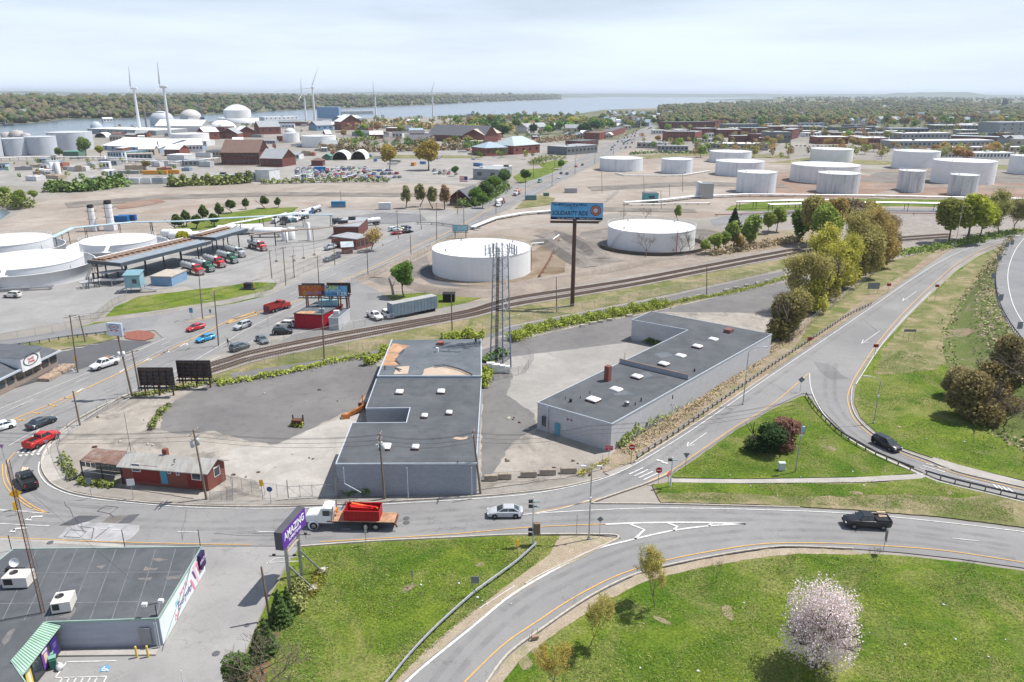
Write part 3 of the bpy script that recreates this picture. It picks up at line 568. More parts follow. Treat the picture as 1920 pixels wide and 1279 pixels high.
def car_parts(kind):
 if kind in CARM: return CARM[kind]
 L,Wd,hz,bz,rz_,wr,wb,(xa,xb,xc,xd),tz = KINDS[kind]; w = Wd/2; h = L/2; b = MB(); pk = kind == 'pickup'
 zb = .2 if not pk else .38
 body_loft([(-h,w*.8,zb+.18,tz*.8,tz-.06,w*.68),(-h+.12,w*.95,zb+.05,bz*.95,tz,w*.8),(-h+.6,w,zb,bz,tz+.01,w*.86),(xa+.15,w,zb,bz,bz+.03,w*.88),(0,w,zb,bz,bz+.03,w*.88),(xd,w,zb,bz,bz+.02,w*.86),
    (h-.75,w*.98,zb,hz*.92,hz,w*.8),(h-.2,w*.92,zb+.03,hz*.8,hz-.12,w*.72),(h,w*.76,zb+.12,hz*.62,hz*.72,w*.6)],b)
 zt = rz_; wc = w*.86; wt = w*.68
 low = [(xa,-wc),(xd,-wc),(xd,wc),(xa,wc)]; top = [(xb,-wt),(xc,-wt),(xc,wt),(xb,wt)]
 mid = [(xb+.08,-wt*.9),(xc-.12,-wt*.9),(xc-.12,wt*.9),(xb+.08,wt*.9)]
 b.loft([[(x,y,bz) for x,y in low],[(x,y,zt-.05) for x,y in top],[(x,y,zt) for x,y in mid]],0,smooth=False)
 for s in (-1,1): b.box((xd-.25,s*(w+.08),bz+.08),(.14,.18,.12))
 if pk:      # open bed set into the rear
  b.box((-h+1.02,0,tz+.012),(1.75,Wd*.76,.02),m=1)
  for s in (-1,1): b.box((-h+1.02,s*w*.84,tz+.1),(1.9,.1,.2))
  b.box((-h+.1,0,tz+.08),(.08,Wd*.8,.22)); b.box((-h+1.98,0,tz+.1),(.06,Wd*.78,.2))
 for s in (-1,1):
  for x in (-wb/2,wb/2): b.tube((x,s*(w-.1),wr),(x,s*(w+.004),wr),wr*1.17,16,m=1,smooth=False)
 b.box((0,0,zb+.04),(L*.9,Wd*.9,.1),m=1)
 def pane(p,e=.012):
  p = [Vector(q) for q in p]; n = (p[1]-p[0]).cross(p[2]-p[0]).normalized(); c = sum(p,Vector())/4
  if n.dot(c-Vector((0,0,bz-.3))) < 0: n = -n; p = p[::-1]
  q = MB(); q.loft([[a-n*.02 for a in p],[a+n*e for a in p]],0,smooth=False); return q
 def lerp(a,b_,t): return tuple(a[i]+(b_[i]-a[i])*t for i in range(3))
 def face(a,b_,c,d,u0,u1,v0,v1):   # a,b low edge; c,d high edge
  f = lambda u,v: lerp(lerp(a,b_,u),lerp(d,c,u),v)
  return [f(u0,v0),f(u1,v0),f(u1,v1),f(u0,v1)]
 La = [(x,y,bz) for x,y in low]; Ta = [(x,y,zt-.05) for x,y in top]
 ws = pane(face(La[1],La[2],Ta[2],Ta[1],.06,.94,.06,.95)); rw = pane(face(La[3],La[0],Ta[0],Ta[3],.1,.9,.15,.92))
 sides = []
 for (i,j) in ((0,1),(2,3)):
  for (u0,u1) in (((.06,.47),(.51,.94)) if kind != 'van' or True else ()):
   sides.append(pane(face(La[i],La[j],Ta[j],Ta[i],u0,u1,.1,.9)))
 hl = []; tl = []
 for s in (-1,1):
  q = MB(); q.box((h-.13,s*w*.68,hz*.72),(.2,.34,.13)); hl.append(q)
  q = MB(); q.box((-h+.03,s*w*.74,tz*.84),(.1,.22 if not pk else .16,.2 if not pk else .34)); tl.append(q)
 gr = MB(); gr.box((h-.03,0,hz*.58),(.1,Wd*.42,.2))
 t_,r_ = wheel_mb(wr)
 D = dict(body=mesh(b,[m_car,m_arch],'body'),windshield=mesh(ws,m_glass),rear_window=mesh(rw,m_glass),side_window=[mesh(q,m_glass) for q in sides],headlight=[mesh(q,m_lamp) for q in hl],taillight=[mesh(q,m_tail) for q in tl],grille=mesh(gr,m_arch),
    tyre=mesh(t_,m_tyre),rim=mesh(r_,m_rim),wheels=[(x,s*(w-.1),wr,s) for x in (-wb/2,wb/2) for s in (-1,1)])
 one = MB(); one.v += b.v; one.f += b.f; one.m += b.m; one.sm += b.sm
 for q in [ws,rw]+sides: one.add(q.v,q.f,2)
 for q in hl: one.add(q.v,q.f,3)
 for q in tl: one.add(q.v,q.f,4)
 for x,y,z,s in D['wheels']: one.add([(a[0]+x,a[1]*s+y,a[2]+z) for a in t_.v],t_.f,5)
 D['one'] = mesh(one,[m_car,m_arch,m_glass,m_lamp,m_tail,m_tyre],'parked_car')
 CARM[kind] = D; return D
NM = dict(sedan='parked_car',hatch='hatchback',suv='suv',pickup='pickup_truck',van='van')
def heading(u0,v0,u1,v1):
 a,b = g(u0,v0),g(u1,v1); return math.atan2(b.y-a.y,b.x-a.x)
def car(kind,col,loc,rz,label,group=None,detail=True,name=None,cat=None):
 D = car_parts(kind); nm = name or ('car' if kind == 'sedan' else NM[kind]); cat = cat or {'pickup': 'pickup truck','suv': 'car','hatch': 'car','sedan': 'car','van': 'van'}[kind]
 if not detail:
  o = ob(nm,D['one'],None,(loc[0],loc[1],0),rz); o.color = c4(col); return props(o,label,cat,group)
 t = thing(nm,label,cat,(loc[0],loc[1],0),rz,group)
 def p(n,me,par=t,**k):
  o = ob(n,me,par,**k); o.color = c4(col); return o
 p('body',D['body']); p('windshield',D['windshield']); p('rear_window',D['rear_window']); p('grille',D['grille'])
 for k in ('side_window','headlight','taillight'):
  for q in D[k]: p(k,q)
 for x,y,z,s in D['wheels']:
  w = p('wheel',D['tyre'],loc=(x,y,z),rz=0 if s > 0 else PI); p('rim',D['rim'],w)
 return t
# ---------------- trees ----------------
m_leaf = M_leaf('foliage',(1,1,1),var=.42,scale=.9,trans=.3)
m_bark = M('tree_bark',(.16,.13,.105),.9,var=.35,scale=2)
m_blossom = M_leaf('blossom_petals',(1,1,1),var=.25,scale=1.4,trans=.2)
def nmesh(name,V,Q,mats,mi=None):
 me = bpy.data.meshes.new(name); V = np.asarray(V,np.float32).reshape(-1,3); Q = np.asarray(Q,np.int32); n,k = Q.shape
 me.vertices.add(len(V)); me.vertices.foreach_set('co',V.ravel()); me.loops.add(n*k); me.loops.foreach_set('vertex_index',Q.ravel())
 me.polygons.add(n); me.polygons.foreach_set('loop_start',np.arange(0,n*k,k,dtype=np.int32)); me.polygons.foreach_set('loop_total',np.full(n,k,np.int32))
 for m in (mats if isinstance(mats,(list,tuple)) else [mats]): me.materials.append(m)
 if mi is not None: me.polygons.foreach_set('material_index',np.asarray(mi,np.int32))
 me.update(calc_edges=True); return me
def leaf_quads(C,size,rs,up=.35,flat=.8,elong=1.0):
 """one bent four-sided leaf clump at every centre C"""
 n = len(C); d = rs.normal(size=(n,3)); d[:,2] = np.abs(d[:,2])*flat+up; d /= np.linalg.norm(d,axis=1)[:,None]
 a = rs.normal(size=(n,3)); a -= (a*d).sum(1)[:,None]*d; a /= np.linalg.norm(a,axis=1)[:,None]; b = np.cross(d,a)
 s = size*(.55+.9*rs.random(n))[:,None]; a *= s*.5*elong; b *= s*.5
 V = np.stack([C-a-b*.6,C+a*.3-b,C+a+b*.55,C-a*.4+b],1); V += rs.normal(size=V.shape)*size*.08
 Q = np.arange(n*4).reshape(n,4); return V.reshape(-1,3),Q
def skeleton(rs,H=10.,trunk=.25,spread=.5,levels=4,kids=3,upb=.35,r0=.22,lean=0.,first=.5):
 segs = []; tips = []
 def go(p,d,L,r,lv):
  n = 3; q = p
  for k in range(n):
   dd = d+Vector(rs.normal(size=3)*.12); dd.normalize(); q2 = q+dd*L/n; segs.append((q,q2,r*(1-k*.12),r*(1-(k+1)*.12),lv)); q = q2; d = dd
   if lv >= levels-1: tips.append((q,lv))
   if lv < levels and k > 0 and lv > 0 and rs.random() < .6:
    s_ = (d+Vector(rs.normal(size=3))*.75); s_.z += upb*.5; go(q,s_.normalized(),L*.55,r*.45,lv+1)
  if lv < levels:
   m = kids+(1 if rs.random() < .4 else 0); a0 = rs.random()*6.28
   for k in range(m):
    a = a0+k*2*PI/m+rs.normal()*.3; s_ = Vector((math.cos(a)*spread,math.sin(a)*spread,0))+d*.8; s_.z += upb
    go(q,s_.normalized(),L*(.62+.2*rs.random()) if lv else H*first*.55*(.8+.4*rs.random()),r*.58,lv+1)
  else: tips.append((q,lv+1))
 go(Vector((0,0,0)),Vector((lean,0,1)),H*trunk,r0,0); return segs,tips
def seg_mesh(segs,rmin=.012,name='trunk',n0=6):
 mb = MB()
 for a,b,r,r2,lv in segs:
  if r < rmin: r = r2 = rmin
  mb.tube(a,b,r,n0 if lv < 2 else 3,max(r2,rmin))
 return mesh(mb,m_bark,name)
TREES = {}
def tree_mesh(kind,seed):
 k = (kind,seed)
 if k in TREES: return TREES[k]
 rs = np.random.RandomState(seed*7+sum(map(ord,kind))); mat = m_leaf
 def inside(n,rx,rz,cz,lobes=9,pw=.5,shrink=.75):
  c = rs.normal(size=(lobes,3)); c /= np.linalg.norm(c,axis=1)[:,None]; c *= np.array([rx,rx,rz])*shrink*(.45+.4*rs.random((lobes,1))); i = rs.randint(0,lobes,n)
  d = rs.normal(size=(n,3)); d /= np.linalg.norm(d,axis=1)[:,None]; rr = (.35+.65*rs.random((n,1))**pw)*(.33+.2*rs.random(lobes))[i][:,None]
  p = c[i]+d*rr*np.array([rx,rx,rz]); p[:,2] += cz; return p
 if kind in ('budding','blossom','bare','open'):
  tr = dict(budding=.22,blossom=.12,bare=.25,open=.25)[kind]
  segs,tips = skeleton(rs,10 if kind != 'blossom' else 7.6,tr,{'budding': .5,'blossom': .85}.get(kind,.62),4,3,{'budding': .62,'blossom': .3}.get(kind,.42),.2 if kind != 'budding' else .13,first=.62)
  tm = seg_mesh(segs,.02 if kind != 'blossom' else .04); T_ = np.array([t[0][:] for t in tips]); fine = np.array([[*(a+(b-a)*rs.random())] for a,b,r,r2,lv in segs if lv >= 2])
  P_ = np.concatenate([T_,fine]); n = dict(budding=9500,blossom=13000,bare=300,open=13000)[kind]
  C = P_[rs.randint(0,len(P_),n)]+rs.normal(size=(n,3))*dict(budding=.26,blossom=.36,bare=.2,open=.62)[kind]
  if kind == 'blossom':
   C = inside(15000,4.4,5.0,4.9,44,.6,.95); C[:,0] += .35*np.sin(C[:,2])
  C = C[C[:,2] > (1.2 if kind != 'blossom' else .7)]
  V,Q = leaf_quads(C,dict(budding=.17,blossom=.16,bare=.1,open=.30)[kind],rs); cm = nmesh('crown',V,Q,m_blossom if kind == 'blossom' else mat)
 elif kind in ('near','round','column','mid','shrub'):
  rx,rz,cz,n,sz = dict(near=(3.6,3.6,6.2,5200,.42),round=(2.6,3.7,5.6,1700,.55),column=(1.9,4.6,5.3,1300,.5),mid=(4.6,4.1,5.6,900,.95),shrub=(3.4,3.0,2.6,5200,.26))[kind]
  segs,tips = skeleton(rs,10,dict(near=.26,round=.2,column=.15,mid=.2,shrub=.06)[kind],.45 if kind != 'column' else .15,2,3,.5,.22,first=.5); tm = seg_mesh(segs,.05,n0=5)
  C = inside(n,rx,rz,cz,14 if kind in ('near','mid') else 10);
  if kind == 'round': C[:,:2] *= np.clip(1.25-.075*C[:,2:3],.3,1)
  C = C[C[:,2] > .3]; V,Q = leaf_quads(C,sz,rs); cm = nmesh('crown',V,Q,mat)
 elif kind == 'sparse':
  segs,tips = skeleton(rs,10,.22,.55,3,3,.5,.2,first=.6); tm = seg_mesh(segs,.05,n0=5); T_ = np.array([t[0][:] for t in tips])
  n = 700; C = T_[rs.randint(0,len(T_),n)]+rs.normal(size=(n,3))*.75; V,Q = leaf_quads(C,.5,rs); cm = nmesh('crown',V,Q,mat)
 elif kind == 'conifer':
  mb = MB(); mb.tube((0,0,0),(0,0,9.6),.2,6,.03); tm = mesh(mb,m_bark,'trunk'); n = 3600; z = .6+9.2*(1-rs.random(n)**.6); a = rs.random(n)*6.28; lay = np.sin(z*5.2+np.floor(a*2)*1.7)
  r_ = (9.9-z)*.27*(.5+.5*rs.random(n)**.5)*(1+.22*lay)+.05; C = np.stack([r_*np.cos(a),r_*np.sin(a),z-.12*r_],1); V,Q = leaf_quads(C,.42,rs,elong=1.4); cm = nmesh('crown',V,Q,mat)
 zc = np.empty(len(cm.vertices)*3,np.float32); cm.vertices.foreach_get('co',zc); f = 10/np.percentile(zc[2::3],99.5)
 for q in (tm,cm): q.transform(Matrix.Scale(float(f),4))
 TREES[k] = (tm,cm); return TREES[k]
def tree(kind,seed,loc,H,col,label,group=None,cat='tree',name='tree',wid=1.0,rz=None,parts=True):
 tm,cm = tree_mesh(kind,seed); s = H/10.; rz = rnd.random()*6.28 if rz is None else rz
 t = thing(name,label,cat,(loc[0],loc[1],loc[2] if len(loc) > 2 else 0),rz,group); t.scale = (s*wid,s*wid,s)
 ob('trunk',tm,t); c = ob('crown',cm,t); c.color = c4(col); return t
# icosphere for far crowns
def ico():
 bm = bmesh.new(); bmesh.ops.create_icosphere(bm,subdivisions=1,radius=1); V = np.array([v.co[:] for v in bm.verts]); F = np.array([[v.index for v in f.verts] for f in bm.faces]); bm.free(); return V,F
IV,IF = ico()
TINTS = [(.07,.11,.03),(.10,.14,.04),(.15,.135,.05),(.13,.105,.065),(.055,.085,.035),(.115,.11,.04),(.19,.16,.06),(.125,.115,.085)]
m_far = [M('far_foliage_%d' % i,c,.9,var=.4,scale=.35) for i,c in enumerate(TINTS)]
def forest(name,pts,rad,hts,seed,weights=None,label=None):
 """a wood too far to count: lumpy crowns joined into one mass"""
 rs = np.random.RandomState(seed); n = len(pts); pts = np.asarray(pts); nv = len(IV)
 K = 3; P_ = np.repeat(pts,K,0); r_ = np.repeat(np.asarray(rad),K)*(.5+.35*rs.random(n*K)); h_ = np.repeat(np.asarray(hts),K); off = rs.normal(size=(n*K,3))*np.repeat(np.asarray(rad),K)[:,None]*.45
 D = IV[None]*(1+.2*rs.normal(size=(n*K,nv,1))); V = D*r_[:,None,None]; V[:,:,2] *= .9
 V[:,:,:2] += (P_[:,:2]+off[:,:2])[:,None]; V[:,:,2] += (P_[:,2]+h_*.68+off[:,2]*.4)[:,None]
 F = (IF[None]+(np.arange(n*K)*nv)[:,None,None]).reshape(-1,3)
 w = weights or [3,3,2,2,1,2,1,1]; w = np.array(w)/sum(w); mi = np.repeat(np.repeat(rs.choice(len(w),n,p=w),K),len(IF))
 o = ob(name,nmesh(name,V.reshape(-1,3),F,m_far,mi)); return props(o,label,None,None,'stuff')
# ---------------- poles, fences, rails ----------------
def upole(b,vt,label,arms=1,trans=0,lean=None,group='wooden utility poles',h=None,r=.16,az=.6,cob=False,name='utility_pole',cat='utility pole',mat=None):
 """b: base pixel, vt: row of the top, lean: top pixel column"""
 P0 = g(*b); H_ = h or hgt(vt,P0); dx = 0
 t = thing(name,label,cat,P0,0,group); tx = 0
 if lean is not None:
  q = g(lean,vt,H_) if H_ < 50 else P0; tx = max(-1.2,min(1.2,q.x-P0.x))
 top = Vector((tx,0,H_)); m = MB(); m.tube((0,0,0),top,r,8,r*.65); part('post',m,mat or m_wood,t)
 c,s = math.cos(az),math.sin(az)
 for k in range(arms):
  z = H_-.35-k*.9; w = 1.2; o_ = Vector((tx*z/H_,0,z)); m = MB(); m.bar(o_+Vector((c*w,s*w,0)),o_-Vector((c*w,s*w,0)),.11,.12); ca = part('crossarm',m,mat or m_wood,t)
  for q in (-.95,-.4,.4,.95): mi = MB(); p = o_+Vector((c*w*q,s*w*q,.06)); mi.tube(p,p+Vector((0,0,.16)),.05,6,.03); part('insulator',mi,m_wht2,ca)
 for k in range(trans):
  a = az+k*2.1; z = H_-2.0-.0*k; o_ = Vector((tx*z/H_+math.cos(a)*.45,math.sin(a)*.45,z)); m = MB(); m.lathe([(0,-.5),(.26,-.5),(.28,.42),(.2,.5),(0,.52)],12,c=o_); m.tube(o_+Vector((0,0,.5)),o_+Vector((0,0,.72)),.04,5); part('transformer',m,paint((.45,.5,.54),.4),t)
 if cob:
  m = MB(); a = Vector((tx*.8,0,H_*.8)); m.path([a,a+Vector((-.9,-.6,.55)),a+Vector((-1.9,-1.2,.7))],.04,5); la = part('lamp_arm',m,m_steel,t); m = MB(); m.box(a+Vector((-2.1,-1.3,.68)),(.6,.25,.14),rz=.56); part('lamp_head',m,m_steel,la)
 return P0,P0+top,t
def wires(tops,label,n=3,sag=.9,dz=(0,-.05,-1.2),off=.8,az=.6,r=.022):
 t = thing('overhead_wire',label,'wires',tops[0]); c,s = math.cos(az),math.sin(az); o0 = Vector(tops[0])
 for k in range(n):
  m = MB(); f = (k-(n-1)/2)*off
  for a,b in zip(tops,tops[1:]):
   pv = None
   for i in range(9):
    q = i/8; p = a.lerp(b,q)+Vector((c*f,s*f,dz[k % len(dz)]-4*sag*q*(1-q)))-o0
    if pv is not None: m.tube(pv,p,r,3)
    pv = p
  part('wire',m,m_dsteel,t)
 return t
def along(P,step,start=0.0):
 out_ = []; acc = start
 for a,b in zip(P,P[1:]):
  L = (b-a).length
  while acc <= L and L > 0: out_.append((a.lerp(b,acc/L),math.atan2(b.y-a.y,b.x-a.x))); acc += step
  acc -= L
 return out_
def fence(pts,h,label,step=3.0,mat=None,postm=None,rail=True,r=.035,sm=False,name='chain_link_fence',cat='fence',group='chain link fences',mid=False):
 P = sm_px(pts) if sm else px(pts); o0 = P[0]; t = thing(name,label,cat,o0,0,group); Q = [p-o0 for p in P]
 pm = MB(); pm.tube((0,0,0),(0,0,h),r,5); me = mesh(pm,postm or m_steel,'post')
 for p,a in along(Q,step): ob('post',me,t,loc=p)
 if rail:
  m = MB()
  for a,b in zip(Q,Q[1:]): m.tube(a+Vector((0,0,h-.05)),b+Vector((0,0,h-.05)),.025,4)
  part('top_rail',m,postm or m_steel,t)
 m = MB(); uv = []; L = 0
 for a,b in zip(Q,Q[1:]):
  l = (b-a).length; m.quad((a.x,a.y,.03),(b.x,b.y,.03),(b.x,b.y,h-.05),(a.x,a.y,h-.05)); uv += [(L,0),(L+l,0),(L+l,h),(L,h)]; L += l
 me = mesh(m,mat or m_chain,'mesh'); ul = me.uv_layers.new(name='UVMap'); ul.data.foreach_set('uv',[x for q in uv for x in q]); ob('wire_mesh',me,t); return t
def guardrail(pts,label,z=.0,zs=None,flip=False,step=1.9,dark=False):
 P = zs or sm_px(pts,8)
 o0 = P[0].copy(); Q = [p-o0 for p in P]; t = thing('guardrail',label,'guardrail',o0,0,'steel guardrails'); mt = m_steel if not dark else M('weathered_rail',(.16,.16,.17),.6,.4,var=.3)
 m = MB(); rings = []
 for i,p in enumerate(Q):
  a = Q[max(i-1,0)]; b = Q[min(i+1,len(Q)-1)]; d = (b-a); d.z = 0; d.normalize(); n = Vector((-d.y,d.x,0))*(1 if not flip else -1)
  rings.append([p+n*x+Vector((0,0,zz)) for x,zz in ((.1,.42),(.17,.47),(.1,.57),(.17,.67),(.1,.74),(.07,.74),(.13,.67),(.06,.57),(.13,.47),(.07,.42))])
 m.loft(rings,smooth=False); part('rail',m,mt,t); pm = MB(); pm.box((0,0,.35),(.16,.12,.74)); me = mesh(pm,m_wood if dark else m_dsteel,'post')
 for p,a in along(Q,step,.3): ob('post',me,t,loc=p,rz=a)
 return t
def root_of(o):
 while o.parent is not None: o = o.parent
 return o
def wpart(name,mb,mat,par):
 L = root_of(par).location; mb.v = [(x-L.x,y-L.y,z-L.z) for x,y,z in mb.v]; return part(name,mb,mat,par)
def at(u,v,h): return g(u,v,h)
def cen(P): return Vector((sum(p.x for p in P)/len(P),sum(p.y for p in P)/len(P),0))
m_roof = M_asph('rolled_roofing',(.080,.087,.098),(.112,.119,.130),crack=0,oil=.5,s1=.2)
m_roof2 = M_asph('rolled_roofing_pale',(.10,.117,.135),(.145,.16,.178),crack=0,oil=.5,s1=.2)
def M_block(name,col,bw=.4,bh=.2,amt=.25,dirt=None):
 m,t,b = base(name,.9,0,.2); tcn = nn(t,'ShaderNodeTexCoord'); gm_ = nn(t,'ShaderNodeNewGeometry')
 sp = nn(t,'ShaderNodeSeparateXYZ'); t.links.new(tcn.outputs['Object'],sp.inputs[0])
 ad = nn(t,'ShaderNodeMath',operation='ADD'); t.links.new(sp.outputs[0],ad.inputs[0]); t.links.new(sp.outputs[1],ad.inputs[1])
 cb = nn(t,'ShaderNodeCombineXYZ'); t.links.new(ad.outputs[0],cb.inputs[0]); t.links.new(sp.outputs[2],cb.inputs[1])
 br = nn(t,'ShaderNodeTexBrick'); br.inputs['Scale'].default_value = 1; br.inputs['Brick Width'].default_value = bw; br.inputs['Row Height'].default_value = bh; br.inputs['Mortar Size'].default_value = .012
 t.links.new(cb.outputs[0],br.inputs['Vector']); br.inputs['Color1'].default_value = c4(col); br.inputs['Color2'].default_value = c4([x*.86 for x in col]); br.inputs['Mortar'].default_value = c4([x*(1-amt) for x in col])
 c = mixc(t,mul(t,noise_fac(t,.5,6,.65,.45,.7),.35),br.outputs[0],dirt or tuple(x*.7 for x in col))
 t.links.new(c,b.inputs['Base Color']); bump(t,b,br.outputs['Fac'],-.3,.02); return m
m_block = M_block('painted_block',(.34,.36,.40)); m_block2 = M_block('painted_block_light',(.52,.53,.56),dirt=(.4,.36,.32)); m_bk = M_block('brick_wall',(.25,.095,.075),.22,.075,.2)
m_bkd = M_block('brick_wall_dark',(.17,.07,.06),.5,.2,.2); m_trim = M('white_trim',(.44,.49,.54),.5,var=.08)
def outline_building(name,label,cat,px_roof,h,wallm,roofm,trim=None,lip=.12,t=None,wn='wall',rn='roof',trimw=.14):
 P = [at(u,v,h) for u,v in px_roof]; c = cen(P)
 if t is None: t = thing(name,label,cat,c)
 m = MB(); n = len(P); Q = [(p.x,p.y) for p in P]
 A = sum(Q[i][0]*Q[(i+1) % n][1]-Q[(i+1) % n][0]*Q[i][1] for i in range(n))
 if A < 0: P = P[::-1]; Q = Q[::-1]
 m.prism(Q,-.15,h-.01); w = wpart(wn,m,wallm,t); m = MB()
 m.prism(Q,h-.01+.002,h+.03); r_ = wpart(rn,m,roofm,t)
 if trim:
  m = MB()
  for i in range(n):
   a,b = P[i],P[(i+1) % n]; d = (b-a); d.z = 0; d.normalize(); m.bar(a+Vector((0,0,-.03))-d*trimw*.5,b+Vector((0,0,-.03))+d*(trimw*.5-.004*i),trimw+.003*i,.24+.004*i)
  wpart('roof_edge',m,trim,t)
 return t,P,w,r_
def skylight(t,r_,u,v,z,s=1.5,ang=.0,curb=True,mat=None,clear=False,k=1.25):
 c = at(u,v,z); L = root_of(t).location; m = MB(); h = .35 if curb else .12
 m.box((0,0,h/2),(s,s*k,h),m=0); o = part('skylight',m,m_rust if curb else m_wht2,t,loc=(c-L),rz=ang)
 m = MB(); ring = []
 for f,zz in ((1.02,0),(1.0,.08),(.8,.24),(.45,.33),(.1,.36)):
  ring.append([(s/2*f*x,s*k/2*f*y,h+zz) for x,y in ((-1,-1),(0,-1.03),(1,-1),(1.03,0),(1,1),(0,1.03),(-1,1),(-1.03,0))])
 m.loft(ring); part('dome',m,mat or m_wht2,o)
# ---- long grey warehouse
hA = 4.9; PA = [(630,870),(893,869),(902.6,711),(706,711),(686,766),(769,765),(762,793),(660,794)]
tA,P_,wA,rA = outline_building('warehouse','long grey block warehouse with dark flat roof and a square notch, its far roof torn','warehouse',PA,hA,m_block,m_roof,m_trim)
hB = 5.35; P2 = [at(u,v,hB) for u,v in [(708,706),(902.5,706),(902,636),(735,638)]]
m = MB(); m.prism([(p.x,p.y) for p in P2],0,hB); wpart('rear_wall',m,m_block,tA); m = MB(); m.prism([(p.x,p.y) for p in P2],hB+.002,hB+.04); wpart('rear_roof',m,m_roof2,tA)
m = MB()
for a,b in ((0,1),(1,2),(3,0)): m.bar(P2[a]+Vector((0,0,.05)),P2[b]+Vector((0,0,.05)),.2+.01*a,.22+.01*a)
wpart('roof_edge',m,m_trim,tA)
def roofpatch(par,pts,z,mat,name,amp=.25,dz=.012):
 P = roughen([at(u,v,z) for u,v in pts],amp,.5); tri = tessellate_polygon([P]); mb = MB(); fs = []
 for q in tri:
  a,b,c = [P[i] for i in q]; fs.append(tuple(q) if (b-a).cross(c-a).z > 0 else tuple(q[::-1]))
 mb.add([(p.x,p.y,z+dz) for p in P],fs); return wpart(name,mb,mat,par)
m_deck = M_ground('exposed_roof_deck',(.42,.22,.11),(.50,.33,.22),(.22,.18,.15),s1=.5,cmix=.7,cs=.6,fine=.15); m_insul = M_ground('exposed_insulation',(.46,.36,.28),(.5,.42,.34),(.4,.25,.15),s1=.5,cmix=.4,fine=.1)
roofpatch(tA,[(735,643),(750,646),(768,648),(756,655),(750,664),(742,672),(750,682),(742,686),(716,686),(724,665)],hB+.04,m_deck,'torn_roofing',.35)
roofpatch(tA,[(744,688),(768,686),(765,701),(738,702)],hB+.04,m_insul,'torn_roofing',.05,.018); roofpatch(tA,[(792,704),(796,692),(812,688),(835,688),(855,692),(874,698),(884,703)],hB+.04,m_insul,'torn_roofing',.1,.02)
m = MB(); prev = None
for u,v in ((815,687),(830,685),(845,688),(860,692),(872,697),(885,703)):
 p = at(u,v,hB+.3);
 ring_ = [p+Vector(q) for q in ((-.12,-.12,0),(.12,-.12,0),(.14,.1,.2),(-.1,.12,.22))]; prev = (prev or [])+[ring_]
m.loft(prev,smooth=False)
wpart('curled_membrane',m,m_roof,tA)
for a,b in (((742,690),(752,693)),((748,664),(758,655)),((750,683),(742,672))): m = MB(); m.bar(at(*a,hB+.1),at(*b,hB+.45),.3,.12); wpart('curled_membrane',m,m_roof,tA)
m = MB(); c = at(826,646,hB); m.box((c.x,c.y,hB+.35),(1.4,1.1,.5)); wpart('roof_hatch',m,paint((.35,.12,.09)),tA)
for k,(u,v) in enumerate(((722,694),(892,642),(820,660))): m = MB(); c = at(u,v,hB); m.tube((c.x,c.y,hB),(c.x,c.y,hB+.9),.1+.1*k,8); wpart('vent_pipe',m,m_dsteel if k < 2 else m_wht2,tA)
for u,v,s in ((749,736,1.3),(827,735,1.3),(796,781,1.0),(842,775,1.0),(723,839,1.5),(779,840,1.05)): skylight(tA,rA,u,v+2,hA,s,0,True,None,k=1.1)
roofpatch(tA,[(848,822),(855,819),(868,821),(878,818),(876,823),(862,825)],hA+.03,m_insul,'worn_patch',.1)
for u in (644,763,884):
 m = MB(); a = at(u,876,hA); d = Vector((0,-.1,0)); lo = Vector((a.x,a.y,0))+d
 if u == 644: m.path([a+d,Vector((a.x,a.y,2.4))+d,Vector((a.x+2.2,a.y+.15,.9))+d],.07,6)
 else: m.path([a+d,lo+Vector((0,0,.2))],.07,6)
 wpart('downspout',m,m_trim,tA)
# ---- L-shaped grey building
hb = 4.75; tB,PB,wB,rB = outline_building('workshop_building','pale grey L-shaped block building with white skylights and a brick chimney','building',[(1008,755),(1147,795),(1447,627),(1221,584),(1185,600),(1290,619)],hb,m_block2,m_roof,m_trim)
angB = math.atan2((at(1447,627,hb)-at(1147,795,hb)).y,(at(1447,627,hb)-at(1147,795,hb)).x)
for u,v,s,cu in ((1112,752,1.7,1),(1155,731,1.6,0),(1194,709,1.5,1),(1244,685,1.5,1),(1276,668,1.5,0),(1307,652,1.5,1),(1337,637,1.5,0)): skylight(tB,rB,u,v,hb,s,angB,bool(cu),base('smoked_dome',.15)[0] if u == 1112 else None)
m = MB(); c = at(1366,623,hb); m.box((c.x,c.y,hb+.4),(1.9,1.5,.7),angB); wpart('roof_hatch',m,paint((.2,.09,.08)),tB)
m = MB(); c = at(1139,714,hb); m.box((c.x,c.y,hb+hgt(686,c)/2-hb/2),(.95,.95,hgt(686,c)-hb),angB); wpart('chimney',m,m_bk,tB)
m = MB(); a,b = at(1162,681,hb),at(1291,712,hb); m.bar(a+Vector((0,0,.45)),b+Vector((0,0,.45)),.35,.9); wpart('parapet',m,m_block,tB)
m = MB(); m.bar(a+Vector((0,0,.93)),b+Vector((0,0,.93)),.30,.06); wpart('coping',m,paint((.22,.15,.12)),tB)
m = MB(); c = at(1175,761,hb); m.lathe([(.42,0),(.42,.7),(.46,.7),(.4,.78),(0,.8)],16,c=c); wpart('roof_fan',m,m_steel,tB)
for u,v,h,r_ in ((1202,753,.7,.12),(1191,760,.5,.1),(1261,748-0,.7,.1),(1302,697,.6,.15),(1070,754,.6,.25),(1060,749,.5,.06),(1106,738,.4,.08),(1088,747,.4,.08),(1171,676,1.6,.04)): m = MB(); c = at(u,v,hb); m.tube(c,c+Vector((0,0,h)),r_,8); wpart('vent_pipe',m,m_dsteel,tB)
for pts in ([(1152,738),(1175,732),(1190,740)],[(1230,662),(1252,660),(1262,666),(1240,672)],[(1198,700),(1215,697),(1225,705),(1205,712)]): roofpatch(tB,pts+[(pts[0][0]-2,pts[0][1]+3)],hb+.03,m_roof2,'worn_patch',.2)
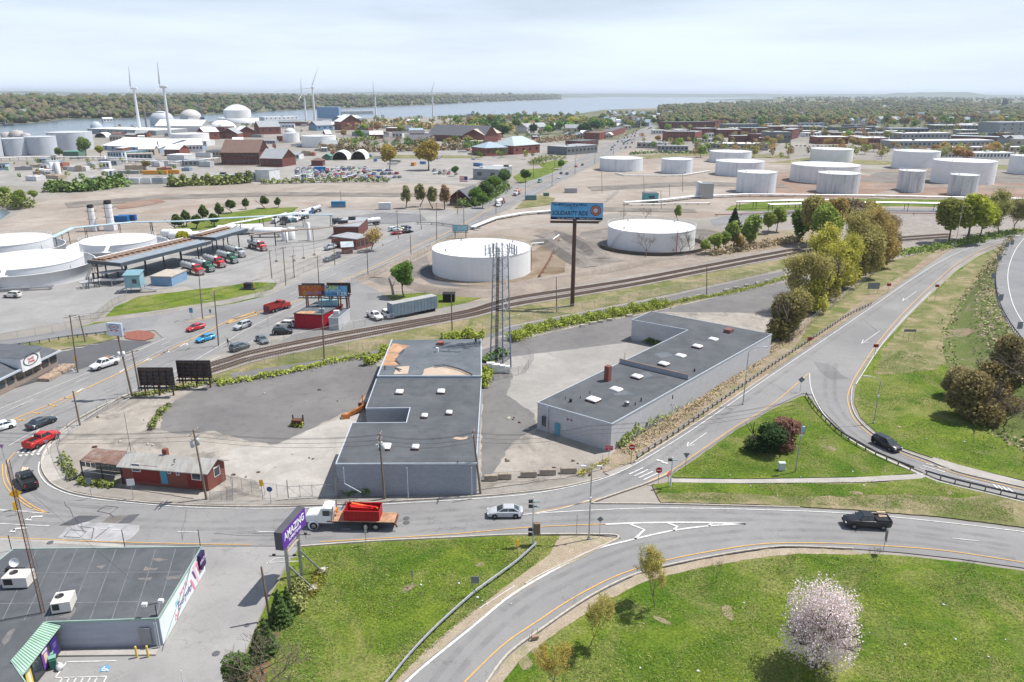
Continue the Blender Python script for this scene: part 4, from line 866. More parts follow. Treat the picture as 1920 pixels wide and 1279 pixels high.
def wall_quad(name,par,u0,v0,u1,v1,base_a,base_b,mat,proud=.05,thick=.08):
 """a flat rectangle on the wall that stands on base_a-base_b, from column u0..u1 and row v0 (top) .. v1 (low)"""
 A,B = g(*base_a),g(*base_b); d = (B-A).normalized(); n = Vector((d.y,-d.x,0)); n = n if n.dot(-A) > 0 else -n
 def hit(u,v):
  r_ = ray(u,v); t_ = A.dot(n)/r_.dot(n) if abs(r_.dot(n)) > 1e-9 else 0; return Vector((r_.x*t_,r_.y*t_,CAMH+r_.z*t_))
 um,vm = (u0+u1)/2,(v0+v1)/2; a,b = hit(u0,vm),hit(u1,vm); zt,zl = hit(um,v0).z,hit(um,v1).z
 a.z = b.z = 0; m = MB(); c = (a+b)/2+n*(proud-thick/2+.02); m.box((c.x,c.y,(zt+zl)/2),((b-a).length,thick,abs(zt-zl)),math.atan2(d.y,d.x)); return wpart(name,m,mat,par)
m_blue = paint((.08,.30,.42),.5)
wall_quad('door',tB,1040,794,1049,816,(1007,805),(1147,846),m_blue); w_ = wall_quad('window',tB,1016,781,1025,799,(1007,805),(1147,846),m_glass)
wall_quad('downspout',tB,1025.5,762,1027.5,810,(1007,805),(1147,846),m_trim,.12,.1); wall_quad('garage_door',tB,1190,616,1206,638,(1185,637),(1270,650),m_blue)
wall_quad('downspout',tB,1237,611,1239,645,(1185,637),(1270,650),m_trim,.12,.1); wall_quad('downspout',tB,1231,747,1234,795,(1147,846),(1300,742),m_steel,.12,.1)
for u,v in ((1064.5,786.5),(1071.5,788)): wall_quad('wall_bell',tB,u-1.3,v-1.3,u+1.3,v+1.3,(1007,805),(1147,846),paint((.3,.05,.05)))
m = MB()
for k in range(12): v = 722+k*12.2; strip(m,[at(max(702-(v-711)*.46,634),v,hA),at(901-(v-711)*.05,v,hA)],.07,hA+.036) if not 766 < v < 795 else None
wpart('roof_seams',m,m_roof2,rA); m = MB()
for k in range(16): f = k/16; a,b = at(1008+282*f,755-136*f,hb),at(1147+300*f,795-168*f,hb); strip(m,[a,b],.07,hb+.036)
wpart('roof_seams',m,m_roof2,rB)
# ---- brick office and its shed
A_,B_,C_ = g(231,906),g(392,920),g(424,899); D_ = A_+(C_-B_); eh = 3.0; mid = (B_+C_)/2; rh = 4.25
tC = thing('brick_office','long low red brick building with shallow grey gable roof on the street corner','building',cen([A_,B_,C_,D_]))
m = MB(); m.prism([(p.x,p.y) for p in (A_,B_,C_,D_)],0,eh-.02); ad = (A_-B_).normalized()
for a,b in ((B_,C_),(A_,D_)):
 mm_ = (a+b)/2; th = ad*(.1 if a is B_ else -.1); m.add([a+Vector((0,0,eh-.02)),b+Vector((0,0,eh-.02)),mm_+Vector((0,0,rh-.12)),a+th+Vector((0,0,eh-.02)),b+th+Vector((0,0,eh-.02)),mm_+th+Vector((0,0,rh-.12))],[(0,1,2),(5,4,3),(0,2,5,3),(1,4,5,2)])
wpart('wall',m,m_bk,tC)
m_sheet = M('weathered_sheet_roof',(.40,.40,.38),.7,.1,var=.15,scale=.8,dirt=(.25,.17,.11),dscale=.5,dmix=.5,stretch=(3,.4,1))
xd = (B_-A_).normalized(); yd = (C_-B_).normalized(); m = MB()
for s in (0,1):
 e0,e1 = ((A_,B_),(D_,C_))[s]; q = yd*(-.5 if s == 0 else .5); r0,r1 = (A_+D_)/2,(B_+C_)/2
 a = e0+q-xd*.2+Vector((0,0,eh-.1)); b = e1+q+xd*.5+Vector((0,0,eh-.1)); c = r1+xd*.5+Vector((0,0,rh)); d = r0-xd*.2+Vector((0,0,rh)); dn = Vector((0,0,-.12))
 m.loft([[a+dn,b+dn,c+dn,d+dn][::(1 if s == 0 else -1)],[a,b,c,d][::(1 if s == 0 else -1)]],smooth=False)
rC = wpart('roof',m,m_sheet,tC)
m = MB(); c = (A_+D_)/2*.58+(B_+C_)/2*.42+yd*.3; m.box((c.x,c.y,rh+.25),(.7,.6,1.1),math.atan2(xd.y,xd.x)); wpart('chimney',m,m_bk,tC)
m = MB(); c = at(327,868,3.7); m.path([c,c+Vector((0,0,.5)),c+Vector((.25,0,.6))],.07); wpart('stove_pipe',m,m_dsteel,tC)
m = MB(); c = (A_+D_)/2*.97+(B_+C_)/2*.03; m.tube(c+Vector((0,0,rh)),c+Vector((0,0,rh+6)),.03,5); [m.tube(c+Vector((.7*math.cos(a),.7*math.sin(a),rh-.1)),c+Vector((0,0,rh+1.5)),.02,4) for a in (0,2,4)]; wpart('antenna_mast',m,m_dsteel,tC)
m_redp = paint((.20,.025,.025)); fr = ((231,906),(392,920))
wall_quad('painted_panel',tC,250,873,298,904,*fr,m_redp,.02,.05); wall_quad('painted_panel',tC,352,886,378,914,*fr,m_redp,.02,.05)
for u0,v0,u1,v1 in ((247,869,263,884),(274+40,877,320,888),(330,880,336,891),(359,884,377,900)):
 w_ = wall_quad('window',tC,u0,v0,u1,v1,*fr,m_wht2,.05,.06); wall_quad('pane',w_,u0+1.5,v0+1.5,u1-1.5,v1-1.5,*fr,m_glass,.08,.06)
wall_quad('door',tC,302,884,314,907,*fr,m_blue,.05)
w_ = wall_quad('window',tC,400,874,412,893,(392,920),(424,899),m_wht2,.05,.06); wall_quad('pane',w_,401,876,411,891,(392,920),(424,899),m_glass,.08,.06)
tD = thing('carport','open shed with rusty sloping sheet roof joined to the brick building','shed',g(190,905)); m = MB()
S4 = [at(150,863,2.9),at(226,873,2.9),at(237,846,3.3),at(177,840,3.3)]; m.loft([[p-Vector((0,0,.1)) for p in S4],S4],smooth=False)
wpart('roof',m,M('rusted_roof',(.22,.13,.10),.8,.2,var=.3,scale=.6,dirt=(.33,.3,.28),dscale=.8,dmix=.7),tD)
for k,p in enumerate((S4[0],(S4[0]+S4[1])/2,S4[1]-Vector((.1,0,0)),S4[2],S4[3])): m = MB(); m.bar((p.x,p.y,0),(p.x,p.y,2.85),.14); wpart('post',m,m_dsteel,tD)
for k in range(8):
 a = S4[0].lerp(S4[1],k/8+.012); b = S4[0].lerp(S4[1],(k+1)/8-.012); m = MB(); m.bar((a.x,a.y-.02,2.35),(b.x,b.y-.02,2.35),.05,.75); wpart('window',m,m_glass,tD)
m = MB(); m.bar((S4[0].x,S4[0].y,1.15),(S4[1].x,S4[1].y,1.15),.06,.08); wpart('rail',m,m_wht2,tD); m = MB(); a,b = S4[3],S4[2]; m.bar((a.x,a.y-.5,1.3),(b.x,b.y-.5,1.3),.1,2.6); wpart('back_wall',m,paint((.3,.28,.25)),tD)
# ---- flat-roofed store
hs = hgt(1160,g(303,1212))
PS = [(25,1030),(378,1026),(297,1160),(87,1167),(21,1240),(62,1300),(-220,1330),(-100,1130)]
tS,P_,wS,rS = outline_building('store','large single-storey store with charcoal flat roof and mint trim','store',PS,hs,M_block('store_wall',(.42,.44,.50),3,.4,.1),m_roof,paint((.30,.42,.37),.5),trimw=.1)
B0,B1 = g(303,1212),g(385,1065)
eC,eD = at(297,1160,hs),at(378,1026,hs); dd = (eD-eC).normalized(); nn_ = Vector((dd.y,-dd.x,0)); nn_ = nn_ if nn_.x > 0 else -nn_; Ls = (eD-eC).length
def on_side(s0,s1,z0,z1,mat,name,par,e=.03,shear=0.0,th=.03):
 a = eC+dd*s0; b = eC+dd*s1; m = MB(); F = [Vector((a.x,a.y,z0)),Vector((b.x,b.y,z0)),Vector((b.x,b.y,z1))+dd*shear,Vector((a.x,a.y,z1))+dd*shear]
 m.loft([[p+nn_*(e-th) for p in F],[p+nn_*e for p in F]],smooth=False); return wpart(name,m,mat,par)
sw = on_side(.02,Ls-.02,.05,hs-.16,paint((.72,.80,.80),.6),'side_wall',tS,.05,th=.06)
pk,pu = paint((.75,.25,.38)),paint((.12,.08,.25))
for s0,w,mt,sh,z0,z1 in ((.70,.035,pk,-1.2,.1,1.8),(.76,.03,pu,-1.2,1.0,2.4),(.80,.04,paint((.8,.5,.62)),-1.3,.1,2.8),(.86,.035,pk,-1.2,.9,2.6),(.90,.03,pu,-1.3,1.2,3),(.735,.012,pk,2.0,1.5,3.4),(.70,.01,paint((.8,.5,.62)),1.8,1.8,3.4),(.955,.02,paint((.45,.3,.6)),-1,.5,2.4)): on_side(Ls*s0,Ls*(s0+w),z0,min(z1,hs-.3),mt,'painted_stripe',sw,.075+.002*s0,sh*.6)
sb = on_side(Ls*.86,Ls*.965,hs-1.9,hs-.05,paint((.035,.02,.09)),'wall_sign',tS,.45,th=.4)
FONT = None
def text3(par,body,size,loc,rot,mat,ext=.02,align='CENTER',sx=1.0,shear=0.0,name='lettering',bold=0.0):
 """flat lettering turned to a mesh"""
 cu = bpy.data.curves.new('lettering','FONT'); cu.body = body; cu.size = size; cu.align_x = align; cu.align_y = 'CENTER'; cu.extrude = ext; cu.shear = shear; cu.offset = bold; cu.resolution_u = 3; cu.materials.append(mat)
 L = root_of(par).location; tmp = bpy.data.objects.new('t',cu); me = bpy.data.meshes.new_from_object(tmp); bpy.data.objects.remove(tmp); bpy.data.curves.remove(cu)
 if not me.materials: me.materials.append(mat)
 o = bpy.data.objects.new(name,me); COL.objects.link(o); o.parent = par
 o.matrix_local = Matrix.Translation(Vector(loc)-L) @ rot @ Matrix.Diagonal((sx,1,1,1)); return o
def face_rot(d,n=None,up=Vector((0,0,1))):
 x = Vector(d).normalized(); z = x.cross(up).normalized() if n is None else n; y = z.cross(x); return Matrix((x,y,z)).transposed().to_4x4()
rs_ = face_rot(dd,nn_)
text3(sb,'AMAZING',.55,eC+dd*Ls*.912+nn_*.47+Vector((0,0,-.9)),rs_,paint((.6,.5,.7)),sx=.8)
text3(sw,'YOUR',.8,eC+dd*Ls*.50+nn_*.06+Vector((0,0,-1.1)),rs_,pk); text3(sw,'Everyday',1.15,eC+dd*Ls*.50+nn_*.06+Vector((0,0,-2.1)),rs_,pu,shear=.3); text3(sw,'BE',.8,eC+dd*Ls*.34+nn_*.06+Vector((0,0,-1.4)),rs_,paint((.2,.5,.55))); text3(sw,'be',1.2,eC+dd*Ls*.30+nn_*.06+Vector((0,0,-2.6)),rs_,pk,shear=.3)
for u,v,w,d,h,a in ((38,1096,2.6,1.7,1.2,.05),(122,1140,1.8,2.0,1.15,.25)):
 c = at(u,v,hs); L = tS.location; m = MB(); m.box((0,0,h/2+.2),(w,d,h)); o = part('air_conditioner',m,M('ac_paint_%d' % u,(.62,.60,.56),.6,var=.1),tS,loc=c-L,rz=a); m = MB(); m.box((0,0,.1),(w*.9,d*.9,.2)); part('curb',m,m_dsteel,o)
 m = MB(); m.lathe([(.42,h+.2),(.42,h+.26),(.36,h+.26),(.34,h+.21),(0,h+.21)],18,c=(-w*.2,d*.12,0)); part('fan',m,m_dsteel,o); m = MB(); m.box((-w*.25,-d/2-.01,h*.6+.2),(w*.35,.04,h*.6)); part('grille',m,m_dsteel,o)
c = at(32,1070,hs); m = MB(); m.tube(c,c+Vector((0,0,.9)),.04,6); m.box(c+Vector((-.8,0,.25)),(.6,.5,.4)); m.box(c+Vector((0,0,.05)),(1.2,1.0,.1)); wpart('dish_mount',m,m_dsteel,tS)
m = MB(); m.lathe([(0,0),(.3,.05),(.5,.16),(.52,.2),(.5,.18),(.3,.08),(0,.03)],16); dsh = part('satellite_dish',m,m_wht2,tS,loc=c-tS.location+Vector((0,-.05,1.15))); dsh.rotation_euler = (1.2,0,.3)
# roof laps
m = MB()
for k in range(9): strip(m,[at(70+37*k,1030,hs),at(70+37*k-66+k*4,1164,hs)],.09,hs+.036)
strip(m,[at(0,1075,hs),at(350,1073,hs)],.09,hs+.041); strip(m,[at(-60,1133,hs),at(315,1128,hs)],.1,hs+.041); wpart('roof_seams',m,M('seam_tape',(.17,.18,.19),.8,var=.3,scale=1),rS)
for pts in ([(283,1046),(316,1049),(300,1052),(286,1050)],[(270,1064),(300,1065),(290,1071),(272,1069)],[(258,1083),(285,1082),(283,1088),(260,1087)],[(310,1082),(345,1076),(335,1085),(316,1087)],[(180,1062),(200,1058),(192,1066)],[(98,1160),(130,1150),(143,1132),(146,1142),(130,1162)],[(0,1200),(22,1180),(30,1178),(10,1210)]): roofpatch(rS,pts,hs+.03,M_ground('roof_dirt',(.22,.20,.18),(.15,.15,.16),s1=.8),'dirt_patch',.3,.008+.0007*len(pts))
m_mint = paint((.36,.54,.42),.5)
K0,K1,K2,K3 = at(82,1166,hs+.2),at(113,1173,hs-.25),at(42,1265,hs-.25),at(20,1240,hs+.2)
m = MB(); m.loft([[K0-Vector((0,0,.12)),K1-Vector((0,0,.12)),K2-Vector((0,0,.12)),K3-Vector((0,0,.12))][::-1],[K0,K1,K2,K3][::-1]],smooth=False); cn = wpart('canopy',m,m_mint,tS)
for k in range(21):
 f = (k+.5)/21; m = MB(); m.bar(K0.lerp(K3,f)+Vector((0,0,.03)),K1.lerp(K2,f)+Vector((0,0,.03)),.05,.07); wpart('standing_seam',m,paint((.22,.36,.30),.5),cn)
F0,F1 = g(118,1223),g(52,1306); fd = (F1-F0).normalized(); fn = Vector((-fd.y,fd.x,0)); fn = fn if fn.x > 0 else -fn; FL = (F1-F0).length; fz = 2.75
m = MB(); c = (F0+F1)/2-fn*.3; m.box((c.x,c.y,fz/2),(FL,.3,fz),math.atan2(fd.y,fd.x)); wpart('storefront',m,paint((.05,.05,.055)),tS)
def poster(s0,s1,z0,z1,mat,name='poster',par=tS,e=.02):
 a,b = F0+fd*s0-fn*.13,F0+fd*s1-fn*.13; m = MB(); F = [Vector((a.x,a.y,z0)),Vector((b.x,b.y,z0)),Vector((b.x,b.y,z1)),Vector((a.x,a.y,z1))]; m.loft([[p+fn*(e-.03) for p in F],[p+fn*e for p in F]],smooth=False); return wpart(name,m,mat,par)
for i,(a,b,c1,c2) in enumerate(((.25,1.45,(.05,.03,.2),(.12,.1,.3)),(1.75,2.95,(.18,.06,.38),(.75,.55,.35)),(4.5,5.5,(.72,.55,.08),(.75,.72,.65)),(5.8,6.8,(.62,.09,.04),(.75,.62,.5)))):
 f_ = poster(a,b,.35,2.45,m_dsteel,'poster_frame'); q = poster(a+.08,b-.08,.4,2.4,paint(c1),'poster',f_,.035); poster(a+.3,b-.4,.8 if i else 1.3,1.9,paint(c2),'printed_shape',q,.042); poster(a+.2,b-.2,2.05,2.35,paint((.75,.7,.75) if i else (.05,.03,.2)),'printed_band',q,.043)
poster(3.1,4.3,.3,2.5,m_glass,'window')
wall_quad('service_door',tS,262,1178,283,1209,(118,1216),(303,1212),paint((.28,.29,.31)),.05)
for u in (292,296): wall_quad('downspout',tS,u,1166,u+1.6,1211,(118,1216),(303,1212),m_trim,.14,.1)
m = MB(); c = g(303,1205); m.tube((c.x,c.y,0),(c.x,c.y,hs+1.4),.05,6); tp = c+Vector((0,0,hs+1.4)); m.bar(tp-Vector((.9,.1,0)),tp+Vector((.5,.3,.1)),.06); wpart('lamp_mast',m,m_dsteel,tS)
for q in (Vector((-1.0,-.1,.1)),Vector((.5,.3,.25))): m = MB(); m.box(tp+q,(.5,.35,.35)); wpart('floodlight',m,m_wht2,tS)
for i,(u,v) in enumerate(((257,1232),(278,1231))):
 c = g(u,v); m = MB(); m.tube((0,0,0),(0,0,1.25),.11,10); m.lathe([(.11,1.25),(.07,1.32),(0,1.34)],10); single('bollard',m,paint((.70,.48,.10)),'yellow steel bollard by the store wall, the %s one' % ('left','right')[i],'bollard','yellow bollards by the store',c)
c = g(95,1252)
for i,(dx,dy,mt,lb) in enumerate(((-.2,.5,(.03,.16,.12),'open green wheeled bin against the storefront posters'),(.35,0,(.03,.16,.12),'green wheeled bin with propped lid in front of the posters'))):
 m = MB(); m.box((0,0,.55),(.5,.5,1.0),0,top=(1.2,1.2)); t = thing('wheeled_bin',lb,'bin',c+Vector((dx,dy,0)),.5,'green wheeled bins'); part('body',m,paint(mt),t); m = MB(); m.box((0,.15,1.2),(.66,.6,.06)); o = part('lid',m,paint((.2,.42,.36)),t);
m = MB(); m.lathe([(0,0),(.3,.05),(.36,.35),(.25,.62),(.06,.72),(.1,.8),(0,.8)],10); m.v = [(x*(1+.1*math.sin(z*9+x*20)),y,z) for x,y,z in m.v]; single('rubbish_bag',m,paint((.72,.72,.74),.4),'full white rubbish bag beside the green bins','bag',None,c+Vector((1.05,-.2,0)))
m = MB(); a,b = g(115,1222),g(298,1219); c_,d_ = g(292,1229),g(108,1231); m.prism([(p.x,p.y) for p in (a,b,c_,d_)],-.1,.13); struct('pavement',m,m_walk)
# guyed mast on the store roof
t = thing('radio_mast','tall slender rust-brown lattice mast rising from the store roof','mast',at(80,1150,hs)); m1 = MB(); HM = hgt(808,g(80,1150)+Vector((0,0,0))); HM = 17.5
leg = [(.2*math.cos(a),.2*math.sin(a)) for a in (.5,2.6,4.7)]
for x,y in leg: m = MB(); m.tube((x,y,0),(x*.9,y*.9,HM),.03,5); part('leg',m,m_rust,t)
m = MB()
for k in range(int(HM/.45)):
 for i in range(3): a,b = leg[i],leg[(i+1) % 3]; m.tube((a[0],a[1],k*.45),(b[0],b[1],k*.45+.45),.013,3); m.tube((a[0],a[1],k*.45),(b[0],b[1],k*.45),.012,3)
part('bracing',m,m_rust,t)
for k in range(2): m = MB(); m.tube((0,0,HM*.9),(-6+13*k,9-2*k,-hs+.5),.012,3); part('guy_wire',m,m_dsteel,t)
# ---- purple roadside sign
b1,b2 = g(544,1107),g(566,1078); sdv = (b2-b1); sdv.z = 0; SLn = sdv.length; sx_ = sdv.normalized(); snr = Vector((sx_.y,-sx_.x,0)); zb1 = hgt(1018,b1);
tG = thing('roadside_sign','purple two-post roadside sign with white letters at the driveway mouth','sign',b1,0)
q0 = b1-sx_*1.1; zlo = hgt(1018,b1); zhi = hgt(985,b1); Hs = max(1.9,zhi-zlo); ln = SLn+2.6
m_pur = paint((.12,.035,.33),.45)
ctr = b1+sx_*(SLn/2)+Vector((0,0,zlo+Hs/2)); an = math.atan2(sx_.y,sx_.x); m = MB(); m.box(ctr,(ln,.9,Hs),an); cab = wpart('cabinet',m,paint((.09,.09,.10)),tG)
for s in (-1,1):
 m = MB(); m.box(ctr+snr*s*.46,(ln-.02,.03,Hs-.02),an); fc = wpart('sign_face',m,m_pur,cab)
 rt = face_rot(sx_*s,snr*s)
 text3(fc,'AMAZING',1.25,ctr+snr*s*.49+Vector((0,0,.22)),rt,paint((.80,.80,.82),.4),sx=ln/6.6,bold=.02); text3(fc,'SUPERSTORES',.42,ctr+snr*s*.49+Vector((0,0,-.6)),rt,paint((.80,.80,.82),.4),sx=ln/5.0)
for p in (b1,b2):
 m = MB(); m.bar(p,p+Vector((0,0,zlo+.1)),.32,.32); wpart('post',m,m_steel,tG)
 f = {0: g(586,1103),1: g(603,1071)}[0 if p is b1 else 1]; m = MB(); m.bar(f,p+Vector((0,0,3.4)),.18,.18); wpart('brace',m,m_steel,tG); m = MB(); m.box(f+Vector((0,0,.08)),(1.0,1.0,.2),.4); wpart('footing',m,m_kerb,tG)
m = MB(); m.bar(b1+Vector((0,0,zlo-1.2)),b2+Vector((0,0,zlo-1.2)),.3,.12); wpart('crossbeam',m,paint((.45,.38,.3)),tG)
for p,z in ((b1,zlo-1.6),(b2,zlo-.7)):
 m = MB(); q = p+Vector((0,0,z)); m.bar(q-Vector((2.0,0,0)),q+Vector((1.5,0,0)),.06); [m.box(q+Vector((x,0,.15)),(.35,.2,.15)) for x in (-1.4,.9)]; wpart('floodlight_arm',m,m_dsteel,tG)
# ---- lattice tower
tb = g(940,688); HT = hgt(458,tb); tT = thing('cell_tower','tall galvanised lattice tower with antennas standing before the big white tank','tower',tb)
pl = [(-2.3,0),(2.0,-.6),(.3,2.6)]
def tp_(i,z): k = 1-.36*z/HT; return Vector((pl[i][0]*k,pl[i][1]*k,z))
m_tow = paint((.20,.24,.29),.5)
for i in range(3): m = MB(); m.tube(tp_(i,0),tp_(i,HT),.17,8,.10); part('leg',m,m_tow,tT)
nb = 12
for i in range(3):
 m = MB(); j = (i+1) % 3
 for k in range(nb):
  z0,z1 = HT*k/nb,HT*(k+1)/nb; m.bar(tp_(i,z0),tp_(j,z1),.075,.06); m.bar(tp_(i,z1),tp_(j,z1),.06,.05)
 part('bracing',m,m_tow,tT)
for k in range(3): m = MB(); a = tp_(0,0).lerp(tp_(2,0),.4); b = tp_(0,HT*.97).lerp(tp_(2,HT*.97),.4); m.tube(a+Vector((.22*k,0,1)),b+Vector((.22*k,0,0)),.085,5); part('coax_cable',m,m_tyre,tT)
for i,(z,r_) in enumerate(((HT-1.0,3.2),)):
 for s in range(3):
  a = s*2.094+.4; d = Vector((math.cos(a),math.sin(a),0)); n_ = Vector((-d.y,d.x,0)); m = MB(); m.bar(d*.8+Vector((0,0,z)),d*r_*.75+Vector((0,0,z)),.09); m.bar(d*r_*.75-n_*2+Vector((0,0,z)),d*r_*.75+n_*2+Vector((0,0,z)),.09); m.bar(d*r_*.75-n_*2+Vector((0,0,z-.9)),d*r_*.75+n_*2+Vector((0,0,z-.9)),.06)
  arm = part('antenna_frame',m,m_steel,tT)
  for k in (-1.8,-.6,.6,1.8): m = MB(); c = d*(r_*.75+.15)+n_*k+Vector((0,0,z-.2)); m.box(c,(.22,.3,2.1),a); part('panel_antenna',m,m_wht2 if k != -.6 else paint((.35,.4,.42)),arm)
m = MB(); m.tube((0,0,HT-1),(0,0,HT+1.8),.04,5); m.tube((1.2,0,HT-1),(1.2,0,HT+1.2),.04,5); part('whip_antenna',m,m_steel,tT)
for i,(u,v,w,d,h) in enumerate(((920,697,1.6,1.0,1.9),(930,698,1.6,1.0,1.7),(941,698,1.2,.9,1.5),(952,699,.9,.8,1.4))):
 m = MB(); m.box((0,0,h/2+.1),(w,d,h)); m.box((0,-d/2-.02,h/2+.15),(w*.8,.05,h*.75)); single('equipment_cabinet',m,m_wht2,'pale equipment cabinet at the lattice tower foot, %s from the left' % ('first','second','third','last')[i],'cabinet','cabinets at the tower foot',g(u,v))
# ---- monopole billboard
pb = g(1073,573); z0 = hgt(411,pb); z1 = hgt(379,pb)
tM = thing('billboard','tall single-post billboard with light blue SOLIDARITY RIDE poster','billboard',pb); m = MB(); m.tube((0,0,0),(0,0,z0+.5),.58,18,.5); m_bpost = M('brown_steel',(.115,.065,.055),.6,.2,var=.2); part('post',m,m_bpost,tM)
m = MB(); m.bar((-6.5,-1.2,z0-.3),(6.5,-1.9,z0-.3),1.0,.12); m.tube((-6.3,1.2,z0-.9),(6.3,.4,z0-.9),.3,10); [m.bar((x,1.2,z0-.8),(x,-1.9,z0-.4),.12) for x in (-5,-2.5,0,2.5,5)]; part('catwalk',m,m_bpost,tM)
bbw = 13.4; bd = Vector((1,-.13,0)).normalized(); bn = Vector((bd.y,-bd.x,0)); bc = Vector((.35,-.9,(z0+z1)/2)); bh = z1-z0; ba = math.atan2(bd.y,bd.x)
m = MB(); m.box(bc,(bbw,.5,bh),ba); pn = part('panel',m,m_dsteel,tM);
m_bb,t_,b_ = base('poster_print',.5); c_ = mixc(t_,noise_fac(t_,.25,2,.5,.35,.65),(.09,.32,.58),(.14,.42,.66)); t_.links.new(c_,b_.inputs['Base Color'])
m = MB(); m.box(bc+bn*.26,(bbw-.1,.03,bh-.1),ba); ps = part('poster',m,m_bb,pn); navy = paint((.015,.03,.09))
m = MB(); m.box(bc+bn*.28+Vector((0,0,-bh*.42)),(bbw-.1,.03,bh*.15),ba); part('printed_band',m,navy,ps)
rt = face_rot(bd,bn); wp = Vector(pb)
def bt(s,size,x,z,mat,**k): text3(ps,s,size,wp+bc+bd*x+bn*.30+Vector((0,0,z*bh)),rt,mat,ext=.005,**k)
bt('The IBEW Local 99 & NECA',.82,-1.9,.38,navy,sx=.92,bold=.02); bt('Management Partnership',.36,-1.6,.27,navy); bt('2022',.5,-1.4,.17,navy); bt('SOLIDARITY RIDE',1.55,-1.75,-.12,navy,sx=.76,shear=.2,bold=.03)
bt('May 15th - Cranston, RI        Military Appreciation',.52,0,-.42,m_wht,sx=.92)
m = MB();
def disc(r0,r1,mat,z,name,par):
 m = MB(); c = wp+bc+bd*4.85+bn*z+Vector((0,0,bh*.07)); n = 28; vs = [c+(bd*math.cos(2*PI*i/n)+Vector((0,0,1))*math.sin(2*PI*i/n))*r for r in (r0,r1) for i in range(n)]; m.add(vs,[(i,(i+1) % n,n+(i+1) % n,n+i) for i in range(n)] if r1 > 0 else []); m.f = [f[::-1] for f in m.f]; return wpart(name,m,mat,par)
disc(1.36,.001,navy,.30,'printed_roundel',ps); disc(1.22,.78,paint((.55,.17,.08)),.305,'printed_ring',ps); disc(.62,.001,paint((.55,.5,.6)),.307,'printed_centre',ps)
# ---- twin billboards by the red pub
def billboard(name_l,pxl,pxr,vb,vt,basev,colr,lines,posts,back=False,group='poster billboards'):
 A = g(pxl,basev); B = g(pxr,basev); d = (B-A).normalized(); n = Vector((d.y,-d.x,0)); W_ = (B-A).length; c = (A+B)/2; za,zb = hgt(vb,c),hgt(vt,c); an_ = math.atan2(d.y,d.x)
 t = thing('billboard',name_l,'billboard',c,0,group); m = MB(); m.box((0,0,(za+zb)/2),(W_,.3,zb-za),an_); p_ = part('panel',m,m_dsteel,t)
 for f in posts: q = d*W_*f; m = MB(); m.tube((q.x,q.y+.3,0),(q.x,q.y+.3,za+.5),.17,8); part('post',m,m_rust,t)
 m = MB(); m.bar(-d*W_*.52+n*.6+Vector((0,0,za-.3)),d*W_*.52+n*.6+Vector((0,0,za-.3)),.8,.1); part('catwalk',m,m_dsteel,t)
 if back:
  for k in range(5): z = za+(zb-za)*(k+.5)/5; m = MB(); m.bar(-d*W_*.49+n*.22+Vector((0,0,z)),d*W_*.49+n*.22+Vector((0,0,z)),.12,.14); part('stringer',m,m_rust,p_)
  for k in range(6): q = d*W_*(-.45+.18*k)+n*.36; m = MB(); m.bar(q+Vector((0,0,za-1)),q+Vector((0,0,zb)),.16); part('upright',m,m_dsteel,p_)
 else:
  m = MB(); m.box(n*.17+Vector((0,0,(za+zb)/2)),(W_-.3,.03,zb-za-.25),an_); ps_ = part('poster',m,colr,p_); R_ = face_rot(d,n)
  for s,size,x,z,mt,kw in lines: text3(ps_,s,size,c+n*.2+d*W_*x+Vector((0,0,za+(zb-za)*z)),R_,mt,ext=.005,**kw)
 return t
m_lat = base('sunburst_print',.5)[0]; t_ = m_lat.node_tree; c_ = mixc(t_,noise_fac(t_,.5,3,.5,.35,.65,stretch=(1,1,.5)),(.30,.055,.02),(.45,.25,.06)); t_.links.new(c_,t_.nodes['Principled BSDF'].inputs['Base Color'])
m_csh = base('blue_print',.5)[0]; t_ = m_csh.node_tree; c_ = mixc(t_,noise_fac(t_,.3,3,.5,.35,.65),(.02,.10,.28),(.15,.42,.62)); t_.links.new(c_,t_.nodes['Principled BSDF'].inputs['Base Color'])
billboard('orange LATINA poster billboard above the red pub',565,609,555,534,600,m_lat,[('LATINA',1.9,.05,.66,paint((.5,.06,.03)),dict(shear=.3,bold=.03)),('106.3 FM',1.1,.1,.28,paint((.25,.22,.6)),{})],(-.23,.3),group='poster billboards by the pub')
billboard('blue CASH poster billboard beside the orange LATINA one',612,656,556,535,600,m_csh,[('CASH',1.3,-.18,.8,paint((.6,.7,.1)),dict(bold=.03)),('FOR YOUR CAR',.6,-.15,.55,m_wht,{}),('JUNK YARD',.9,-.2,.22,navy,{}),('KER',1.4,.25,.24,m_wht,{})],(-.3,-.22,.05,.15,.4,.5),group='poster billboards by the pub')
billboard('dark billboard back showing above and behind the LATINA poster',571,613,550,531,593,None,[],(-.3,.3),True); billboard('dark billboard back showing behind the CASH poster',617,661,549,530,593,None,[],(-.3,.3),True)
billboard('left dark slatted billboard back at the edge of the gravel lot',266,331,722,688,742,None,[],(-.4,0,.4),True,'slatted billboard backs'); billboard('right dark slatted billboard back at the edge of the gravel lot',337,400,708,675,727,None,[],(-.4,0,.4),True,'slatted billboard backs')
billboard('small pale blue billboard on the avenue below the gravel field',849,878,434,422,446,paint((.25,.55,.68)),[('SEE YOU',.9,.1,.7,m_wht,{}),('AT THE BAY',.7,.12,.35,m_wht,{})],(-.35,.35),group='small billboards')
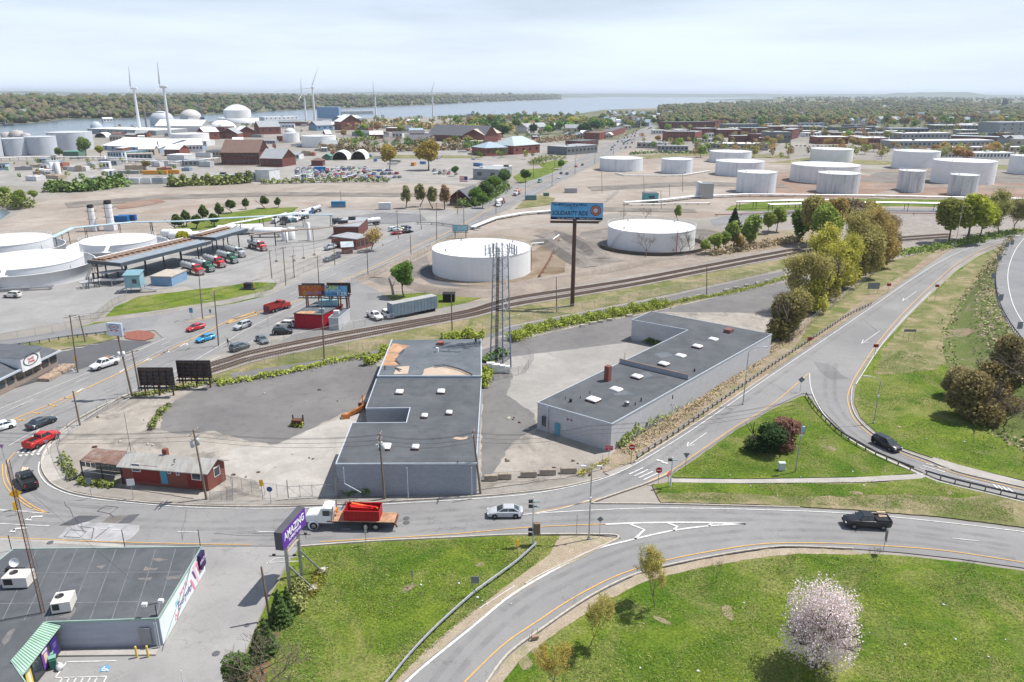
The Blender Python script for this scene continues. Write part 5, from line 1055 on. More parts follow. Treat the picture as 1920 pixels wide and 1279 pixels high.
# ---- red pub
tP,P_,_,rP = outline_building('pub','small red flat-roofed pub with a torn tan corner of roof, beneath the billboards','building',[(551,588),(605,591),(643,571),(594,566)],3.6,paint((.36,.012,.03)),m_roof2,paint((.10,.03,.03)))
roofpatch(tP,[(553,588),(562,584),(580,583),(592,584),(588,588),(575,589)],3.63,m_deck,'torn_roofing',.15)
c = at(616,573,3.6); m = MB(); m.box(c+Vector((0,0,.8)),(4.5,1.6,1.4),.15); wpart('roof_unit',m,paint((.25,.42,.48)),tP); c = at(604,586,3.6); m = MB(); m.box(c+Vector((0,0,.5)),(1.2,.9,1),.15); wpart('roof_unit',m,paint((.3,.35,.4)),tP)
for u in (563,585,600): w_ = wall_quad('window',tP,u-2.2,592+u*.01,u+2.2,602,(554,608),(604,612),m_wht2); wall_quad('pane',w_,u-1.5,593.5+u*.01,u+1.5,601,(554,608),(604,612),m_glass,.08)
tP2,P_,_,_ = outline_building('pub_annex','white block annex on the rear of the red pub','building',[(616,596),(634,597),(656,579),(640,576)],2.9,m_block2,m_roof2,m_trim)
wall_quad('door',tP2,621,599,625.5,612,(616,613),(634,611),m_wht2); c = at(631,588,2.9); m = MB(); m.box(c+Vector((0,0,.4)),(1.3,1,.8)); wpart('roof_unit',m,m_wht2,tP2)
# ---- diner-style restaurant at the left edge
R0,R1 = g(-40,762),g(110,686); rd = (R1-R0).normalized(); rn = Vector((-rd.y,rd.x,0)); rn = rn if rn.y > 0 else -rn; RW = (R1-R0).length; RD = 17.0
tR = thing('restaurant','low dark-roofed restaurant with a gabled entrance beside the avenue','restaurant',R1); c = (R0+R1)/2+rn*RD/2; an = math.atan2(rd.y,rd.x)
m = MB(); m.box((c.x,c.y,1.5),(RW,RD,3.0),an); wpart('wall',m,paint((.30,.24,.20)),tR); m = MB(); m.box((c.x,c.y,3.8),(RW+1.4,RD+1.4,1.6),an,top=(.88,.55)); m_shg = M('slate_grey_shingle',(.10,.11,.125),.8,var=.2,scale=.5,stretch=(1,1,6)); rr = wpart('roof',m,m_shg,tR)
for k in range(9): q = R0+rd*RW*(k+.5)/9-rn*.03; w_ = MB(); w_.box((q.x,q.y,1.9),(RW/9*.72,.12,1.5),an); wpart('window',w_,m_glass,tR)
m = MB(); q = R0+rd*RW*.5-rn*.6; m.box((q.x,q.y,3.15),(RW+1.4,.3,.35),an); wpart('gutter',m,m_trim,tR)
q = R0+rd*RW*.62; m = MB(); f = [q-rd*2.6-rn*.9,q+rd*2.6-rn*.9,q+rd*2.6+rn*6,q-rd*2.6+rn*6]; m.prism([(p.x,p.y) for p in f],2.6,5.4); dm = wpart('gable',m,m_wht2,tR); m = MB(); a,b = f[0],f[1];
m.loft([[Vector((p.x,p.y,z)) for p,z in ((f[0]-rd*.3-rn*.2,5.42),(f[1]+rd*.3-rn*.2,5.42),(f[2],5.42),(f[3],5.42))],[Vector((p.x,p.y,z)) for p,z in ((q-rd*2.6-rn*1.1,5.6),(q+rd*2.9-rn*1.1,5.6),(q+rd*1+rn*6,5.7),(q-rd*1+rn*6,5.7))]],smooth=False); wpart('gable_roof',m,m_shg,tR)
Rr = face_rot(rd,-rn); text3(dm,'Bronco',.95,q-rn*.94+Vector((0,0,4.5)),Rr,paint((.55,.05,.05)),shear=.2) if False else None
def oval(par,c,d,up,rx,ry,mat,e,name,n=24,inner=0):
 m = MB(); nrm = d.cross(up); vs = [c+nrm*e+d*(rx*k*math.cos(2*PI*i/n))+up*(ry*k*math.sin(2*PI*i/n)) for k in (1,inner) for i in range(n)]; m.add(vs,[(n+i,n+(i+1) % n,(i+1) % n,i) for i in range(n)]); m.f += [tuple(x for x in f) for f in []]; return wpart(name,m,mat,par)
up = Vector((0,0,1)); red_ = paint((.55,.05,.05)); grn = paint((.05,.12,.1))
def logo(par,c,d,s):
 oval(par,c,d,up,1.9*s,1.0*s,grn,.03,'printed_ring',inner=.86); text3(par,'Family',.62*s,c+d.cross(up)*.04+Vector((0,0,.22*s)),face_rot(d),red_,shear=.2,ext=.01); text3(par,'Dining',.62*s,c+d.cross(up)*.04+Vector((0,0,-.3*s)),face_rot(d),red_,shear=.2,ext=.01)
logo(dm,q-rn*.92+Vector((0,0,4.35)),rd,1.1)
m = MB(); a = R0+rd*RW*.6-rn*3; b = R1-rn*2.5; m.bar(a+Vector((0,0,.3)),b+Vector((0,0,.3)),2.4,.6); single('stone_planter',m,M('planter_stone',(.36,.27,.2),.9,var=.4,scale=1.5),'long low stone planter along the restaurant front','planter')
# pylon sign of the restaurant
pp = g(248,743); tY = thing('pylon_sign','square grey pylon sign with red oval emblem on a leaning pole','sign',pp); HT2 = hgt(612,pp); top = Vector((-.9,0,HT2)); m = MB(); m.tube((0,0,0),top,.2,8,.15); part('post',m,m_wood,tY)
sc = Vector((-1.1,0,HT2-.3)); m = MB(); m.box(sc,(2.9,.5,2.4),-.15); pnl = part('panel',m,paint((.45,.5,.58)),tY); dR = Vector((math.cos(-.15),math.sin(-.15),0));
m = MB(); m.box(sc+dR.cross(up)*.27,(2.7,.03,2.2),-.15); fc = part('sign_face',m,paint((.55,.60,.68)),pnl); cW = pp+sc+dR.cross(up)*.29; oval(fc,cW+Vector((0,0,.55)),dR,up,1.0,.5,grn,.01,'printed_ring',inner=.85); text3(fc,'Diner',.5,cW+dR.cross(up)*.02+Vector((0,0,.52)),face_rot(dR),red_,ext=.01); text3(fc,'OPEN',.5,cW+dR.cross(up)*.02+Vector((0,0,-.45)),face_rot(dR),grn,ext=.01) if False else None
for k in (-1,1): m = MB(); m.box(sc+dR.cross(up)*.29+dR*.75*k+Vector((0,0,-.15)),(1.0,.03,.2),-.15+.2*k); part('printed_bar',m,red_,fc)
for k in (-1,1): m = MB(); m.lathe([(0,-.45),(.26,-.45),(.26,.45),(0,.5)],12,c=(-.62+k*.42,-.2,HT2*.63)); part('transformer',m,m_wht2,tY)
# ---------------- storage tanks ----------------
m_tw = M_tank('tank_white',.06); m_tg = M_tank('tank_grey',.3,(.25,.27,.3),col=(.50,.54,.60)); m_ts = M_tank('tank_streaked',.4,(.16,.18,.22),.1,col=(.74,.77,.81)); m_td = M_tank('tank_dirty',.7,(.06,.06,.07),.25,col=(.66,.68,.70)); m_tp = M_tank('tank_plated',.35,(.3,.32,.36),.1,plates=.55)
m_rail = M('handrail_paint',(.55,.5,.3),.6,var=.1)
def cyl_at(uL,uR,vb):
 """centre and radius of the upright cylinder whose foot shows at row vb between columns uL and uR"""
 uc = (uL+uR)/2; F = g(uc,vb); d = Vector((F.x,F.y,0)).normalized(); zc = F.y*math.cos(PITCH)+CAMH*math.sin(PITCH); r = (uR-uL)/2/FPX*zc
 for _ in range(6): C = F+d*r; zc = C.y*math.cos(PITCH)+(CAMH-4)*math.sin(PITCH); r = (uR-uL)/2/FPX*zc*math.cos(math.atan2(C.x,C.y))**.5
 return F+d*r,r,F
def tank(uL,uR,vb,vt,label,mat,dome=.03,rail=True,stair=1,stripe=None,roofm=None,hmax=None,group='storage tanks',name='storage_tank',ztop=None,det=True,pa=None):
 C,r,F = cyl_at(uL,uR,vb); h = ztop or hgt(vt,F); t = thing(name,label,'storage tank',C,0,group)
 n = 64 if r > 8 else 40; m = MB(); m.lathe([(r,-.2),(r,h)],n); me = mesh(m,mat,'shell'); ul = me.uv_layers.new(name='UVMap')
 uv = []
 for p in me.polygons:
  for vi in p.vertices: co = me.vertices[vi].co; a = math.atan2(co.y,co.x); a = a+2*PI if a < 0 and any(math.atan2(me.vertices[w].co.y,me.vertices[w].co.x) > 1 for w in p.vertices) else a; uv += [a*r,co.z]
 ul.data.foreach_set('uv',uv); ob('shell',me,t)
 m = MB(); m.lathe([(r*1.0,h-.12),(r+.1,h-.12),(r+.1,h),(r*.99,h+.03),(r*.6,h+r*dome*.7),(r*.25,h+r*dome),(0,h+r*dome*1.04)],n); part('roof',m,roofm or m_tw,t)
 if det and r > 5:
  m = MB(); [m.tube((r*math.cos(a)*1.008,r*math.sin(a)*1.008,h),(r*math.cos(a)*1.008,r*math.sin(a)*1.008,h+1.1),.04,4) for a in np.linspace(0,2*PI,int(r*1.8),endpoint=False)]
  for zz in (1.1,.6): m.lathe([(r*1.008-.035,h+zz-.035),(r*1.008+.035,h+zz-.035),(r*1.008+.035,h+zz+.035),(r*1.008-.035,h+zz+.035)],n,smooth=False)
  o = part('handrail',m,m_rail if rail == 'y' else m_wht2,t); props(o,kind='stuff')
  m = MB(); a0 = pa if pa is not None else -1.2; rr = r+.45
  for k in range(18): a = a0-k*.9*h/17/r*1.2; m.bar((r*math.cos(a),r*math.sin(a),h*(1-k/17)),(rr*1.03*math.cos(a),rr*1.03*math.sin(a),h*(1-k/17)),.35,.06)
  a1 = a0-17*.9*h/17/r*1.2; pv = None
  for k in range(18): a = a0+(a1-a0)*k/17; q = Vector((rr*1.03*math.cos(a),rr*1.03*math.sin(a),h*(1-k/17)+.1)); (m.bar(pv,q,.06,.3) if pv else None); (m.tube(pv+Vector((0,0,.9)),q+Vector((0,0,.9)),.03,4) if pv else None); pv = q
  part('stairway',m,m_wht2,t)
  for k in range(3): a = -PI/2+.25*(k-1)*2+.2; m = MB(); m.tube((r*.8*math.cos(a*3),r*.8*math.sin(a*3),h),(r*.8*math.cos(a*3),r*.8*math.sin(a*3),h+.7),.25,8,.3); part('vent',m,m_steel,t)
  m = MB(); a = -PI/2+.35; m.lathe([(0,0),(.45,0),(.5,.2),(0,.2)],12); m.v = [(x,z_,y) for x,y,z_ in m.v]; part('manway',m,m_steel,t,loc=(r*math.cos(a),r*math.sin(a)-.05,1.0),rz=.35)
 if stripe: a = stripe; m = MB(); m.tube(((r+.15)*math.cos(a),(r+.15)*math.sin(a),h+.6),((r+.15)*math.cos(a),(r+.15)*math.sin(a),.2),.12,6); part('fire_line',m,paint((.5,.04,.08)),t)
 return t,C,r,h
tank(811,996,528,483,'large white tank in a dark basin directly behind the lattice tower',m_tw,.012,'y',stripe=-.12,pa=1.2)
tank(1137,1300,475,437.5,'large white tank ringed by a low dark wall right of the single-post billboard',m_tw,.012,True,stripe=-1.15,pa=-2.4)
C,r,F = cyl_at(1137,1300,475); t = thing('tank_dike_wall','low dark curved retaining wall around the right-hand white tank','wall',C); m = MB(); n = 60
for k in range(n):
 a0,a1 = -2.9+k*4.6/n,-2.9+(k+1)*4.6/n; rr = r+4.0; m.bar((rr*math.cos(a0),rr*math.sin(a0)*1.0,.5),(rr*math.cos(a1),rr*math.sin(a1),.5),.35,1.3)
part('wall_body',m,paint((.08,.07,.06)),t)
# double-walled tanks at the left
for i,(uL,uR,vb,vrim,il,ir,vir,lb) in enumerate(((-62,184,541,516,-50,161,507,'nearest white tank at the left edge inside a white containment ring'),(-75,126,497,478,-60,101,463,'white tank at the left edge behind the nearest one, with its own containment ring'),(138,320,496,473,158,297,461,'white tank in a containment ring beside the truck loading canopy'))):
 C,r,F = cyl_at(uL,uR,vb); h1 = hgt(vrim,F); t,C2,r2,h2 = tank(il,ir,0,0,lb,m_tw,.012,True,hmax=None,ztop=1) if False else (None,)*4
 C2,r2 = None,None; wpx = (ir-il)/(uR-uL); r2 = r*wpx*1.0; cc = ((il+ir)/2-(uL+uR)/2)/(uR-uL)*2*r; Ci = C+Vector((cc,.6,0)); hi = hgt(vir,Ci-Vector((0,r2,0)))
 t = thing('storage_tank',lb,'storage tank',C,0,'double-walled white tanks'); m = MB(); m.lathe([(r,-.2),(r,h1),(r+.12,h1),(r+.12,h1+.15),(r-.15,h1+.15),(r-.15,0)],72); part('containment_ring',m,m_tw,t)
 o = Ci-C; m = MB(); m.lathe([(r2,0),(r2,hi)],64,c=o); part('shell',m,m_tw,t); m = MB(); m.lathe([(r2,hi),(r2+.1,hi),(r2*.99,hi+.1),(r2*.5,hi+r2*.018),(0,hi+r2*.022)],64,c=o); part('roof',m,m_tw,t)
 m = MB();
 for zz in (1.1,.6): m.lathe([(r2-.03,hi+zz-.03),(r2+.03,hi+zz-.03),(r2+.03,hi+zz+.03),(r2-.03,hi+zz+.03)],64,c=o,smooth=False)
 for k in range(44): a = 2*PI*k/44; m.tube(o+Vector((r2*math.cos(a),r2*math.sin(a),hi)),o+Vector((r2*math.cos(a),r2*math.sin(a),hi+1.1)),.03,4)
 props(part('handrail',m,m_wht2,t),kind='stuff'); a = -1.35; m = MB(); m.bar(o+Vector((r2*math.cos(a),r2*math.sin(a),hi)),Vector((r*math.cos(a)*1.05,r*math.sin(a)*1.05,h1+.2)),1.1,.15); m.box((r*math.cos(a)*1.0,r*math.sin(a)*1.0,h1+.3),(2.4,1.6,.12)); m.bar((r*math.cos(a)*1.03,r*math.sin(a)*1.03,h1+.2),(r*math.cos(a-.16)*1.06,r*math.sin(a-.16)*1.06,.1),.9,.12); part('stairway',m,m_wht2,t)
 m = MB(); m.tube(o+Vector((r2*.97,-r2*.2,hi)),o+Vector((r2*1.02,-r2*.2,.3)),.12,6); part('downpipe',m,m_wht2,t)
for a in ((5,59,292,260,'grey tank by the river, second from the left edge',m_tg),(-28,7,294,256,'grey tank cut by the left edge of the view',m_tg),(54,109,291,257,'grey tank by the river, third from the left edge',m_tg),(95,176,282,249,'widest grey tank by the river, behind the round tree',m_tg),
   (323,393,270,252,'low white tank right of the long white-roofed warehouse',m_tw),(532,562,267,250,'small white tank by the boatyard',m_tw),(567,631,277,256,'low broad white tank behind the two arched shelters',m_tw),
   (1124,1204,322,299,'streaked low tank nearest to the avenue',m_ts),(1239,1297,326,300,'streaked tank second from the avenue',m_ts),(1329,1407,306,286,'streaked tank at the rear of the left tank row',m_ts),(1340,1430,331,305,'streaked tank half hidden behind the near tall one',m_ts),(1379,1452,363,325,'tall streaked tank in front of the left tank row',m_ts),
   (1518,1596,305,281,'clean white tank at the back left of the tank farm',m_tw),(1480,1606,345,313,'broad white tank with visible plate seams',m_tp),(1530,1607,364,327,'rust-streaked tank in front of the broad plated tank',m_td),(1671,1756,318,285,'clean white tank in the middle of the tank farm',m_tw),
   (1680,1729,361,321,'narrow tall stained tank in the middle of the tank farm',m_td),(1744,1858,347,304,'largest clean white tank on the right',m_tw),(1776,1828,367,329,'narrow tank with black stains behind the street lamp',m_td),(1889,1950,327,293,'white tank cut by the right edge of the view',m_tw)):
 tank(a[0],a[1],a[2],a[3],a[4],a[5],.035,roofm=m_tw if a[5] is not m_tg else M_tank('grey_roof',.1,col=(.62,.65,.68)))
for (u,vb,w,vt,lb,mt) in ((100,327,10,305,'left one of a pair of slim white silos on the gravel yard',m_wht2),(110,327,10,304,'right one of a pair of slim white silos on the gravel yard',m_wht2),(1309,370,10,341,'slim white standing vessel behind the blue pump house',m_wht2),(535,452,12,430,'white pipe-yard vessel, left of a pair',m_wht2),(547,450,14,427,'white pipe-yard vessel, right of a pair',m_wht2),(580,451,7,418,'tall slim white column in the pipe yard',m_wht2),(198,304,4,292,'short white vent stack by the pipe rack, left',m_wht2),(237,304,4,286,'short white vent stack by the pipe rack, right',m_wht2)):
 C,r,F = cyl_at(u-w/2,u+w/2,vb); h = hgt(vt,F); m = MB(); m.lathe([(r,0),(r,h*.97),(r*.6,h),(0,h*1.01)],20); single('silo',m,mt,lb,'silo','white silos',C)
m = MB(); C = g(1323,371); m.box((0,0,4),(7,4.5,8)); [m.box((-3+k,-2.3,4),(.25,.15,8)) for k in range(7)]; single('corrugated_tank_house',m,m_steel,'grey corrugated metal box standing beside the slim white vessel','enclosure',None,C)
# banded chimneys
for (u,vb,w,vt,lb) in ((177,433,11,384,'shorter white stack with black top beside the containment tanks'),(210,432,13,376,'taller white stack with black top beside the containment tanks')):
 C,r,F = cyl_at(u-w/2,u+w/2,vb); h = hgt(vt,F); t = thing('smokestack',lb,'smokestack',C,0,'white stacks with black tops'); m = MB(); m.lathe([(r*1.05,0),(r,h*.88)],24); part('shaft',m,m_wht,t); m = MB(); m.lathe([(r*1.01,h*.88),(r*1.0,h),(r*.85,h),(r*.85,h*.9)],24); part('top_band',m,base('soot_black',.9)[0] if False else m_tyre,t)
 m = MB(); m.bar((-r-.25,0,0),(-r-.2,0,h*.95),.35,.1); [m.lathe([(r+.9,h*f),(r+1,h*f),(r+1,h*f+.1),(r+.9,h*f+.1)],12) for f in (.45,.75)]; part('ladder',m,m_dsteel,t); m = MB(); m.box((0,-.6,1.2),(r*3.2,r*2.4,2.4)); part('base_housing',m,m_wht2,t)
# ---------------- wind turbines ----------------
bl = MB(); sec = []
for i,(z,c_,th) in enumerate(((0,1.0,1.0),(2,1.1,.9),(6,2.6,.5),(14,2.0,.35),(26,1.2,.2),(37,.6,.1),(40,.15,.04))): sec.append([(c_*x,th*y,z) for x,y in ((-.35,0),(-.1,.5),(.3,.4),(.65,0),(.3,-.35),(-.1,-.45))])
bl.loft(sec); m_tur = M('turbine_white',(.66,.68,.70),.5,var=.04); blade_me = mesh(bl,m_tur,'blade')
for (u,v,hv,yaw,b0,lb,sc_) in ((263,249,168,.3,.05,'leftmost wind turbine, standing by the grey dome',1),(319,257,165,.3,.02,'nearest wind turbine, in front of the grey dome',1),(574,227,179,.15,.0,'rear one of the two wind turbines that stand together',1),(591,235,166,1.0,.4,'front one of the two wind turbines that stand together',1),(705,221,178,.8,.0,'wind turbine standing alone between the blue shed and the far shore',1),(812,221,178,.8,.35,'rightmost wind turbine, by the water',1)):
 C = g(u,v); h = hgt(hv,C); t = thing('wind_turbine',lb,'wind turbine',C,0,'wind turbines'); m = MB(); m.tube((0,0,0),(0,0,h),2.3,20,1.3); part('tower',m,m_tur,t)
 k = ob('nacelle',mesh((lambda q: (q.loft([[(x,y*s,z*s) for y,z in ((-1.6,-1.5),(1.6,-1.5),(1.8,0),(1.5,1.6),(-1.5,1.6),(-1.8,0))] for x,s in ((-6,.6),(-4,1),(2,1),(3.2,.85))]),q)[1])(MB()),m_tur,'nacelle'),t,loc=(0,0,h+1.2),rz=PI-yaw+PI/2*0)
 hb_ = MB(); hb_.lathe([(1.5,0),(1.5,1.2),(1.0,2.6),(0,3.2)],14); hu = ob('hub',mesh(hb_,m_tur,'hub'),k,loc=(3.2,0,0)); hu.rotation_euler = (0,PI/2,0)
 for j in range(3):
  b_o = ob('blade',blade_me,k,loc=(4.6,0,0)); b_o.matrix_local = Matrix.Translation((4.6,0,0)) @ Matrix.Rotation(b0+j*2*PI/3,4,'X') @ Matrix.Rotation(.35,4,'Z'); b_o.scale = (1,1,min(1,h/62)*(.8 if u < 400 else 1))
# ---------------- domes, tents, shelters ----------------
def dome(u,w,vb,vt,label,mat,name='storage_dome',low=.35,group=None):
 C,r,F = cyl_at(u-w/2,u+w/2,vb); h = hgt(vt,C); m = MB(); prof = [(r,0)]+[(r*math.cos(a),h*low+(h*(1-low))*math.sin(a)) for a in np.linspace(0,PI/2,9)]; m.lathe(prof,36); return single(name,m,mat,label,'dome',group,C)
dome(305,44,235,208,'pale blue-grey dome behind the nearest turbine',M_tank('dome_grey',.12,col=(.56,.60,.64))); dome(359,40,229,205,'tan-white dome with conveyor right of the turbine',M_tank('dome_tan',.15,(.4,.36,.3),col=(.62,.60,.54))); dome(418,49,241,225,'low white fabric dome among brick sheds',m_wht,low=.0); dome(544,21,250,240,'small pale dome by the boatyard',m_wht2,low=.1)
tank(422,472,231,207,'white tank with domed roof on the waterfront',m_tw,.4,det=False); C,r,F = cyl_at(412,486,233); m = MB(); m.lathe([(r,0),(r,hgt(222,F)),(r*.98,hgt(222,F)),(r*.98,0)],40); single('containment_wall',m,m_tw,'low white ring wall around the domed waterfront tank','wall',None,C)
def arch(u0,u1,v,vt,depth,label,mat=None,dark=True,name='arched_shelter'):
 A,B = g(u0,v),g(u1,v); w = (B-A).length; C = (A+B)/2; h = hgt(vt,C); m = MB(); R1 = [[(w/2*math.cos(a),y,h*math.sin(a)) for a in np.linspace(0,PI,13)] for y in (0,depth)]; n = 13
 m.add(R1[0]+R1[1],[(i,i+1,n+i+1,n+i) for i in range(n-1)],0,True); R2 = [[(w/2*.93*math.cos(a),y,h*.93*math.sin(a)) for a in np.linspace(0,PI,13)] for y in (0,depth)]; m.add(R2[0]+R2[1],[(n+i,n+i+1,i+1,i) for i in range(n-1)],1,True); m.add(R1[0]+R2[0],[(i,i+1,n+i+1,n+i)[::-1] for i in range(n-1)]); m.add(R1[1],[tuple(range(n))],1)
 return single(name,m,[mat or m_wht,paint((.25,.2,.16))],label,'shelter','arched shelters',C,math.atan2((B-A).y,(B-A).x))
arch(622,652,300,284,22,'left arched white fabric shelter with open front'); arch(657,686,299.5,283,22,'right arched white fabric shelter with open front'); arch(177,199,258,249,18,'small white arched shed near the turbines')
# ---------------- far buildings ----------------
WALL = dict(w=(.66,.67,.68),g=(.30,.32,.34),dg=(.16,.175,.19),b=(.25,.11,.085),db=(.15,.07,.065),bl=(.20,.33,.48),t=(.42,.37,.31),sb=(.36,.46,.56),mt=(.36,.50,.48),cr=(.58,.54,.44),pk=(.5,.38,.36),gn=(.12,.2,.16),tq=(.12,.38,.42))
ROOF = dict(w=(.78,.79,.80),g=(.33,.35,.37),dg=(.13,.135,.15),bl=(.33,.42,.5),b=(.18,.12,.1),gn=(.10,.28,.22),sg=(.42,.50,.52),t=(.45,.4,.34))
def wallm(k): return {'b': m_bk,'db': m_bkd}.get(k) or paint(WALL[k],.85,.15)
def fbuild(u0,v0,u1,v1,vt,depth,wk,rk,label,kind='flat',win=0,rows=1,rise=.3,name='building',cat='building',group=None,units=0,side=True,wc=None):
 A,B = g(u0,v0),g(u1,v1); d = (B-A); W_ = d.length; d.normalize(); n = Vector((-d.y,d.x,0)); n = n if n.y > 0 else -n; an = math.atan2(d.y,d.x); C = (A+B)/2; h = max(2.5,hgt(vt,C)); t = thing(name,label,cat,C,an,group); s = 1 if Vector((-d.y,d.x,0)).y > 0 else -1
 y1 = depth*s; f = lambda x,y: (x,y)
 m = MB(); m.box((0,y1/2,h/2-.1),(W_,depth,h+.2)); gab = kind in ('gable','gablef','hip')
 if kind == 'gable':
  rz_ = h+W_*.0+depth*rise; m.add([(x,yy,zz) for x in (-W_/2,W_/2) for yy,zz in ((0,h),(y1,h),(y1/2,rz_))],[(0,1,2),(5,4,3),(2,1,0),(3,4,5)])
 if kind == 'gablef':
  rz_ = h+W_*rise; m.add([(xx,yy,zz) for yy in (0,y1) for xx,zz in ((-W_/2,h),(W_/2,h),(0,rz_))],[(0,1,2),(5,4,3),(2,1,0),(3,4,5)])
 part('wall',m,wallm(wk),t); m = MB(); o = .5; rm = paint(ROOF[rk],.8,.12)
 if kind == 'flat':
  m.box((0,y1/2,h+.18),(W_+.3,depth+.3,.3));
 elif kind == 'gable': m.loft([[(x,-o*s,h-.1),(x,y1/2,rz_+.1),(x,y1+o*s,h-.1),(x,y1/2,rz_-.25)] for x in (-W_/2-.4,W_/2+.4)],smooth=False)
 elif kind == 'gablef': m.loft([[(-W_/2-o,y,h-.1),(0,y,rz_+.15),(W_/2+o,y,h-.1),(0,y,rz_-.25)] for y in (-o*s,y1+o*s)],smooth=False)
 elif kind == 'hip': rr_ = min(W_,depth)/2; m.add([(-W_/2-o,-o*s,h),(W_/2+o,-o*s,h),(W_/2+o,y1+o*s,h),(-W_/2-o,y1+o*s,h),(-W_/2+rr_*.9,y1/2,h+rr_*rise*2),(W_/2-rr_*.9,y1/2,h+rr_*rise*2)],[(0,1,5,4),(2,3,4,5),(1,2,5),(3,0,4),(3,2,1,0)])
 ro = part('roof',m,rm,t)
 for k in range(units): m = MB(); m.box((W_*(rnd.random()*.8-.4),y1*(.2+.6*rnd.random()),h+.9),(2+rnd.random()*2,2,1.3)); part('roof_unit',m,m_wht2 if rnd.random() < .6 else m_dsteel,ro)
 if win:
  w = min(W_/win*.55,3.0); hh = min(h/rows*.5,2.2); m = MB(); m.box((0,0,0),(w,.16,hh)); fm = mesh(m,wc or m_glass,'window')
  for k in range(win):
   for j in range(rows): ob('window',fm,t,loc=(-W_/2+W_*(k+.5)/win,-.04*s,h*(j+.55)/rows))
 return t
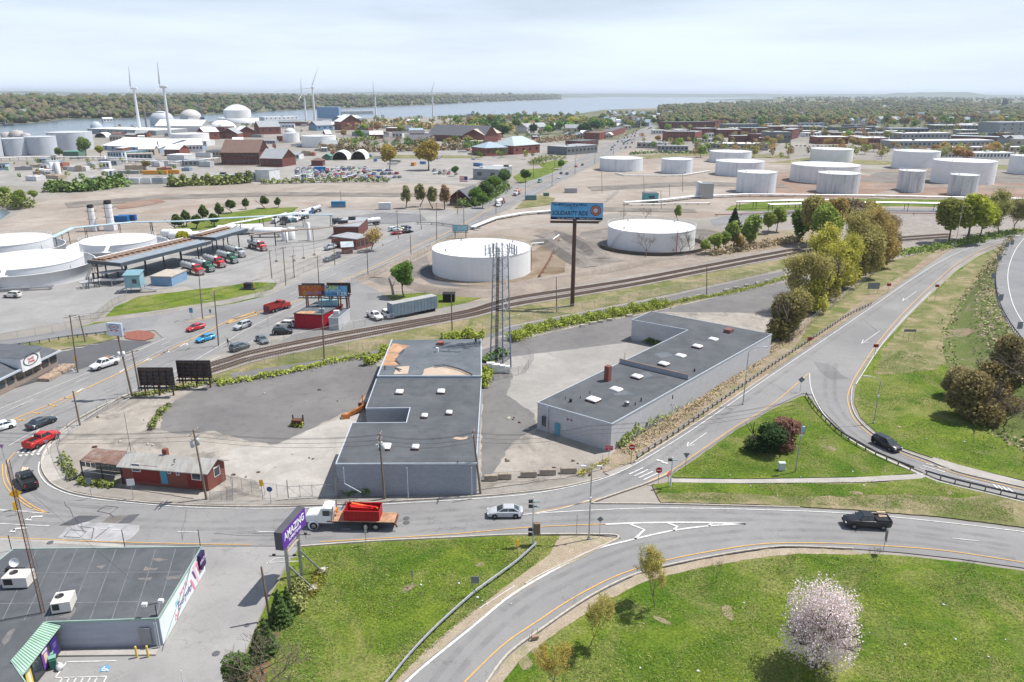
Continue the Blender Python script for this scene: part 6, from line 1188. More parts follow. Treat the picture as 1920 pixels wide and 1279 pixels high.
FB = [
 # waterfront left
 (165,250,293,254,243,55,'g','w','long pale-roofed grey warehouse on the river left of the turbines','flat',8),(292,246,379,247,236,30,'w','w','bright white gabled tent building behind the nearest turbine','gable',0,1,.28),
 (193,281,300,287,275,55,'sb','w','white-roofed shed, left half of the long white-roofed row','gable',8,1,.12),(300,286,381,284,272,40,'w','w','white industrial building with small windows at the end of the white-roofed row','gable',12,1,.12),(228,294,290,290,284,12,'tq','tq' if False else 'bl','low turquoise trailer row before the white-roofed sheds','flat',5),
 (210,258,227,258,251,10,'b','b','small brick shed left of the first turbine','gable',0,1,.2),(235,260,253,261,253,10,'db','g','small dark brick shed right of the first turbine','gable',0,1,.2),(253,257,276,257,250,14,'b','g','brick house between the two left turbines','gable',2,1,.25),
 (384,262,412,261,247,24,'b','w','brick shed with pale roof right of the low white tank','gable',2,1,.2),(412,260,446,260,251,24,'b','g','brick shed with grey gable, middle of three','gablef',2,1,.3),(445,258,482,257,248,24,'b','w','brick shed with white roof, right of three','gablef',2,1,.3),(422,252,440,250,238,14,'db','dg','dark brick block behind the sheds','flat',3),
 (416,309,487,309,286,30,'db','b','tall dark brick mill with a green roof stripe','gable',9,2,.3),(489,312,530,313,297,22,'db','g','dark red brick house with grey gable roof by the storage lot','gable',4,1,.3),(487,252,527,251,238,26,'b','g','brick works building with grey gable near the small dome','gable',3,1,.3),
 (584,311,605,311,301,10,'db','b','small dark brick block beside the storage lot','hip',0,1,.2),(606,300,620,300,293,10,'gn','gn','small dark green shed left of the arches','gablef',0,1,.3),(595,221,636,221,201,45,'bl','bl','large plain blue shed by the twin turbines','flat',0),
 (594,245,625,244,235,25,'bl','g','blue shed below the large blue one','gable',3,1,.25),(640,244,678,243,228,25,'b','w','brick and white shed with stepped roof','gablef',2,1,.3),(643,231,678,229,222,25,'bl','w','small pale blue-roofed shed behind the brick and white one','gable',0,1,.2),(660,255,699,258,249,25,'g','dg','low dark-roofed shed by the road bend','gable',0,1,.1),
 (803,264,908,268,254,32,'db','dg','very long dark brick car barn with grey gable roof','gable',16,1,.35),(722,241,775,239,235,22,'g','w','low building with thin white roof among the trees','flat',6),(908,268,940,262,251,26,'b','t','brick end hall joined to the long car barn','gable',3,1,.25),(866,275,906,275,265,14,'g','t','plain grey box building on the tan lot','flat',3),
 (768,257,795,257,250,12,'b','dg','small brick shed before the long car barn','gable',2,1,.3),(760,270,812,270,262,25,'db','dg','low dark building left of the long car barn','gable',4,1,.2),(910,293,952,291,277,24,'b','bl','red brick fire station with pale blue hipped roof','hip',4,1,.2),(963,290,1012,286,272,26,'b','sg','red brick hall with tall green-grey hipped roof','hip',4,1,.3),
 (887,336,936,338,318,26,'g','g','grey flat workshop near the avenue','flat',2),(936,330,960,322,315,14,'t','w','tan low annex right of the grey workshop','flat',0),(843,384,880,386,371,20,'db','dg','dark brown chalet-roofed lodge under the flag','gablef',3,1,.38),
 (1063,291,1120,286,274,24,'dg','g','dark grey industrial block beside the avenue','flat',8),(1088,275,1122,272,264,20,'db','dg','dark brick upper block beside the avenue','flat',4),(988,250,1028,247,238,18,'w','g','long white house below the park trees','gable',6,1,.3),
 (1124,262,1146,258,248,20,'b','db' if False else 'b','small brick corner building on the avenue','flat',3,2),(1146,258,1172,248,242,12,'b','dg','brick shop row on the left side of the avenue','flat',6),(1060,250,1085,250,240,12,'cr','g','cream house among park trees','gable',2,1,.4),
 # retail park right
 (1250,265,1302,265,247,22,'b','g','three-storey red brick mill beside the car park','flat',9,3),(1302,265,1315,262,247,22,'b','g','end pavilion of the three-storey red brick mill','flat',0,1),(1315,258,1345,257,241,20,'db','g','dark brick mill wing behind the car park','flat',6,2),(1246,243,1340,242,229,22,'db','dg','long dark brick mill across the skyline with roof plant','flat',16,2),(1335,241,1353,240,226,18,'b','b','square brick block at the end of the long dark mill','flat',3,2),
 (1345,258,1388,258,243,16,'db','w','brick shed with white roof edge, left row','flat',6),(1372,269,1408,269,255,14,'db','g','brick mill with tall white windows','flat',7,1),(1408,270,1422,270,252,14,'db','b','brick tower block at the end of the windowed mill','flat',0),(1335,281,1440,282,270,22,'g','w','long bright white-roofed strip above the rear tanks','flat',14),
 (1194,277,1248,279,268,18,'t','g','low shop building behind the avenue lot','flat',6),(1232,282,1290,283,274,14,'g','g','low grey shop building with parked cars in front','flat',8),(1440,268,1482,268,248,24,'dg','g','dark grey-green flat block in the retail park','flat',6),(1484,262,1497,258,242,12,'db','g','dark brick stair tower in the retail park','flat',2),
 (1390,252,1440,252,240,15,'db','bl','brick building with pale blue roof band','flat',6),(1360,245,1423,244,233,15,'dg','g','grey mill with thin roof behind the brick rows','flat',9),(1411,234,1478,233,225,22,'dg','dg','dark flat warehouse before the gabled houses','flat',8),(1440,246,1500,246,237,16,'db','w','brick row with bright white roof','flat',10),
 (1505,246,1543,246,237,14,'dg','w','short dark row with white roof','flat',6),(1500,237,1552,237,231,12,'sb','g','pale blue row in front of the trees','flat',6),(1560,248,1600,248,239,14,'dg','dg','dark flat unit left of the side street','flat',5),(1598,248,1640,248,238,18,'dg','dg','dark flat unit at the side street corner','flat',4),(1532,270,1590,270,257,22,'b','w','white-roofed brick unit with dark shopfronts, left','flat',8),
 (1600,264,1625,264,256,14,'b','w','small red brick link between the white-roofed units','flat',3),(1617,272,1664,272,259,22,'b','w','white-roofed brick unit with dark shopfronts, right','flat',7),(1530,252,1658,255,248,12,'t','w','long thin white-roofed strip behind the brick units','flat',14),(1676,278,1862,276,264,24,'g','w','longest white-roofed grey warehouse of the retail park','flat',22),
 (1690,262,1782,261,250,22,'g','w','grey warehouse with bright roof behind the longest one','flat',12),(1782,264,1870,267,256,20,'db','sg','pale green-roofed brick warehouse by the gabled sheds','flat',10),(1752,243,1872,243,235,22,'dg','w','dark warehouse with bright roof below the blue houses','flat',16),(1666,250,1740,250,241,18,'dg','bl','blue-grey warehouse right of the side street','flat',10),
 (1798,248,1813,248,243,8,'w','w','small white kiosk between warehouses','flat',0),(1774,285,1960,284,276,10,'t','w','long low tan strip behind the largest white tank','flat',16),(1770,298,1900,297,287,14,'w','w','white self-storage row behind the largest white tank','flat',20),(1872,255,1990,252,229,34,'g','g','big grey concrete mill with gridded windows at the right edge','flat',8,3),
 (1868,270,1884,271,259,18,'g','g','grey gabled shed, left of a pair','gablef',0,1,.3),(1884,271,1900,272,259,18,'g','g','grey gabled shed, right of a pair','gablef',0,1,.3),(1900,274,1990,276,262,20,'t','g','tan flat shed at the right edge','flat',5),
 # terminal
 (1209,379,1234,379,364,8,'tq','dg','small blue-grey pump house by the pipeline','flat',1),(626,447,673,447,426,22,'db','g','dark red brick garage beside the avenue','flat',0),(669,468,700,460,446,12,'b','g','red brick gatehouse with pale flat roof beside the avenue','flat',4),(642,476,662,475,463,4.5,'b','sg','tiny bright red shed with grey roof near the gatehouse','gable',0,1,.3),
 (284,535,323,536,520,9,'bl','cr' if False else 't','low tan-roofed control building by the loading canopy','flat',0),(100,313,112,312,304,10,'w','w','pale box building on the gravel bank','flat',0),(80,312,100,313,303,10,'sb','g','grey-blue hopper house on the gravel bank','flat',0),(118,294,148,294,285,14,'gn','gn','dark green shed under the round river tree','flat',0),
 (314,301,346,302,291,14,'w','w','plain white shed in the middle of the works','flat',0),(346,312,378,311,302,10,'g','g','grey open-fronted shed by the pipe rack','flat',4),(367,294,395,295,287,12,'w','g','low pale shed right of the plain white one','flat',0),(238,300,285,299,289,12,'g','t','low brown-roofed shed with open bays','flat',6),
 (403,341,452,341,329,9,'w','g','long white shed by the overgrown verge, left','flat',6),(455,339,515,337,326,9,'g','dg','long grey shed by the overgrown verge, right','flat',6),(480,340,506,341,320,12,'w','g','white industrial shed at the storage lot corner','flat',0),
 (225,248,262,248,243,10,'dg','g','low dark pier shed behind the turbines','flat',0),(380,236,412,235,228,18,'g','g','grey quay shed left of the domed tank','flat',0),(496,226,560,224,219,20,'w','w','low white quay building right of the domed tank','flat',8),(520,236,575,236,229,20,'db','g','brown quay building in front of the white one','flat',6),(640,214,700,213,209,30,'g','g','low grey quay shed by the lone turbine','flat',5)]
for a in FB: fbuild(*a,units=(2 if a[7] in 'wdg' and a[9] == 'flat' and a[2]-a[0] > 40 else 0))
# blue control booth raised on legs
p = g(255,545); t = thing('control_booth','small pale blue booth with steps beside the loading canopy','booth',p,.15); m = MB(); m.box((0,0,3.1),(4.2,4,3.6)); part('wall',m,paint((.25,.42,.48),.7),t); m = MB(); m.add([(-2.4,-2.3,4.9),(2.4,-2.3,4.9),(2.4,2.3,5.6),(-2.4,2.3,5.6),(-2.4,-2.3,5.0),(2.4,-2.3,5.0),(2.4,2.3,5.7),(-2.4,2.3,5.7)],[(3,2,1,0),(4,5,6,7),(0,1,5,4),(1,2,6,5),(2,3,7,6),(3,0,4,7)]); part('roof',m,paint((.18,.33,.38),.7),t)
for x,y in ((-1.9,-1.8),(1.9,-1.8),(1.9,1.8),(-1.9,1.8)): m = MB(); m.bar((x,y,0),(x,y,1.4),.2); part('leg',m,m_steel,t)
m = MB(); m.box((.6,-2.03,3.2),(1.2,.08,1.2)); part('window',m,m_glass,t); m = MB(); m.bar((2.1,-1.5,1.3),(6,-1.2,.2),1.0,.15); m.tube((2.1,-2,2.3),(6,-1.7,1.1),.05,4); m.tube((2.1,-1,2.3),(6,-.7,1.1),.05,4); part('stairs',m,m_steel,t); m = MB(); m.bar((-2.1,-1.5,1.3),(-4.5,-2.5,.2),1.0,.15); part('stairs',m,m_steel,t)
# loading canopy
def canopy(Apx,Bpx,z,w,label,nposts,cl=(.07,.09,.11)):
 A,B = g(*Apx,),g(*Bpx); d = (B-A); L = d.length; d.normalize(); n = Vector((-d.y,d.x,0)); n = n if n.y > 0 else -n; t = thing('loading_canopy',label,'canopy',A); m = MB(); Q = [-n*0,d*L-n*0,d*L+n*w,n*w]; m.prism([(p.x,p.y) for p in Q],z,z+1.0,bottom=True); part('fascia',m,paint(cl,.5),t)
 m = MB(); Q2 = [d*.4+n*.4,d*(L-.4)+n*.4,d*(L-.4)+n*(w*.45),d*.4+n*w*.45]; m.prism([(p.x,p.y) for p in Q2],z+1.003,z+1.05); part('roof_deck',m,paint((.27,.31,.35),.5),t); m = MB(); Q2 = [d*.4+n*w*.47,d*(L-.4)+n*w*.47,d*(L-.4)+n*(w-.4),d*.4+n*(w-.4)]; m.prism([(p.x,p.y) for p in Q2],z+1.003,z+1.04); part('roof_deck',m,paint((.30,.22,.17),.8),t)
 for k in range(nposts):
  for q in (.2,.8): p_ = d*L*(k+.5)/nposts+n*w*q; m = MB(); m.bar((p_.x,p_.y,0),(p_.x,p_.y,z),.3); part('post',m,m_dsteel,t)
 for k in range(int(L/2.2)): p_ = d*(1+2.2*k)+n*w*.72; m = MB(); m.bar(p_-n*w*.2+Vector((0,0,z+1.3)),p_+n*w*.2+Vector((0,0,z+1.3)),.18,.3); part('pipe_support',m,m_rust,t)
 for q in (.6,.72,.84): m = MB(); m.tube(d*1+n*w*q+Vector((0,0,z+1.6)),d*(L-1)+n*w*q+Vector((0,0,z+1.6)),.16,6); part('pipe',m,paint((.35,.25,.2)) if q < .8 else m_wht2,t)
 return A,B,d,n,L,w
cA = canopy((232,534),(400,487),5.4,13,'near half of the long dark truck loading canopy',5); cB = canopy((408,480),(468,461),5.4,11,'far half of the long truck loading canopy',3)
# pipe runs and racks
def pipes(pts,z,n,r,label,mat=None,gap=.7,sup=6.,name='pipeline',mid=None):
 P = px(pts); o0 = P[0]; t = thing(name,label,'pipeline',o0,0,'above-ground pipelines'); Q = [p-o0 for p in P]
 for k in range(n):
  m = MB(); L = []
  for i,p in enumerate(Q):
   a = Q[max(i-1,0)]; b = Q[min(i+1,len(Q)-1)]; d = (b-a).normalized(); nv = Vector((-d.y,d.x,0)); L.append(p+nv*(k-(n-1)/2)*gap+Vector((0,0,z)))
  m.path(L,r,8); part('pipe',m,mat or m_wht2,t)
 sm_ = MB(); w = n*gap; sm_.box((0,0,z-r-.1),(.2,w+.4,.2)); sm_.box((0,w/2,(z-r)/2),(.2,.2,max(.2,z-r))); sm_.box((0,-w/2,(z-r)/2),(.2,.2,max(.2,z-r))); me = mesh(sm_,m_dsteel if z > 2 else m_steel,'support')
 for p,a in along(Q,sup,1.0): ob('support',me,t,loc=p,rz=a)
 return t
pipes([(1170,384),(1240,379),(1300,372),(1400,368),(1490,369)],1.2,4,.32,'white pipe bundle sweeping in from the pump house'); pipes([(1180,386),(1250,384),(1330,383)],.7,2,.2,'low grey pipes in front of the white bundle',m_steel)
pipes([(885,430),(930,412),(980,403),(1030,399),(1060,398)],.9,3,.35,'white pipe bundle left of the single-post billboard'); pipes([(1440,398),(1640,394),(1960,399)],3.8,4,.3,'raised grey pipe rack above the green strip',m_steel,1.0,14); pipes([(1380,392),(1480,389),(1560,388)],3.5,3,.3,'short raised pipe rack at the corner of the green strip',m_steel,1.0,9)
pipes([(1440,367),(1640,369),(1960,376)],.8,3,.25,'long low pipe line along the tank farm front',m_steel,.8,14); pipes([(1340,405),(1500,402),(1680,402),(1960,407)],.7,1,.2,'single dark red pipe along the service road',paint((.3,.09,.08)),.6,12)
pipes([(1155,326),(1170,330),(1240,331),(1280,330),(1330,322)],.7,2,.25,'white pipes in front of the two streaked tanks'); pipes([(0,302),(60,300),(180,300),(290,305)],2.5,3,.4,'white raised pipe rack along the gravel bank'); pipes([(230,306),(330,309),(410,302)],2.5,3,.4,'white raised pipe rack through the middle works')
pipes([(100,472),(140,452),(250,440),(345,438),(420,432),(560,424),(626,425)],5,3,.2,'long pale blue overhead pipe rack behind the containment tanks',paint((.42,.55,.62)),.8,12); pipes([(380,462),(440,442),(520,426),(560,420)],5,2,.22,'white overhead pipe rack running to the stack yard',None,1,12)
pipes([(0,546),(60,543),(100,541)],.7,3,.22,'grey pipes at the foot of the nearest containment tank',m_steel); pipes([(150,540),(190,535),(240,533)],1.6,4,.22,'tangle of grey pipes beside the blue booth',m_steel,.8,4); pipes([(190,528),(215,524),(240,522)],2.6,3,.25,'looped white pipes above the grey tangle',m_wht2,1.,4); pipes([(182,540),(181,512),(235,505)],4.5,2,.2,'brown elevated pipe bridge to the canopy',paint((.28,.22,.18)),.6,7)
pipes([(532,455),(600,452),(680,437)],4.8,2,.2,'brown pipe bridge beside the truck yard',paint((.28,.22,.18)),.6,10); pipes([(470,467),(492,463),(560,456)],5,1,.3,'pipe bridge from the canopy to the pipe yard',paint((.28,.22,.18)),.6,9); pipes([(1011,520),(1030,490),(1048,450)],.5,1,.25,'rusty pipe running down into the brown basin',m_rust); pipes([(996,460),(1030,457),(1050,442)],.6,1,.3,'pale pipe behind the lattice tower tank')
pipes([(780,420),(820,421),(900,432)],.8,2,.2,'thin pipes beside the small blue billboard',m_steel)
for i,(u,v,w) in enumerate(((440,439,7),(462,437,7),(332,447,6),(347,452,6),(505,444,6))):
 t = thing('bullet_tank','white horizontal tank in the pipe yard, %s' % ('behind the lawn trees','end to end with the one behind the trees','left of the yellow-green bush','beside the yellow-green bush','before the pair of standing vessels')[i],'tank',g(u,v),.1,'horizontal tanks'); m = MB(); m.lathe([(0,-w),(1.0,-w+.3),(1.5,-w+1),(1.5,w-1),(1.0,w-.3),(0,w)],16); m.v = [(z,x,y+2.2) for x,y,z in m.v]; part('shell',m,m_wht,t)
 for s in (-.6,.6): m = MB(); m.box((w*s,0,.5),(.4,2,1.2)); part('saddle',m,m_steel,t)
# houses
HC = ['w','sb','cr','w','g','mt','sb','w','t','bl','w','pk','tq']; NMC = dict(w='white',sb='pale blue',cr='cream',g='grey',mt='mint',t='tan',bl='blue',pk='pink',tq='turquoise')
NEAR = ['west end of the right-hand town','trees above the brick mill','tank farm skyline','side street','retail park trees','far right trees']
hid = 0
HCT = {}
ORD = 'first second third fourth fifth sixth seventh eighth ninth tenth eleventh twelfth'.split(); ORD += ['%dth' % i for i in range(13,90)]
def hlabel(c,lbl):
 k = HCT[c+lbl] = HCT.get(c+lbl,-1)+1; return '%s%s house %s' % (ORD[k]+' ' if k else '',c,lbl)+(', from the left' if k else '')
def house(u,v,sz,lbl):
 global hid; hid += 1; k = HC[(hid*7) % len(HC)]; p = g(u,v); w = 8*sz; q = w*FPX/math.hypot(p.x,p.y)/2; vt = v-6.3*sz*FPX/math.hypot(p.y,CAMH)*.98
 fbuild(u-q,v,u+q,v+rnd.uniform(-.3,.3),vt,11*sz,k,rnd.choice(['g','dg','g','b','bl']),hlabel(NMC[k],lbl),rnd.choice(['gablef','gablef','gable']),2,2,.42,'house','house','gabled houses among the trees')
for u,v in [(1655,232),(1680,232),(1700,233),(1722,233),(1755,233),(1773,234),(1787,233),(1812,233),(1845,232),(1872,231),(1725,226),(1708,224),(1650,222),(1742,219)]: house(u,v,1.35,'in the row above the retail park, ' + ('left part' if u < 1700 else 'middle part' if u < 1760 else 'right part'))
for u,v in [(1555,235),(1567,231),(1545,228),(1590,233),(1610,232),(1625,234),(1600,226),(1520,232),(1640,236)]: house(u,v,1.3,'between yellow trees left of the side street')
for k in range(12): house(1398+k*6.4,229-(k % 3)*3,1.1,'in the tight gabled row behind the dark warehouse')
for u,v in [(1085,236),(1122,236),(1135,232),(1150,236),(1165,240),(1172,232),(1180,236),(1190,230),(1205,232),(1215,226),(1225,230),(1195,240),(1160,226),(1178,224),(1210,221),(1230,222),(1256,222),(1265,217),(1280,222),(1240,216)]: house(u,v,1.25,'beside the far end of the avenue')
for u,v in [(965,226),(978,223),(1005,228),(1030,230),(900,226),(885,224),(925,226),(1000,240),(1045,243),(1020,222),(948,231)]: house(u,v,1.15,'under the park trees left of the avenue')
for u,v in [(1480,214),(1500,219),(1660,205),(1520,208),(1375,222),(1360,226),(1330,224),(1310,219),(1350,216)]: house(u,v,1.2,'half hidden in the wood of the right-hand town')
for u,v in [(62,222),(105,220),(100,213),(150,209),(178,206),(120,208),(40,227),(20,225),(500,192),(600,196),(620,195),(650,196),(690,194),(760,193),(560,194)]: house(u,v,2.2 if u < 300 else 2.6,'on the far wooded shore')
# church
p = g(1882,205); t = thing('church','dark square church tower with white hall among far trees','church',p); m = MB(); m.box((0,0,20),(15,15,40)); [m.box((x,y,42),(2.2,2.2,5)) for x in (-6.5,6.5) for y in (-6.5,6.5)]; part('tower',m,paint((.12,.11,.13)),t); m = MB(); m.box((22,0,10),(44,20,20)); part('nave',m,paint((.5,.48,.44)),t)
# harbour crane and conveyors
for i,(u,v,vt,lean,lb) in enumerate(((381,229,178,-8,'dark harbour crane with long boom right of the tan dome'),(298,232,180,2,'slender grey harbour crane behind the nearest turbine'))):
 p = g(u,v); h = hgt(vt,p); t = thing('harbour_crane',lb,'crane',p,0,'harbour cranes'); m = MB(); m.box((0,0,6),(10,8,7),top=(.7,.7)); part('cab',m,paint((.12,.2,.28)),t); m = MB();
 for a in (-1.5,1.5): m.bar((a,0,8),(lean,0,h),.7)
 for k in range(10): f = k/10; m.bar((-1.5*(1-f)+lean*f,0,8+(h-8)*f),(1.5*(1-f-.1)+lean*(f+.1),0,8+(h-8)*(f+.1)),.3)
 part('boom',m,paint((.15,.2,.26)),t)
m = MB(); p = g(275,238); m.bar((0,0,0),(0,0,24),2.2,2.2); m.bar((0,0,23),(32,0,23),1.4,1.2); [m.bar((-2,0,k*2.4),(2,0,k*2.4+2.4),.4) for k in range(10)]; single('conveyor_tower',m,paint((.35,.33,.28)),'yellow-grey conveyor tower beside the pale dome','tower',None,p)
m = MB(); p = g(28,268); [m.lathe([(r,h0),(r*.9,h0+5),(0,h0+6)],12,c=(x,0,0)) for r,h0,x in ((6,6,-8),(7,8,4),(5,5,14))]; m.box((2,0,3),(34,12,8)); single('silo_ship',m,paint((.45,.42,.42)),'grey and red silo works at the left riverbank','plant',None,p)
m = MB(); p = g(182,246); m.lathe([(9,0),(8,8),(4,13),(0,14)],10); single('hopper',m,paint((.45,.5,.55)),'grey hopper behind the long riverside warehouse','hopper',None,p)
for i,(u,v,l) in enumerate(((15,236,20),(1208,181.8,180),(1152,182.5,40),(546,206,25))): m = MB(); m.loft([[(x,-y,0),(x,y,0),(x,y*.9,h),(x,-y*.9,h)] for x,y,h in ((-l/2,l*.06,3),(-l*.2,l*.09,2.5),(l*.3,l*.08,3),(l/2,.2,4))],smooth=False); m.box((-l*.25,0,4+l*.03),(l*.2,l*.1,4+l*.06)); single('boat',m,paint((.2,.22,.25)),'dark vessel on the %s' % ('river near the left shore','open bay, long low barge','open bay, small and lone','water beside the far point')[i],'boat','boats on the bay',g(u,v))
# blue containers, dumpsters, trailers
for i,(u,v,w,h,mt,lb,nm) in enumerate(((226,415,7,2.4,(.02,.14,.35),'near blue roll-off container on the tan field','container'),(240,413,7,2.4,(.02,.09,.28),'far blue roll-off container on the tan field','container'),(635,388,7,2.8,(.05,.22,.4),'blue skip by the fence of the truck lot','container'),(722,392,6,3.2,(.65,.66,.68),'white box trailer parked by the truck lot fence','trailer'),(995,375,6,2.6,(.14,.24,.28),'dark teal skip on the grass corner by the avenue','container'),(1070,361,7,2.6,(.4,.4,.42),'pale grey container on the tank farm field','container'),(600,342 - 22,8,2.8,(.03,.2,.5),'blue container in the storage lot row','container'),(1024,367,3,1.6,(.1,.18,.14),'small green electric box by the avenue','container'))):
 m = MB(); m.box((0,0,h/2),(w,2.5,h)); [m.box((-w/2+.4+k*.8,0,h/2),(.14,2.62,h*.95)) for k in range(int(w/.8))]; single(nm,m,paint(mt),lb,nm,None,g(u,v),.1)
for i in range(8): u = 222+i*22 if i < 5 else 405+(i-5)*22; v = 345-i*.3 if i < 5 else 340-(i-5)*1; w = 13; m = MB(); m.box((0,0,2.1),(w,2.6,2.9)); m.box((0,0,.6),(w*.8,1.5,.5)); single('box_trailer',m,m_wht2 if i % 3 else paint((.35,.4,.45)),'white box trailer in the line by the overgrown verge, number %s from the left' % ('one','two','three','four','five','six','seven','eight')[i],'trailer','box trailers by the verge',g(u,v),rnd.uniform(-.03,.03))
for i,(u,v) in enumerate(((281,327),(302,327),(325,326))): m = MB(); m.box((0,0,1.3),(9,2.4,2.2)); m.box((0,0,2.5),(8,1.8,.4)); single('tipper_body',m,paint((.62,.30,.04)),'orange truck body in a row on the gravel yard, %s' % ('left','middle','right')[i],'truck body','orange truck bodies',g(u,v),.05)
m = MB(); a,b = g(732,597),g(815,580); c = (a+b)/2; L = (b-a).length; m.box((0,0,2.3),(L,2.7,3.2)); [m.box((-L/2+.5+k,0,2.3),(.08,2.78,3.1)) for k in range(int(L))]; m2 = MB(); m2.box((0,0,3.93),(L,2.7,.06)); t = thing('long_trailer','long weathered blue-grey trailer body beside the railway','trailer',c,math.atan2((b-a).y,(b-a).x)); part('body',m,paint((.19,.25,.30)),t); part('roof',m2,paint((.36,.36,.35)),t)
for k in range(3): m = MB(); m.box((L/2-1-k*1.4,0,.4),(.9,2.5,.8)); part('wheel',m,m_tyre,t)
# ---------------- railway ----------------
m_sleep = M('old_sleeper',(.13,.10,.08),.9,var=.35,scale=2); m_rl = M('rail_steel',(.20,.13,.10),.5,.5,var=.3)
TA = [(360,694),(420,676),(480,658.5),(620,630),(780,602),(880,583),(960,560),(1080,541),(1200,522),(1320,499),(1440,476.5),(1520,463),(1640,449),(1780,439)]; TB = [(360,706),(420,688),(480,670),(620,641),(780,609.5),(880,591),(960,571),(1080,551.5),(1200,531),(1320,507.5),(1440,484),(1520,470),(1640,455),(1780,444)]
for PX,lb in ((TA,'farther railway track of the pair crossing behind the warehouses'),(TB,'nearer railway track of the pair crossing behind the warehouses')):
 P = sm_px(PX,5); L = []; o0 = P[0]; bm_ = MB(); strip(bm_,P,4.6,-.045 if PX is TA else -.04); struct('ballast',bm_,m_ballast)
 t = thing('railway_track',lb,'railway track',o0,0,'railway tracks'); Q = [p-o0 for p in P]
 for s in (-.75,.75):
  rr = []
  for i,p in enumerate(Q):
   a = Q[max(i-1,0)]; b = Q[min(i+1,len(Q)-1)]; d = (b-a).normalized(); n = Vector((-d.y,d.x,0)); rr.append([p+n*(s+x)+Vector((0,0,z)) for x,z in ((-.07,.02),(.07,.02),(.05,.2),(-.05,.2))])
  m = MB(); m.loft(rr,smooth=False); part('rail',m,m_rl,t)
 sm_ = MB(); sm_.box((0,0,.03),(.26,2.6,.1)); me = mesh(sm_,m_sleep,'sleeper'); rest = MB()
 for k,(p,a) in enumerate(along(Q,.62)):
  if k < 280: ob('sleeper',me,t,loc=p,rz=a)
  else: rest.box((p.x,p.y,.03),(.26,2.6,.1),a)
 props(part('sleepers',rest,m_sleep,t),kind='stuff')
t = None
# ---------------- far land relief ----------------
def hill(name,cols,prof,mat):
 """cols: (u, v of the foot); prof: (distance past the foot, height)"""
 V = []; F = []; n = len(prof)
 for u,v in cols:
  p = g(u,v); d = Vector((p.x,p.y,0)); L = d.length; d.normalize()
  for q,z in prof: V.append((d.x*(L+q),d.y*(L+q),z+(0 if z <= 0 else 3*mnoise.noise(Vector((u*.03,q*.002,1))))))
 for i in range(len(cols)-1):
  for k in range(n-1): F.append((i*n+k,(i+1)*n+k,(i+1)*n+k+1,i*n+k+1))
 m = MB(); m.add(V,F,0,True); return struct(name,m,mat)
SH = [(-300,243),(-150,239),(0,233),(60,230.5),(130,222.5),(220,222),(290,218.5),(400,213.5),(480,210),(560,205.5),(700,200.5),(800,196.5),(900,191.5),(1000,188),(1058,186)]
def shore_z(q): return min(28,max(0,q*.055)) if q < 2500 else 28
hill('hills',SH[:-1],[(6,.2),(100,5),(300,16),(520,27),(1500,29),(6000,30)],m_fargreen)
TW = [(1448,200),(1500,200),(1650,205),(1800,203),(2100,200)]
hill('hills',TW,[(0,.2),(400,6),(1200,16),(5000,22),(12000,26)],m_fargreen)
m_ridge = M('far_ridge',(.10,.13,.07),.95,var=.3,scale=.002)
def ridge(u0,u1,D,zt,amp,seed,w=900):
 m = MB(); N = int((u1-u0)/6)+1; V = []
 for i in range(N):
  u = u0+(u1-u0)*i/(N-1); d = ray(u,400); d = Vector((d.x,d.y,0)).normalized(); f = min(1,min(u-u0,u1-u)/90.+.05); z = (zt+amp*mnoise.noise(Vector((u*.006,seed,0)))+amp*.35*mnoise.noise(Vector((u*.05,seed,3))))*f
  V += [(d.x*(D-w),d.y*(D-w),-1),(d.x*D,d.y*D,max(z,1)),(d.x*(D+w),d.y*(D+w),-1)]
 m.add(V,[(3*i+k,3*i+3+k,3*i+4+k,3*i+1+k) for i in range(N-1) for k in (0,1)],0,True); return struct('hills',m,m_ridge)
ridge(-300,1110,14000,62,16,1); ridge(900,2300,19000,72,14,5); ridge(1560,1860,15000,100,14,9); ridge(600,960,16000,84,10,12); ridge(1020,1500,27000,86,18,21,1500); ridge(1310,1700,9000,20,6,30)
# ---------------- woods ----------------
rs = np.random.RandomState(5)
def interp(cols,u):
 return float(np.interp(u,[c[0] for c in cols],[c[1] for c in cols]))
P_,Rd,Hs_ = [],[],[]
for k in range(2600):
 u = rs.uniform(-60,1050); p = g(u,interp(SH,u)); D0 = math.hypot(p.x,p.y); q = 12+rs.random()**1.6*(1500 if k < 2000 else 5000); d = Vector((p.x,p.y,0)).normalized(); P_.append((d.x*(D0+q),d.y*(D0+q),shore_z(q))); Rd.append(rs.uniform(5,8)*(1+D0/5000.)*(1 if q < 1500 else 1.8)); Hs_.append(rs.uniform(9,14))
forest('wooded_far_shore',P_,Rd,Hs_,3,[3,1,1,3,2,3,.4,3])
P_,Rd,Hs_ = [],[],[]
def town_z(D,u):
 if u < 1450: return 0
 p = g(u,interp(TW,u)); q = D-math.hypot(p.x,p.y); return max(0,float(np.interp(q,[0,400,1200,5000,12000],[0,6,16,22,26])))
for k in range(4300):
 u = rs.uniform(1235,1960); v0 = interp([(1235,236),(1400,232),(1560,234),(1700,224),(1960,232)],u); p0 = g(u,v0); D0 = math.hypot(p0.x,p0.y); f = rs.random(); D = D0+(f**1.7)*(3000 if k < 3300 else 9000); vlim = interp([(1235,203),(1330,198),(1440,189),(1500,183),(1960,181)],u); pl = g(u,vlim); D = min(D,math.hypot(pl.x,pl.y)*(1 if u < 1450 else 1.0)*rs.uniform(.9,1)) if u < 1450 else D
 d = Vector((p0.x,p0.y,0)).normalized(); P_.append((d.x*D,d.y*D,town_z(D,u))); Rd.append(rs.uniform(4,7)*(1+(D-1000)/6000.)); Hs_.append(rs.uniform(10,16))
forest('town_woods',P_,Rd,Hs_,4,[3,3,2.5,3,1.5,2,1,2])
